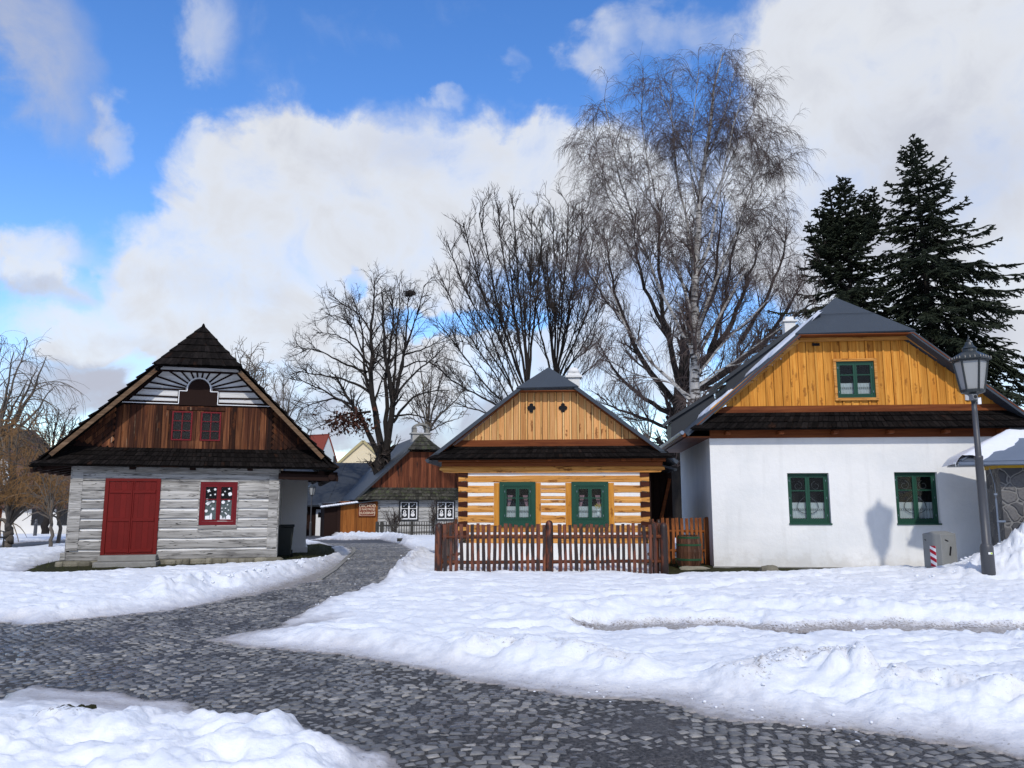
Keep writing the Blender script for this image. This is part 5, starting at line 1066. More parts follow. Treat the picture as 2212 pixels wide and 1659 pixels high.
# cream gable and red tiled house seen over the roofs
simple_gable('cream_house','cream gabled house with a yellow edged roof rising behind the long dark roof',-20.6,-13.6,90,100,-2,5.2,8.3,M['cream'],M['cream'],0,.0)
M['verge']=plain('pale_yellow_verge',(.42,.36,.19),.8,vamt=.1)
M['brownroof']=plain('brown_far_roof',(.09,.055,.05),.8,vamt=.2)
h=bpy.data.objects['cream_house']
q=MB(4); q.slab([(7.3,10,6.9),(3.5,10,10.45),(3.5,.4,10.45),(7.3,.4,6.9)],.12); q.build('rear_roof',M['brownroof'],h)
q=MB(5); q.beam((-.1,-.1,7.15),(3.5,-.1,10.42),.25,.28,(-.6,0,.7)); q.beam((7.1,-.1,7.15),(3.5,-.1,10.42),.25,.28,(.6,0,.7)); q.build_each('verge',M['verge'],h)
def red_house():
    H=empty('red_roofed_house',(-23.5,100,-2),R(58),'house with a red tiled roof and white gable beyond the log house roof','house')
    m=MB(1); w=4.6; L=9; e,r=7.4,12.; 
    m.add([(-w/2,0,0),(w/2,0,0),(w/2,0,e),(0,0,r),(-w/2,0,e),(-w/2,L,0),(w/2,L,0),(w/2,L,e),(0,L,r),(-w/2,L,e)],((0,1,2,3,4),(9,8,7,6,5),(0,4,9,5),(1,6,7,2)),.5); m.build('wall',M['limegrey2'],H)
    s=MB(2); s.slab([(-w/2-.3,-.1,e-.6),(0,-.1,r+.1),(0,L,r+.1),(-w/2-.3,L,e-.6)],.15); s.slab([(w/2+.2,L,e-.4),(0,L,r+.1),(0,-.1,r+.1),(w/2+.2,-.1,e-.4)],.15); s.build('roof',M['redtile'],H)
    s=MB(3); s.box(1.0,1.5,-.05,.02,8.2,9.3); s.build('window',M['interiorglass'],H)
M['limegrey2']=plain('pale_blue_white_wall',(.55,.60,.62),.9,vamt=0)
red_house()
def barn():
    zb=-1.3; H=empty('grey_roofed_barn',(-19.3,65,zb),0,'long building under a huge plain dark grey roof with a small white door','barn')
    m=MB(1); m.box(-.2,9.4,.6,9,0,2.5,.5); m.build('wall',M['darkbrown'],H)
    r=MB(2); r.slab([(-6,-.3,2.55),(9.6,-.3,2.55),(9.6,7.,6.35),(-6,7.,6.35)],.15,.5); r.slab([(9.6,14,2.5),(-6,14,2.5),(-6,7.,6.35),(9.6,7.,6.35)],.15,.5); r.build('roof',M['feltdark'],H)
    r=MB(3)
    for k in range(7): r.beam((-5.5+k*2.4,-.3,2.565),(-5.5+k*2.4,7,6.365),.03,.02)
    r.build_each('roof_seam',M['feltdark'],H)
    d=MB(4); d.cbox(3.1,4.15,.50,.6,0.02,2.22,.02); D=d.build('door',M['paper'],H); d=MB(5); d.box(3.28,3.98,.485,.5,1.55,1.95); d.build('door_window',M['interiorglass'],D); d=MB(6); d.box(3.98,4.03,.44,.5,1.,1.2); d.build('handle',M['iron'],D)
barn()
def kiosk():
    zb=-1.1; x=-16.35;H=empty('small_hut',(x,60.5,zb),0,'small dark hut under a thick cap of snow with a yellow framed notice board','hut')
    m=MB(1); boards(m,lambda x:1.75,-2.2,.05,0,.2,0,.05,0); m.box(-2.2,.05,.05,2,0,1.75,.2); m.build('board_wall',M['darkbrown'],H)
    m=MB(2); m.slab([(-2.4,-.3,1.72),(.2,-.3,1.72),(.1,1.6,3.1),(-2.3,1.6,3.1)],.06,.5); m.slab([(.2,2.3,1.72),(-2.4,2.3,1.72),(-2.3,1.6,3.1),(.1,1.6,3.1)],.06,.5); m.build('roof',M['feltdark'],H)
    m=MB(3); m.slab([(-2.42,-.34,1.88),(.22,-.34,1.88),(.1,1.6,3.3),(-2.3,1.6,3.3)],.16,.5); m.build('snow_cap',M['clod'],H,bevel=.05)
    m=MB(4); m.box(-1.0,-.12,-.06,-.01,.55,1.2); N=m.build('notice_frame',M['yellow'],H); m=MB(5); m.box(-.88,-.24,-.075,-.06,.66,1.09); m.build('notice_sheet',M['greyblind'],N)
kiosk()
def left_bg():
    zb=-1.25; H=empty('far_white_cottage',(-42.5,66,zb),R(3),'long white cottage with dark windows and a brown roof across the street at the left','house')
    m=MB(1); m.box(0,12.,0,7,-.3,2.35,.5); m.build('wall',M['limewhite'],H)
    m=MB(2); m.slab([(-.6,-.5,2.3),(12.6,-.5,2.3),(12.6,3.5,6.9),(-.6,3.5,6.9)],.18); m.slab([(12.6,7.5,2.3),(-.6,7.5,2.3),(-.6,3.5,6.9),(12.6,3.5,6.9)],.18); m.build('roof',M['brownroof'],H)
    for x0,x1 in ((2.55,3.55),(4.65,5.55),(7.6,8.5)):
        m=MB(3); m.box(x0,x1,-.05,.02,.95,2.15); w=m.build('window',M['interiorglass'],H); m=MB(4); m.box((x0+x1)/2-.03,(x0+x1)/2+.03,-.07,-.05,.95,2.15); m.box(x0-.06,x0,-.07,0,.9,2.2); m.box(x1,x1+.06,-.07,0,.9,2.2); m.box(x0-.06,x1+.06,-.07,0,.85,.95); m.build('frame',M['black'],w)
    H=empty('far_brown_shed',(-47.2,62,zb+.1),R(-6),'dark brown timber shed at the left edge in front of the far cottage','shed')
    m=MB(5); boards(m,lambda x:2.3+.0*x,0,4.3,0,.3,0,.06,.05,.03); m.box(0,4.3,.06,5,0,2.3,.2); m.build('board_wall',M['redwood_z'],H); m=MB(6); m.slab([(-.4,-.5,2.25),(4.7,-.5,2.25),(4.7,2.5,3.9),(-.4,2.5,3.9)],.1); m.slab([(4.7,5.5,2.25),(-.4,5.5,2.25),(-.4,2.5,3.9),(4.7,2.5,3.9)],.1); m.build('roof',M['feltdark'],H)
    H=simple_gable('far_pale_house','pale house half hidden by the golden willow at the far left',-60,-50.5,80,90,-2,5,9.5,M['limegrey2'],M['brownroof'],0,.4,wins=((2,3,3,4.4,0),(6,7,3,4.4,0)))
left_bg()
def stone_building():
    H=empty('stone_building',(10.5,16.95,0),R(-20),'grey rubble stone outbuilding with snowy zinc roof behind the snow heap','outbuilding')
    m=MB(1); m.box(0,4.6,0,1.35,-.1,2.30,.5); m.build('wall',M['rubble'],H)
    m=MB(2); m.box(-.015,4.6,-.015,1.36,2.30,2.40,.5); m.build('yellow_band',M['yellow'],H)
    e=2.44; c=[(-.80,-.42,e),(5,-.42,e),(5,1.45,e),(-.80,1.45,e)]; r0,r1=(.35,.52,3.06),(5,.52,3.06)
    m=MB(3); m.slab([c[0],c[1],r1,r0],.03,.5); m.slab([c[3],c[0],r0],.03,.5); m.slab([c[2],c[3],r0,r1],.03,.5); m.box(-.77,5,-.38,1.42,e-.06,e-.035,.2); rf=m.build('roof',M['zinc'],H)
    m=MB(4); m.beam((-.79,-.42,e+.02),(.35,.52,3.09),.06,.03); m.beam((1.5,-.42,e+.02),(1.5,.52,3.08),.02,.03); m.beam((2.7,-.42,e+.02),(2.7,.52,3.08),.02,.03); m.build_each('roof_seam',M['zinc'],rf)
    m=MB(5); n=10
    for k in range(n):
        a0,a1=math.pi+math.pi*k/n,math.pi+math.pi*(k+1)/n; y0,z0_,y1,z1_=-.47+.07*math.cos(a0),e-.03+.07*math.sin(a0),-.47+.07*math.cos(a1),e-.03+.07*math.sin(a1)
        m.add([(-.84,y0,z0_),(5,y0,z0_),(5,y1,z1_),(-.84,y1,z1_)],((0,1,2,3),),.5)
    m.prism([(-.47+.07*math.cos(math.pi+math.pi*k/n),e-.03+.07*math.sin(math.pi+math.pi*k/n)) for k in range(n+1)],-.845,-.84,.5,'x')
    m.tube([(-.84,-.54,e-.03),(5,-.54,e-.03)],.010,6); m.build('gutter',M['zinc'],H)
    # snow on its roof, sliding over the edge
    nx,ny=90,40; xs=np.linspace(-.88,5,nx); ys=np.linspace(-.40,1.45,ny); X,Y=np.meshgrid(xs,ys)
    zf=e+(Y+.42)/.94*.62; zbk=e+(1.45-Y)/.93*.62; zl=e+(X+.80)/1.15*.62; base=np.minimum(np.minimum(zf,zbk),zl)
    front=sst(zf-np.minimum(zl,zbk)+.17*(fbm(X*2,Y*2,3,3)),-.26,-.08)
    th=(.12+.03*fbm(X*3,Y*3,9,3))*np.maximum(front,0)*sst(X,-.89,-.76)
    Z=base+th-.01; V=np.stack([X,Y,Z],-1).reshape(-1,3); i=np.arange((ny-1)*(nx-1)); a=(i//(nx-1))*nx+i%(nx-1); Fq=np.stack([a,a+1,a+nx+1,a+nx],-1); Fq=Fq[(th.ravel()[Fq]>.006).any(1)]
    o=npmesh('roof_snow',V,Fq,M['clod'],None,True,loc=(10.5,16.95,0)); o.rotation_euler=(0,0,R(-20)); tag(o,'thick snow lying on the zinc roof of the stone outbuilding','snow',kind='stuff')
    m=MB(6)
    for x,l in ((-.96,.10),(-.90,.06),(-.99,.05)): m.tube([(x,-.40,e-.02),(x,-.40,e-.02-l)],[.012,.002],6)
    o=m.build('icicle',M['ice']); o.location=(10.58,16.95,0); o.rotation_euler=(0,0,R(-20)); tag(o,'small icicles at the tip of the snowy zinc eave','icicle',kind='stuff')
    m=MB(7); m.tube([(-.12,-.05,.5),(-.12,-.05,1.65)],.02,8); m.tube([(-.12,-.05,1.65),(-.12,-.05,1.95),(-.22,-.2,2.3)],.007,6); m.box(-.15,-.09,-.08,-.02,1.72,1.76); m.box(-.14,.02,-.08,-.02,1.15,1.19); m.build('lightning_conductor',M['zinc'],H)
M['ice']=plain('ice',(.6,.65,.7),.15,vamt=0,bump=0,spec=.6)
stone_building()
# ================================================================ FENCES, LAMPS, SMALL THINGS
def picket_mesh(h,w,t,seed):
    r=random.Random(seed); m=MB(seed); n=5; vs=[];fs=[]; o=0
    for i in range(n+1):
        z=h*i/n; o=o*.5+r.uniform(-.006,.006); ww=w*r.uniform(.9,1.1)
        for a,b in ((-1,-1),(1,-1),(1,1),(-1,1)): vs.append((o+a*ww/2,b*t/2,z+(r.uniform(-.008,.008) if i==n else 0)))
    for i in range(n):
        for k in range(4): fs.append((i*4+k,i*4+(k+1)%4,i*4+4+(k+1)%4,i*4+4+k))
    fs.append((n*4,n*4+1,n*4+2,n*4+3)); m.add(vs,fs,r.random()); return m
def post_obj(par,x,y,h,r,mt,seed=1,ang=0):
    m=MB(seed); m.lathe([(r*1.02,-.15),(r,.3),(r*.97,h-.12),(r*.9,h-.06),(r*.6,h-.015),(r*.15,h)],(0,0,0),14); o=m.build('post',mt,par,True); o.location=(x,y,0); return o
def picket_fence():
    P=[(-1.30,19.55),(-1.55,16.86),(3.27,17.16),(3.32,19.4)]
    fe=empty('picket_fence',(P[1][0],P[1][1],0),0,'red brown picket fence with round posts round the front of the log cottage','fence')
    ox,oy=P[1]; rr=random.Random(6); bases=[picket_mesh(1.07,.068,.028,s) for s in range(100,109)]; meshes=[]
    def place(x,y,ang,h,tip=False):
        k=rr.randrange(9)
        if len(meshes)<=k or meshes[k] is None:
            while len(meshes)<=k: meshes.append(None)
            o=bases[k].build('picket',M['fence'],fe); meshes[k]=o
        else: o=meshes[k].copy(); COL.objects.link(o); o.parent=fe
        o.location=(x-ox,y-oy,.03+rr.uniform(-.015,.015)); o.rotation_euler=(rr.uniform(-.015,.015),rr.uniform(-.012,.012),ang); o.scale=(rr.uniform(.85,1.15),1,h)
    d=Vector((P[2][0]-P[1][0],P[2][1]-P[1][1])); L=d.length; a=math.atan2(d.y,d.x); n=Vector((math.sin(a),-math.cos(a)))
    k=0; s=.14
    while s<L-.12:
        p=Vector(P[1])+d*(s/L)
        if abs(s-L*.487)>.11: q=p+n*.03; place(q.x,q.y,a,1+rr.uniform(-.012,.012))
        s+=.1155+rr.uniform(-.006,.006)
    for A_,B_,sg in ((P[1],P[0],1),(P[2],P[3],-1)):
        e=Vector((B_[0]-A_[0],B_[1]-A_[1])); l=e.length; b=math.atan2(e.y,e.x); m_=Vector((math.sin(b),-math.cos(b)))*(-sg)
        s=.16
        while s<l-.1:
            p=Vector(A_)+e*(s/l)+m_*.03; place(p.x,p.y,b,1.0+(.06 if s>l-.6 else 0)); s+=.118
    for i,(x,y) in enumerate((P[1],P[2],(P[1][0]+d.x*.487,P[1][1]+d.y*.487))): post_obj(fe,x-ox,y-oy,(1.14,1.14,1.19)[i],(.085,.085,.085)[i],M['fence'],i+3)
    post_obj(fe,P[2][0]-.17-ox,P[2][1]+.1-oy,1.12,.07,M['fence'],9)
    for z in (.32,.84):
        for A_,B_ in ((P[1],P[2]),(P[1],P[0]),(P[2],P[3])):
            m=MB(int(z*100)); e=Vector((B_[0]-A_[0],B_[1]-A_[1])); pts=[(0,0,0)]; N=14; ln=e.length
            pts=[(ln*i/N,0,rr.uniform(-.008,.008)) for i in range(N+1)]; m.tube(pts,[.037*rr.uniform(.9,1.1) for _ in pts],8)
            o=m.build('rail',M['fencerail'],fe,True); o.location=(A_[0]-ox,A_[1]-oy,z); o.rotation_euler=(0,0,math.atan2(e.y,e.x))
    # the short fence closing the gap between the houses
    f2=empty('side_fence',(3.75,20.05,0),0,'short orange brown picket fence closing the gap between the cottage and white house','fence'); base=None
    for k in range(10):
        if base is None: base=picket_mesh(.72 if False else 1.12,.075,.028,300).build('picket',M['fencegold'],f2); o=base
        else: o=base.copy(); COL.objects.link(o); o.parent=f2
        o.location=(.06+k*.118,-.03,.05+rr.uniform(-.01,.01)); o.rotation_euler=(0,rr.uniform(-.015,.015),0)
    o=post_obj(f2,1.17,0,1.2,.088,M['fencegold'],7); o=post_obj(f2,-.05,0,1.15,.07,M['fence'],8)
    for z in (.36,.84):
        m=MB(7); m.tube([(-.05,0,z),(.5,0,z+.01),(1.17,0,z)],.035,8); m.build('rail',M['fencegold'],f2,True)
picket_fence()
def barrel():
    B=empty('barrel',(4.22,19.05,-.01),0,'old wooden barrel with green hoops standing between the cottage and the white house','barrel'); n=20; prof=[(.245,0),(.285,.2),(.30,.42),(.285,.62),(.25,.80)]
    m=MB(3)
    for k in range(n):
        a0,a1=2*math.pi*(k+.03)/n,2*math.pi*(k+.97)/n; vs=[];
        for r,z in prof: vs+=[(r*math.cos(a0),r*math.sin(a0),z),(r*math.cos(a1),r*math.sin(a1),z)]
        for r,z in prof: vs+=[((r-.03)*math.cos(a0),(r-.03)*math.sin(a0),z),((r-.03)*math.cos(a1),(r-.03)*math.sin(a1),z)]
        fs=[(2*i,2*i+1,2*i+3,2*i+2) for i in range(4)]+[(8,9,19,18)]; m.add(vs,fs)
    m.build('staves',M['barrel'],B)
    m=MB(4); m.lathe([(.235,.74),(.235,.765)],n=20); m.build('lid',M['barrel'],B)
    for z in (.06,.24,.58,.75):
        m=MB(5); f=lambda q:.245+(.055)*math.sin(math.pi*min(1,max(0,q/.82)))
        m.lathe([(f(z)+.001,z-.022),(f(z)+.007,z-.022),(f(z)+.007,z+.022),(f(z)+.001,z+.022)],n=24); m.build('hoop',M['hoop'],B)
barrel()
def lamp():
    x,y=9.04,15.2; zb=gh(x,y)-.12; L=empty('street_lamp',(x,y,zb),0,'tall dark grey lamp post with six sided lantern standing in snow before the white house','street lamp')
    b=-zb; m=MB(1); m.lathe([(.118,0),(.116,.72+b),(.106,.755+b),(.098,.78+b),(.073,.80+b),(.072,2.40+b),(.078,2.405+b),(.078,2.46+b),(.056,2.47+b),(.05,3.3+b),(.045,3.55+b)],n=20); m.build('pole',M['iron'],L,True)
    for p in L.children[0].data.polygons: p.use_smooth=len(p.vertices)==4
    m=MB(2); m.box(-.045,.03,-.122,-.115,.60+b,.64+b,.5); m.build('warning_sticker',M['white'],L); m=MB(2); m.box(-.005,.026,-.1235,-.1222,.605+b,.635+b,.5); m.build('sticker_mark',M['hivis'],L)
    h=MB(3); n=6
    def ring(r,z,o=math.pi/6): return [Vector((r*math.cos(o+2*math.pi*k/n),r*math.sin(o+2*math.pi*k/n),z+b)) for k in range(n)]
    R0,R1=ring(.205,3.74),ring(.30,4.33)
    for k in range(n):
        h.beam(R0[k],R1[k],.026,.032,R0[k],.5); h.beam(R0[k],R0[(k+1)%n],.03,.035,(0,0,1),.5); h.beam(R1[k],R1[(k+1)%n],.035,.05,(0,0,1),.5)
    h.lathe([(.05,3.52),(.075,3.58),(.05,3.62),(.10,3.66),(.21,3.70),(.215,3.73),(.05,3.735)],(0,0,b),18)
    h.build('lantern_frame',M['bronze'],L)
    g=MB(4); r0,r1=ring(.192,3.745),ring(.287,4.31)
    for k in range(n):
        a,c,d,e=r0[k],r0[(k+1)%n],r1[(k+1)%n],r1[k]; g.add([a,c,d,e],((0,1,2,3),),.5)
    g.build('lantern_glass',M['lampglass'],L)
    t=MB(5); prof=[(.365,4.335),(.37,4.36),(.33,4.40),(.24,4.46),(.165,4.50),(.13,4.515),(.125,4.56),(.145,4.575),(.11,4.60),(.075,4.65),(.06,4.70),(.03,4.72),(.035,4.75),(.012,4.77),(.006,4.84)]
    vs=[];fs=[]; n2=18
    for r,z in prof:
        for k in range(n2):
            a=2*math.pi*k/n2+math.pi/6; q=math.cos(math.pi/6)/math.cos(((a-math.pi/6)%(math.pi/3))-math.pi/6) if r>.2 else 1; vs.append((r*q*math.cos(a),r*q*math.sin(a),z+b))
    for i in range(len(prof)-1):
        for k in range(n2): fs.append((i*n2+k,i*n2+(k+1)%n2,(i+1)*n2+(k+1)%n2,(i+1)*n2+k))
    fs.append(tuple(range(n2-1,-1,-1))); t.add(vs,fs,.5)
    for k in range(24):   # cresting along the rim
        a=2*math.pi*k/24; q=.355*math.cos(math.pi/6)/math.cos(((a-math.pi/6)%(math.pi/3))-math.pi/6); p=(q*math.cos(a),q*math.sin(a)); t.lathe([(.018,4.36),(.012,4.385),(.002,4.41)],(p[0],p[1],b),5)
    t.build('lantern_roof',M['bronze'],L)
    c=MB(6); c.box(-.10,.0,-.13,-.02,3.545+b,3.66+b,.5); c.lathe([(.05,-.02),(.048,.03)],M=Matrix.Translation((-.055,-.13,3.60+b))@Matrix.Rotation(math.pi/2,4,'X'),n=16); c.box(-.03,.09,-.04,.02,3.52+b,3.55+b,.5); C=c.build('camera_housing',M['greymet'],L)
    c=MB(7); c.lathe([(.034,0),(.034,.004)],M=Matrix.Translation((-.055,-.162,3.60+b))@Matrix.Rotation(math.pi/2,4,'X'),n=16); c.build('camera_lens',M['interiorglass'],C)
    c=MB(8); c.box(.055,.12,-.05,.0,3.47+b,3.60+b,.5); c.build('antenna_box',M['paper'],L)
    x,y=-15.,59.2; zb=gz(y); L=empty('street_lamp',(x,y,zb),0,'small distant lamp post with lantern rising from a snow heap beside the white door','street lamp')
    m=MB(1); m.lathe([(.10,0),(.09,1.),(.05,1.1),(.05,3.0)],n=10); m.build('pole',M['iron'],L)
    m=MB(2)
    for k in range(6):
        a=2*math.pi*k/6; m.beam((.17*math.cos(a),.17*math.sin(a),3.05),(.27*math.cos(a),.27*math.sin(a),3.62),.03,.03)
    m.lathe([(.05,3.),(.18,3.04),(.02,3.06)],n=6); m.lathe([(.33,3.62),(.2,3.75),(.06,3.85),(.01,4.)],n=6); m.build('lantern_frame',M['bronze'],L)
    m=MB(3); m.lathe([(.16,3.06),(.26,3.6)],n=6); m.build('lantern_glass',M['lampglass'],L)
M['hivis']=plain('yellow_green_label',(.45,.6,.05),.5,vamt=0,bump=0); M['greymet']=plain('grey_camera_metal',(.22,.23,.24),.5,vamt=0,bump=0)
lamp()
def cabinet():
    C=empty('utility_cabinet',(8.98,17.05,-.15),R(-58+0),'grey concrete utility cabinet with a red and white striped marker beside the snow heap','utility cabinet')
    # local: front (marker) face looks along -y after the turn
    C.rotation_euler=(0,0,R(-56)); w,d,h=.40,.62,1.05
    m=MB(1); m.add([(-w/2,0,0),(w/2,0,0),(w/2,d,0),(-w/2,d,0),(-w/2,0,h),(w/2,0,h),(w/2,d,h),(-w/2,d,h),(0,d*.0+.06,h+.055),(0,d-.06,h+.055)],((0,1,5,4),(1,2,6,5),(2,3,7,6),(3,0,4,7),(4,5,8),(5,6,9,8),(6,7,9),(7,4,8,9)),.5); m.build('body',M['concr'],C,bevel=.012)
    m=MB(2); x0,x1,z0,z1=-.05,.075,.36,.80; m.box(x0,x1,-.006,-.001,z0,z1,.5); P=m.build('marker_plate',M['white'],C)
    m=MB(3); n=3
    for k in range(n+1):
        za=z0-.06+k*.148; pts=[(x0,max(z0,min(z1,za+.07))),(x1,max(z0,min(z1,za))),(x1,max(z0,min(z1,za+.074))),(x0,max(z0,min(z1,za+.144)))]
        if pts[3][1]-pts[0][1]>.005 or pts[2][1]-pts[1][1]>.005: m.prism(pts,-.009,-.006,.5)
    m.build('red_stripe',M['redwhite_r'],P)
    m=MB(4); m.beam((w/2+.002,.36,.78),(w/2+.002,.30,.60),.03,.04); m.beam((w/2+.002,.15,.93),(w/2+.002,.27,.90),.02,.018); m.beam((-.15,-.002,.93),(-.12,-.002,.91),.03,.01); m.build('chipped_patch',M['interior'],C)
M['concr']=plain('smooth_grey_concrete',(.22,.225,.215),.85,nscale=4,namt=.15,bump=.3,bscale=80,vamt=0)
cabinet()
def bin_():
    A=R(15.5); ca,sa=math.cos(A),math.sin(A); lx,ly=5.12,1.9; x,y=-11+lx*ca-ly*sa,19.7+lx*sa+ly*ca
    B=empty('wheelie_bin',(x,y,.0),A,'dark plastic wheeled rubbish bin standing under the eave beside the log house','rubbish bin')
    m=MB(1); m.add([(-.22,-.2,.06),(.22,-.2,.06),(.22,.2,.06),(-.22,.2,.06),(-.28,-.28,.85),(.28,-.28,.85),(.28,.28,.85),(-.28,.28,.85)],((0,3,2,1),(0,1,5,4),(1,2,6,5),(2,3,7,6),(3,0,4,7),(4,5,6,7)),.5); m.build('body',M['greyplastic'],B,bevel=.015)
    m=MB(2); m.cbox(-.30,.30,-.32,.32,.86,.92,.02,.5); m.build('lid',M['greyplastic'],B,bevel=.01)
    m=MB(3)
    for s in (-1,1): m.lathe([(.1,-.03),(.1,.03)],M=Matrix.Translation((s*.24,.22,.1))@Matrix.Rotation(math.pi/2,4,'Y'),n=14)
    m.build_each('wheel',M['black'],B,16)
bin_()
def bench_bollard():
    x,y=gr(3,1196); B=empty('park_bench',(x-1.35,y,gz(y)),R(70),'dark slatted park bench on the snow left of the two young trees','bench')
    for s in (0,1.5):
        m=MB(1); m.tube([(s,0,0),(s,.05,.42),(s,.0,.46)],.025,6); m.tube([(s,.45,0),(s,.42,.42),(s,.55,.95)],.025,6); m.tube([(s,0,.43),(s,.45,.43)],.02,6); m.tube([(s,-.02,.62),(s,.25,.65),(s,.47,.63)],.02,6); m.build('leg',M['black'],B)
    m=MB(2)
    for k in range(5): m.box(-.08,1.58,.02+k*.085,.09+k*.085,.44,.465)
    m.build('seat',M['oldfence'],B); m=MB(3)
    for k in range(4): m.box(-.08,1.58,.45+k*.028,.475+k*.028,.53+k*.11,.62+k*.11)
    m.build('backrest',M['oldfence'],B)
    x,y=gr(75,1162); B=empty('bollard',(x,y,gz(y)-.05),0,'slim dark iron bollard with a knob beside the far white cottage','bollard')
    m=MB(4); m.lathe([(.14,0),(.11,.15),(.10,.9),(.14,.95),(.10,1.0),(.06,1.08),(.09,1.15),(.06,1.24),(.01,1.27)],n=12); m.build('post',M['iron'],B)
    x,y=gr(742,1164); x,y=gr(868,1174); S_=empty('stone_block',(x,y,gh(x,y)-.04),.4,'small dark block lying in the snow beside the far end of the lane','block'); m=MB(5); m.cbox(-.2,.2,-.12,.12,0,.14,.03,.2); m.build('block',M['oldfence'],S_)
bench_bollard()
def stones():
    for k,(px,py,w,h,lab) in enumerate(((1662,1236,.42,.15,'flat dark brown stone lying in the snow at the foot of the white wall'),(1894,1227,.40,.10,'small flat stone near the cabinet at the foot of the white wall'),(1500,1232,.7,.07,'long flat stone slab beside the barrel at the white house corner'))):
        x,y=gr(px,py); m=MB(60+k); n=9; m.lathe([(.5,-.4),(.52,.1),(.42,.55),(.2,.8)],n=n,M=Matrix.Diagonal((w,.3,h,1)))
        for i,v in enumerate(m.v): m.v[i]=(v[0]+m.r.uniform(-.03,.03),v[1]+m.r.uniform(-.02,.02),v[2]+m.r.uniform(-.015,.015))
        o=m.build('rock',M['fieldstone'],bevel=.015); o.location=(x,y,.04); tag(o,lab,'stone')
    x,y=gr(150,1598); m=MB(70)
    for k in range(60):
        a=m.r.uniform(0,6.28); q=m.r.random()**.5*.11; s=m.r.uniform(.008,.028); m.lathe([(s,-.005),(s*.8,s*.5),(.002,s*.8)],(q*1.4*math.cos(a),q*math.sin(a),.02*(1-q*6)),6)
    o=m.build('dirt_clump',M['soil']); o.location=(x,y,gh(x,y)+.005); tag(o,'clump of brown earth lying on the snow in the left foreground','dirt')
stones()
# ================================================================ TREES
def tubes(P,Rr,sides,base=0):
    # P [n,k,3], Rr [n,k] -> verts, quads
    n,k,_=P.shape; T=np.empty_like(P); T[:,1:-1]=P[:,2:]-P[:,:-2]; T[:,0]=P[:,1]-P[:,0]; T[:,-1]=P[:,-1]-P[:,-2]
    T/=np.linalg.norm(T,axis=2,keepdims=True)+1e-9
    D=P[:,-1]-P[:,0]; ref=np.where((np.abs(D[:,2])>.8*np.linalg.norm(D,axis=1))[:,None],np.array([[1.,.13,.0]]),np.array([[.1,.07,1.]]))[:,None,:]
    A=np.cross(T,np.broadcast_to(ref,T.shape)); A/=np.linalg.norm(A,axis=2,keepdims=True)+1e-9; B=np.cross(T,A)
    an=2*np.pi*np.arange(sides)/sides; V=P[:,:,None,:]+Rr[:,:,None,None]*(A[:,:,None,:]*np.cos(an)[None,None,:,None]+B[:,:,None,:]*np.sin(an)[None,None,:,None])
    V=V.reshape(-1,3); s=np.arange(sides); q=np.stack([s,(s+1)%sides,(s+1)%sides+sides,s+sides],-1)
    Fq=(q[None,None]+(np.arange(k-1)*sides)[None,:,None,None]+(np.arange(n)*k*sides)[:,None,None,None]).reshape(-1,4)+base
    return V,Fq
def merge(groups,name,mt,parent,loc=None,cap=None):
    Vs=[];Fs=[];C=[];b=0; rs=np.random.RandomState(1)
    for P,Rr,s in groups:
        if len(P)==0: continue
        V,Fq=tubes(np.asarray(P,float),np.asarray(Rr,float),s,b); b+=len(V); Vs.append(V); Fs.append(Fq); C.append(np.repeat(rs.rand(len(P)),len(Fq)//len(P)))
    return npmesh(name,np.concatenate(Vs),np.concatenate(Fs),mt,parent,True,np.concatenate(C))
def resample(pts,k):
    pts=np.array(pts,float); d=np.r_[0,np.cumsum(np.linalg.norm(np.diff(pts,axis=0),axis=1))]; t=np.linspace(0,d[-1],k)
    # smooth through control points
    out=np.stack([np.interp(t,d,pts[:,i]) for i in range(3)],-1)
    for _ in range(2): out[1:-1]=.25*out[:-2]+.5*out[1:-1]+.25*out[2:]
    return out
def children(rs,P,Rr,per,lenf,ang,upb,k,r0f,wander,grav,t0=.2,lmin=.0,spread=None,tipn=0):
    # P [n,m,3] parents; grow children off each, vectorised
    n,m,_=P.shape; L=np.linalg.norm(np.diff(P,axis=1),axis=2).sum(1)
    cnt=np.maximum(1,np.round(L*per*rs.uniform(.8,1.2,n))).astype(int); idx=np.repeat(np.arange(n),cnt); N=len(idx)
    t=t0+(1-t0)*rs.rand(N)**.9; f=t*(m-1); i0=np.minimum(f.astype(int),m-2); w=(f-i0)[:,None]
    p=P[idx,i0]*(1-w)+P[idx,i0+1]*w; r=Rr[idx,i0]*(1-w[:,0])+Rr[idx,i0+1]*w[:,0]
    d=P[idx,i0+1]-P[idx,i0]; d/=np.linalg.norm(d,axis=1,keepdims=True)+1e-9
    q=rs.normal(0,1,(N,3)); q-=d*(q*d).sum(1,keepdims=True); q/=np.linalg.norm(q,axis=1,keepdims=True)+1e-9
    a=R(ang)*rs.uniform(.65,1.3,N)[:,None]; dd=d*np.cos(a)+q*np.sin(a); dd[:,2]+=upb; dd/=np.linalg.norm(dd,axis=1,keepdims=True)
    ln=(lenf(L[idx],t) if callable(lenf) else lenf)*rs.uniform(.6,1.25,N); ln=np.maximum(ln,lmin)
    out=np.empty((N,k,3)); out[:,0]=p; cur=dd.copy()
    for j in range(1,k):
        cur+=rs.normal(0,wander,(N,3)); cur[:,2]+=grav; cur/=np.linalg.norm(cur,axis=1,keepdims=True); out[:,j]=out[:,j-1]+cur*(ln/(k-1))[:,None]
    rr=np.minimum(r*r0f if np.isscalar(r0f) else r0f,1.)[:,None]*np.linspace(1,.35,k)[None]
    return out,rr
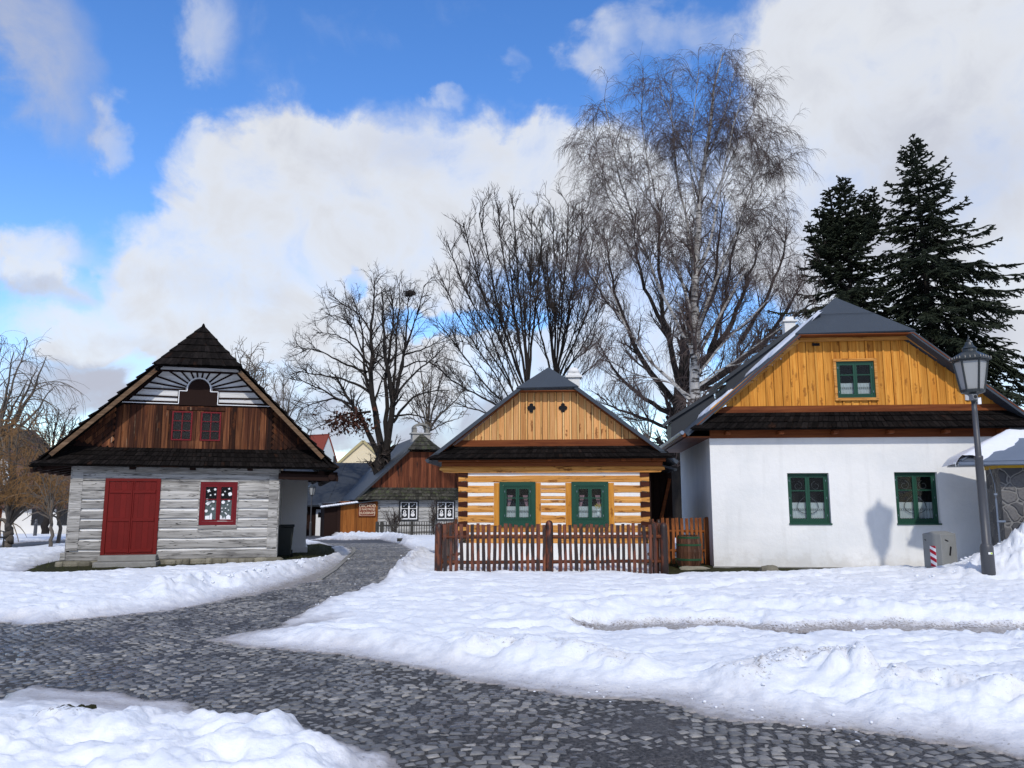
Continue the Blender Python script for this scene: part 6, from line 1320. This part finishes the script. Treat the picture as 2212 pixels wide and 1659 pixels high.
def bare_tree(name,label,loc,limbs,levels,tm,cm,seed,group=None,sides=10,rmin=(.03,.014,.0075,.005),cat='tree',clip=None,limb_k=14,thin=False):
    rs=np.random.RandomState(seed); x,y,z=loc; root=empty(name,loc,0,label,cat,group)
    LP=[];LR=[]
    for pts,r0,r1 in limbs:
        q=resample([(a-x,b-y,c-z) for a,b,c in pts],limb_k); q[1:-1]+=rs.normal(0,min(.05,max(.008,r0*.3)),(limb_k-2,3)); LP.append(q); LR.append(np.linspace(r0,r1,limb_k)**1.)
    P=np.array(LP);Rr=np.array(LR); g=[(P,Rr,sides)]; allg=[]
    cur,cr=P,Rr
    for i,lv in enumerate(levels):
        cur,cr=children(rs,cur,cr,**lv); cr=np.maximum(cr,rmin[min(i,3)]*np.linspace(1,.6,cr.shape[1])[None])
        if clip is not None:
            ok=clip(cur+np.array([x,y,z])); cur,cr=cur[ok],cr[ok]
        if i==0 and not thin: g.append((cur,cr,5))
        else: allg.append((cur,cr,3))
    merge(g,'trunk',tm,root); merge(allg,'crown',cm,root); return root,g,allg
def pxl(pts,Y,r,spread=1.5,base=None):
    # limb drawn on the photo, put at depth Y with a drift in depth
    dy=r.uniform(-spread,spread); n=len(pts); out=[]
    for i,(px,py) in enumerate(pts): out.append(tuple(at(px,py,Y+dy*(i/(n-1))**1.3)))
    return out
rt=random.Random(77)
Zt=lambda x,y:(553+.26667*x,553+.26667*y)
def linden():
    Y=62.; base=at(830,1000,Y); g=gz(Y); B=(base.x,Y,g)
    raw=[([(1015,1750),(1000,1600),(940,1500),(850,1290),(770,1200),(700,1080),(640,960)],.34,.07),
    ([(1025,1750),(1015,1600),(990,1420),(960,1260),(925,1100),(932,900),(935,700),(925,550),(960,380),(960,210)],.42,.04),
    ([(1040,1750),(1055,1580),(1090,1400),(1108,1200),(1105,1050),(1060,950),(1035,700),(1035,450),(1015,290)],.42,.04),
    ([(1050,1700),(1065,1500),(1060,1300),(1045,1100),(1050,980),(1080,800),(1110,560),(1110,380),(1080,260)],.30,.035),
    ([(1110,1250),(1150,1000),(1200,800),(1220,600),(1245,310)],.22,.03),([(1150,1020),(1180,850),(1260,600),(1330,420),(1360,240)],.14,.025),
    ([(930,1120),(870,900),(870,650),(830,450),(780,340)],.17,.03),([(925,1110),(800,1030),(650,980),(450,950),(330,930)],.15,.025),([(905,940),(820,910),(720,880),(560,790),(450,740),(370,770)],.13,.025),
    ([(850,1290),(700,1180),(560,1090),(400,1030),(320,970)],.15,.025),([(1110,1350),(1200,1210),(1310,1120),(1450,1090),(1560,1090)],.16,.025),([(1130,1120),(1280,950),(1420,840),(1520,740)],.14,.025),([(1200,800),(1350,760),(1500,680)],.1,.02),
    ([(935,900),(800,740),(700,650),(500,615)],.13,.02),([(930,620),(850,480),(730,400),(620,375)],.10,.02),([(1110,1150),(1130,900),(1140,600),(1165,350),(1160,220)],.16,.025),([(940,920),(1000,740),(1040,560),(1060,420)],.09,.02),
    ([(770,1200),(640,1150),(540,1170),(400,1220),(340,1260)],.12,.02),([(930,1260),(780,1265),(650,1310),(500,1400),(420,1420)],.13,.02),([(1100,1300),(1230,1280),(1350,1300),(1430,1360)],.12,.02),([(860,780),(780,560),(700,500),(560,470)],.08,.02),([(930,1000),(870,800),(800,600),(790,480)],.09,.02),([(1200,900),(1300,850),(1400,860),(1500,900)],.09,.02)]
    limbs=[(pxl([Zt(*p) for p in q],Y,rt,2.6),a,b) for q,a,b in [(q_,a_*.78,b_) for q_,a_,b_ in raw]]; limbs.append(([B,tuple(at(823,1000,Y)),tuple(at(826,975,Y))],.75,.55))
    lv=[dict(per=1.5,lenf=lambda L,t:2.5*(1.15-.6*t),ang=42,upb=.14,k=6,r0f=.5,wander=.13,grav=.03,t0=.3),
        dict(per=2.6,lenf=1.0,ang=45,upb=.08,k=4,r0f=.5,wander=.2,grav=.0,t0=.15),dict(per=4.8,lenf=.5,ang=48,upb=.05,k=3,r0f=.6,wander=.2,grav=0.,t0=.1)]
    root,g_,a_=bare_tree('bare_linden','broad bare linden with several black trunks rising behind the music shop roof',B,limbs,lv,M['trunkdark'],M['twigdark'],5,rmin=(.032,.017,.0105,.009))
    # the clump of withered leaves on its lower left limb
    rs=np.random.RandomState(3); n=900; c=at(553+.2667*760,553+.2667*1345,Y-1); V=[];
    P=np.stack([rs.normal(0,.95,n),rs.normal(0,.7,n),rs.normal(0,.5,n)],-1)+np.array([c.x,c.y,c.z])-np.array(B); s=rs.uniform(.06,.15,n)[:,None,None]; a=rs.normal(0,1,(n,4,3)); V=P[:,None]+a*s*.8
    npmesh('withered_leaves',V.reshape(-1,3),np.arange(n*4).reshape(-1,4),M['deadleaf'],root,False,rs.rand(n))
    m=MB(4); c=at(553+.2667*1248,553+.2667*300,Y+.0)
    for k in range(70):
        a=m.r.uniform(0,6.28); q=m.r.uniform(.05,.38); p=Vector((q*math.cos(a),q*math.sin(a),m.r.uniform(-.22,.15))); m.beam(p,p+Vector((-math.sin(a),math.cos(a),m.r.uniform(-.3,.3)))*.45,.03,.03)
    m.lathe([(.1,-.3),(.33,-.1),(.40,.1),(.2,.14)],n=10); o=m.build('bird_nest',M['trunkdark']); o.location=c; tag(o,'dark round bird nest high in the right part of the broad linden','nest')
linden()
def chestnut(name,label,Y,bx,tips,seed,fork=870,r=.33):
    g=gz(Y); B=(at(bx,1000,Y).x,Y,g); rr=random.Random(seed); limbs=[([B,tuple(at(bx,1000,Y)),tuple(at(bx,fork,Y))],.42,.30)]
    for i,(tx,ty,fy) in enumerate(tips):
        ty=ty+20
        mx,my=bx+(tx-bx)*rr.uniform(.38,.55),fy+(ty-fy)*rr.uniform(.30,.42); nx,ny=bx+(tx-bx)*rr.uniform(.75,.88),fy+(ty-fy)*.70
        limbs.append((pxl([(bx+rr.uniform(-3,3),fy+25),(bx+(tx-bx)*.12,fy-8),(mx,my),(nx,ny),(tx,ty)],Y,rr,3.0),r*rr.uniform(.45,.85),.03))
    lv=[dict(per=1.8,lenf=lambda L,t:2.3*(1.25-.7*t),ang=40,upb=.26,k=7,r0f=.36,wander=.12,grav=.06,t0=.22),
        dict(per=2.6,lenf=.95,ang=40,upb=.24,k=4,r0f=.5,wander=.18,grav=.10,t0=.15),dict(per=5.4,lenf=.45,ang=42,upb=.22,k=3,r0f=.7,wander=.15,grav=.12,t0=.1)]
    return bare_tree(name,label,B,limbs,lv,M['trunkdark'],M['twigdark'],seed,rmin=(.028,.016,.011,.0095))
chestnut('bare_chestnut','tall bare tree with fanned upright branches behind the pine cottage, left of the pair',50,1140,[(958,590,900),(965,500,880),(1000,462,840),(1035,440,830),(1075,428,810),(1110,425,800),(1150,436,800),(950,680,900),(942,760,910),(1020,520,860),(1060,560,850),(1100,520,820),(1130,560,820),(1010,640,880),(985,850,915),(1170,500,800)],31,860,.11)
chestnut('bare_chestnut','bare tree with a chimney side trunk behind the pine cottage, right of the pair',52,1200,[(1165,450,800),(1195,428,790),(1228,424,790),(1258,440,790),(1282,500,800),(1296,570,810),(1300,640,820),(1180,520,800),(1215,500,790),(1250,540,800),(1285,700,830),(1310,740,840),(1235,600,800),(1150,600,820)],32,830,.10)
def big_dark():
    Y=46.; g=gz(Y); B=(at(1463,1000,Y).x,Y,g); rr=random.Random(5)
    limbs=[([B,tuple(at(1460,980,Y)),tuple(at(1466,900,Y)),tuple(at(1475,820,Y)),tuple(at(1480,700,Y))],.62,.25)]
    for q,a in (([(1470,850),(1450,760),(1430,640),(1420,520),(1430,430)],.2),([(1475,800),(1490,680),(1500,560),(1510,450)],.2),([(1470,880),(1400,800),(1350,700),(1320,600),(1310,520)],.2),([(1465,900),(1390,860),(1330,810),(1290,740)],.16),
        ([(1480,830),(1530,770),(1580,700),(1620,600),(1640,520)],.24),([(1480,850),(1560,810),(1640,750),(1700,680),(1735,600)],.26),([(1500,840),(1580,800),(1660,770),(1740,720)],.16),([(1530,780),(1560,680),(1580,560),(1600,470)],.16),([(1600,740),(1660,640),(1690,560),(1700,500)],.14),([(1475,780),(1540,650),(1550,540),(1560,440)],.17),
        ([(1455,930),(1380,900),(1320,880),(1290,850)],.12),([(1640,755),(1690,700),(1750,660),(1770,640)],.10),([(1440,720),(1390,620),(1370,520),(1375,450)],.14),([(1470,860),(1520,840),(1600,830),(1680,800)],.12),([(1340,680),(1300,640),(1285,600)],.08)):
        limbs.append((pxl(q,Y,rr,3.5),a,.03))
    lv=[dict(per=2.1,lenf=lambda L,t:2.4*(1.25-.75*t),ang=36,upb=.2,k=7,r0f=.42,wander=.13,grav=.05,t0=.2),dict(per=3.2,lenf=1.0,ang=38,upb=.18,k=4,r0f=.55,wander=.18,grav=.08,t0=.15),dict(per=3.6,lenf=.45,ang=42,upb=.2,k=3,r0f=.7,wander=.15,grav=.08,t0=.1)]
    bare_tree('bare_maple','big bare dark trunked tree with spreading limbs behind the birch',B,limbs,lv,M['trunkdark'],M['twigred'],8,rmin=(.026,.014,.0095,.008))
big_dark()
def birch():
    Y=40.; g=gz(Y); B=(at(1506,1000,Y).x,Y,g); rr=random.Random(9)
    limbs=[([B,tuple(at(1506,980,Y)),tuple(at(1500,870,Y)),tuple(at(1497,760,Y)),tuple(at(1503,640,Y)),tuple(at(1508,500,Y)),tuple(at(1520,350,Y)),tuple(at(1535,220,Y)),tuple(at(1562,115,Y))],.36,.03)]
    _b=.75
    for q,a in (([(1495,870),(1450,820),(1400,780),(1350,700),(1290,620),(1262,560)],.13),([(1500,760),(1450,690),(1400,560),(1350,430),(1320,300),(1305,215)],.13),([(1503,700),(1470,600),(1430,480),(1395,330),(1380,230),(1390,180)],.13),([(1505,640),(1490,520),(1465,400),(1450,260),(1450,170)],.12),
        ([(1507,600),(1540,500),(1560,380),(1590,250),(1610,170)],.12),([(1502,720),(1540,620),(1590,500),(1630,380),(1655,270)],.13),([(1500,780),(1550,690),(1600,600),(1650,520),(1680,430)],.12),([(1500,820),(1560,740),(1620,690),(1690,610),(1700,560)],.10),
        ([(1400,560),(1350,490),(1300,400),(1270,330)],.07),([(1350,700),(1310,600),(1285,500),(1275,450)],.06),([(1515,420),(1490,330),(1500,220),(1510,150)],.07),([(1590,500),(1630,440),(1670,380),(1685,350)],.06),([(1520,350),(1555,280),(1580,190),(1590,140)],.07),
        ([(1500,800),(1480,700),(1455,620),(1440,560)],.07),([(1497,850),(1540,800),(1620,780),(1680,740)],.07),([(1430,480),(1380,400),(1340,340),(1330,300)],.06),([(1500,840),(1560,800),(1640,740),(1700,700),(1730,660)],.08),([(1497,860),(1440,820),(1370,810),(1300,770)],.06),([(1510,500),(1490,350),(1440,240),(1425,185)],.07),([(1530,450),(1590,320),(1630,240),(1640,200)],.07),([(1380,500),(1310,400),(1285,310),(1280,260)],.06),([(1600,420),(1655,340),(1668,280)],.05),([(1560,560),(1620,470),(1665,440)],.05)):
        limbs.append((pxl(q,Y,rr,3.0),a*.72,.014))
    lv=[dict(per=2.5,lenf=lambda L,t:2.1*(1.3-.8*t),ang=38,upb=.25,k=7,r0f=.36,wander=.12,grav=-.03,t0=.2),
        dict(per=4.4,lenf=1.25,ang=42,upb=-.05,k=6,r0f=.4,wander=.12,grav=-.24,t0=.2),dict(per=5.6,lenf=.75,ang=32,upb=-.25,k=4,r0f=.7,wander=.10,grav=-.38,t0=.15)]
    bare_tree('birch','tall bare white barked birch with fine drooping twigs, towering over every other tree',B,limbs,lv,M['birch'],M['twigred'],21,rmin=(.015,.0085,.006,.005),thin=True)
birch()
def bg_tree(name,label,Y,bx,by,tips,seed,cm,tm,scale=1.,r=.16,levels=None,group=None,rmin=(.03,.018,.013,.011),sp=1.5,zbase=None,clip=None):
    g=gz(Y) if zbase is None else zbase; B=(at(bx,by,Y).x,Y,g); rr=random.Random(seed); limbs=[([B,tuple(at(bx,by,Y).lerp(Vector(B),.5)),tuple(at(bx,by,Y))],r*1.4,r)]
    for tx,ty in tips:
        limbs.append((pxl([(bx,by+4),(bx+(tx-bx)*.25,by+(ty-by)*.3),(bx+(tx-bx)*rr.uniform(.55,.75),by+(ty-by)*.65),(tx,ty)],Y,rr,sp),r*rr.uniform(.4,.7),.02))
    s=scale
    lv=levels or [dict(per=1.3/s,lenf=lambda L,t:1.7*s*(1.2-.7*t),ang=38,upb=.2,k=5,r0f=.5,wander=.14,grav=.04,t0=.2),dict(per=2.6/s,lenf=.8*s,ang=42,upb=.12,k=4,r0f=.5,wander=.2,grav=.03,t0=.1),dict(per=3.6/s,lenf=.4*s,ang=42,upb=.1,k=3,r0f=.7,wander=.2,grav=0.,t0=.1)]
    return bare_tree(name,label,B,limbs,lv,tm,cm,seed,rmin=rmin,group=group,clip=clip)
bg_tree('bare_ash','slender grey bare tree between the linden and the pine cottage above the shop chimney',66,925,930,[(880,790),(905,755),(935,760),(960,790),(985,850),(1000,900),(870,850),(1010,830),(925,820),(960,880),(885,900)],41,M['twiggrey'],M['trunkgrey'],1.1)
bg_tree('bare_tree','round crowned bare tree just right of the log house ridge',70,612,930,[(575,850),(590,825),(612,815),(635,830),(650,860),(655,900),(568,890),(600,850)],42,M['twiggrey'],M['trunkgrey'],1.1)
bg_tree('bare_tree','bare tree with knobbly spiky twigs rising over the right slope of the log house roof',42,530,930,[(508,760),(520,770),(540,770),(555,785),(570,800),(575,830),(505,800),(545,800)],43,M['twiggrey'],M['trunkgrey'],.9,r=.10,rmin=(.022,.015,.012,.011))
bg_tree('bare_tree','low wide bare dark tree behind the golden willow at the left',62,110,1010,[(60,935),(75,905),(100,885),(125,880),(150,890),(172,900),(185,925),(120,910),(145,915),(90,930),(50,960),(195,950)],44,M['twigdark'],M['trunkdark'],.9,r=.2)
bg_tree('bare_tree','thin bare trees showing low between the pine cottage and the white house',70,1400,960,[(1310,860),(1340,850),(1370,870),(1400,860),(1420,880),(1330,900),(1390,900),(1345,930)],45,M['twiggrey'],M['trunkgrey'],1.1)
def willows():
    droop=[dict(per=1.6,lenf=2.0,ang=45,upb=.2,k=8,r0f=.5,wander=.08,grav=-.20,t0=.2),dict(per=2.4,lenf=1.7,ang=35,upb=-.1,k=6,r0f=.6,wander=.07,grav=-.30,t0=.15)]
    Y=40; bg_tree('bare_willow','tall grey weeping tree with long arching twigs behind the golden willow',Y,-25,1020,[(60,735),(30,760),(100,770),(0,760),(80,800),(115,840),(60,820),(20,840),(-60,780),(95,880),(45,880)],51,M['twiggrey'],M['trunkgrey'],1.,r=.22,levels=droop,rmin=(.014,.009,.009,.009),sp=2.5)
    droop2=[dict(per=2.8,lenf=1.3,ang=50,upb=.15,k=6,r0f=.5,wander=.16,grav=-.16,t0=.1),dict(per=6.0,lenf=.85,ang=45,upb=-.1,k=5,r0f=.6,wander=.14,grav=-.25,t0=.1),dict(per=4.5,lenf=.40,ang=40,upb=-.1,k=3,r0f=.7,wander=.1,grav=-.25,t0=.1)]
    Y=31; bg_tree('golden_willow','golden orange weeping willow with a dense drooping crown',Y,20,1130,[(20,905),(0,920),(40,930),(70,970),(90,1010),(60,1000),(30,1000),(100,1050),(-20,960),(0,1010),(50,1050),(85,960),(110,1020),(120,1060)],52,M['twiggold'],M['trunkgrey'],1.,r=.12,levels=droop2,rmin=(.012,.009,.0075,.007),sp=2.,clip=lambda c:c[:,-1,2]>1.35)
    # two young trees on the snow
    for k,(px,py,lab,tips) in enumerate((((108,1190),1113,'young weeping tree standing on the snow, the nearer of two',[(85,1020),(120,1010),(145,1050),(60,1060),(100,1040),(50,1100),(150,1075),(130,1030)]) if False else (108,1190,'young tree with golden drooping twigs on the snow, the nearer of two',[(85,1020),(112,1000),(140,1030),(65,1060),(100,1040),(50,1085),(150,1060),(130,1020),(75,1040)]),(126,1179,'young dark twigged tree close to the log house corner, the farther of two',[(118,1015),(140,1000),(152,1030),(160,1060),(110,1050),(158,1090),(135,1030)]))):
        x,y=gr(px,py); Yk=y; top=at(px+ (3 if k==0 else -4),1113,Yk); B=(x,y,gz(y)-.03); rr=random.Random(60+k); limbs=[([B,(x+.02,y,.5),tuple(top),tuple(at(px+4,1080,Yk))],.065 if k==0 else .085,.045)]
        for tx,ty in tips: limbs.append((pxl([(px+2,1118),(px+(tx-px)*.3,1118+(ty-1118)*.5),(px+(tx-px)*.7,1118+(ty-1118)*.85),(tx,ty)],Yk,rr,1.),.03,.008))
        for tx,ty in ((px-45,1110),(px-60,1125),(px+35,1100)): limbs.append((pxl([(px,1120),(px+(tx-px)*.5,1105),(tx,ty)],Yk,rr,.8),.03,.01))
        lv=[dict(per=3.,lenf=.9,ang=45,upb=.0,k=6,r0f=.5,wander=.14,grav=-.14,t0=.2),dict(per=5.,lenf=.5,ang=42,upb=-.1,k=4,r0f=.6,wander=.14,grav=-.18,t0=.1),dict(per=4.,lenf=.25,ang=40,upb=-.1,k=3,r0f=.7,wander=.1,grav=-.1,t0=.1)]
        bare_tree('young_tree',lab,B,limbs,lv,M['trunkgrey'],M['twiggold'] if k==0 else M['twiggrey'],62+k,rmin=(.010,.0065,.0055,.005),clip=lambda c:c[:,-1,2]>1.2,group='two young trees on the snow beside the log house')
willows()
def spruce(name,label,Y,tx,ty,seed,ext,h_vis,g=None,dens=1.,multi=()):
    rs=np.random.RandomState(seed); gz_=gz(Y); top=at(tx,ty,Y); x=top.x; root=empty(name,(x,Y,gz_),0,label,'tree','dark spruces behind the white house'); Hh=top.z-gz_
    tr=[([(x,Y,gz_),(x,Y,gz_+Hh*.5),(top.x,Y,top.z-.2)],.30,.025)]
    for mx,my in multi:
        q=at(mx,my,Y); tr.append(([(x,Y,q.z-4.0),((x+q.x)/2+ (q.x-x)*.25,Y,q.z-2.6),(q.x,Y,q.z)],.13,.03))
    TP=np.array([resample([(a-x,b-Y,c-gz_) for a,b,c in p],16) for p,_,_ in tr]); TR=np.array([np.linspace(a,b,16) for _,a,b in tr])
    B1=[];R1=[]
    z=Hh-.15; k=0
    while z>Hh*.22:
        u=Hh-z
        for j in range(rs.randint(5,8)):
            a=k*2.4+j*6.28/6+rs.uniform(-.4,.4); l=ext(u,math.cos(a),math.sin(a))*rs.uniform(.55,1.15); l=max(l,.25); n=8; pts=[]; p=np.array([0 if u>1 else 0,0,z+rs.uniform(-.1,.1)],float); el=max(-.25,.75-u*.10)+rs.normal(0,.08)
            for i in range(n):
                pts.append(p.copy()); e=el+ (.0-.35*math.sin(math.pi*min(1,i/(n-1)*1.0)) if u>2 else 0)+(.45*(i/(n-1))**2 if u>2 else 0); p=p+np.array([math.cos(a)*math.cos(e),math.sin(a)*math.cos(e),math.sin(e)])*l/(n-1)
            B1.append(pts); R1.append(np.linspace(min(.05,.012+l*.012),.008,n))
        z-=.30+.012*u; k+=1
    for (mx,my),P_ in zip(multi,TP[1:]):
        for t in np.linspace(.25,.98,16):
            q=P_[int(t*15)]
            for j in range(4):
                a=rs.uniform(0,6.28); l=(.25+1.1*(1-t))*rs.uniform(.8,1.2); pts=[q+np.array([math.cos(a)*.85,math.sin(a)*.85,.55])*l*i/7 for i in range(8)]; B1.append(pts); R1.append(np.linspace(.02,.008,8))
    B1=np.array(B1); R1=np.array(R1); rs2=np.random.RandomState(seed+1)
    # side twigs lie roughly in the plane of the branch
    def side(P,per,lenf,ang,k,droop,t0):
        n,m,_=P.shape; L=np.linalg.norm(np.diff(P,axis=1),axis=2).sum(1); cnt=np.maximum(3,np.round(L*per)).astype(int); idx=np.repeat(np.arange(n),cnt); N=len(idx)
        t=t0+(1-t0)*rs2.rand(N); f=t*(m-1); i0=np.minimum(f.astype(int),m-2); w=(f-i0)[:,None]; p=P[idx,i0]*(1-w)+P[idx,i0+1]*w; d=P[idx,i0+1]-P[idx,i0]; d/=np.linalg.norm(d,axis=1,keepdims=True)+1e-9
        s=np.cross(d,np.array([0,0,1.])); s/=np.linalg.norm(s,axis=1,keepdims=True)+1e-9; s*=rs2.choice([-1,1],N)[:,None]; a=R(ang)*rs2.uniform(.5,1.3,N)[:,None]; dd=d*np.cos(a)+s*np.sin(a); dd[:,2]+=rs2.normal(droop,.22,N); dd/=np.linalg.norm(dd,axis=1,keepdims=True)
        ln=lenf(L[idx],t)*rs2.uniform(.5,1.2,N); out=p[:,None]+dd[:,None]*(ln[:,None]*np.linspace(0,1,k)[None])[:,:,None]; out[:,:,2]-=(np.linspace(0,1,k)**2)[None]*ln[:,None]*.15*(droop<0); return out,ln
    S1_,l1=side(B1,9.6*dens,lambda L,t:.22+.26*L*(1.05-t),48,4,-.06,.10); S2_,l2=side(S1_,8.4*dens,lambda L,t:np.clip(.10+.30*L*(1.1-t),.1,.32),45,3,-.03,.05)
    c1=np.tile(np.array([.028,.040,.034,.006]),(len(S1_),1)); c2=np.tile(np.array([.03,.036,.005]),(len(S2_),1))
    cb=np.tile(np.linspace(.045,.03,8),(len(B1),1))
    merge([(TP,TR,8),(B1,R1,4)],'trunk',M['trunkdark'],root); merge([(S1_,c1,4),(S2_,c2,3),(B1[:,3:],cb[:,3:],4)],'crown',M['needles'],root); print(name,len(B1),len(S1_),len(S2_))
def ext_big(u,cx,sy):
    l=.35+.55*u-.008*u*u
    if u>5: l+= .44*(u-5)*max(0,cx)
    if cx<0 and u>4: l=min(l,3.6)
    return min(l,10.5)
spruce('spruce','tallest dark spruce with long right hand branches behind the white house',41,1975,303,71,ext_big,1)
spruce('spruce','shorter many tipped dark spruce between the bare trees and the tallest spruce',42,1822,388,72,lambda u,c,s:min(.3+.48*u,4.0)+(.4*max(0,-c) if u>7 else 0),1,multi=((1765,450),(1790,405),(1868,418),(1890,405),(1745,480)))
# shrubs in front of the shop
def shrubs():
    A=R(18); ca,sa=math.cos(A),math.sin(A)
    def W_(lx,ly): return (-9.91+lx*ca-ly*sa,58+lx*sa+ly*ca)
    for k,(lx,lab,h,n) in enumerate(((1.05,'bare bushy shrub behind the paling fence left of the first shop window',1.7,16),(3.9,'tall thin bare shrub between the two shop windows',2.3,9))):
        x,y=W_(lx,-1.6); zb=gz(y); rr=random.Random(90+k); limbs=[]
        for i in range(n):
            a=rr.uniform(0,6.28); s=rr.uniform(.1,.75 if k==0 else .4); limbs.append(([(x,y,zb),(x+s*.4*math.cos(a),y+s*.4*math.sin(a),zb+h*.5),(x+s*math.cos(a),y+s*math.sin(a),zb+h*rr.uniform(.8,1.05))],.022,.01))
        lv=[dict(per=5.,lenf=.5,ang=35,upb=.2,k=4,r0f=.6,wander=.15,grav=.03,t0=.25),dict(per=6.,lenf=.2,ang=38,upb=.15,k=3,r0f=.7,wander=.15,grav=0,t0=.1)]
        bare_tree('bare_shrub',lab,(x,y,zb),limbs,lv,M['twigdark'],M['twigdark'],95+k,rmin=(.011,.009,.008,.008),cat='shrub',sides=5)
shrubs()
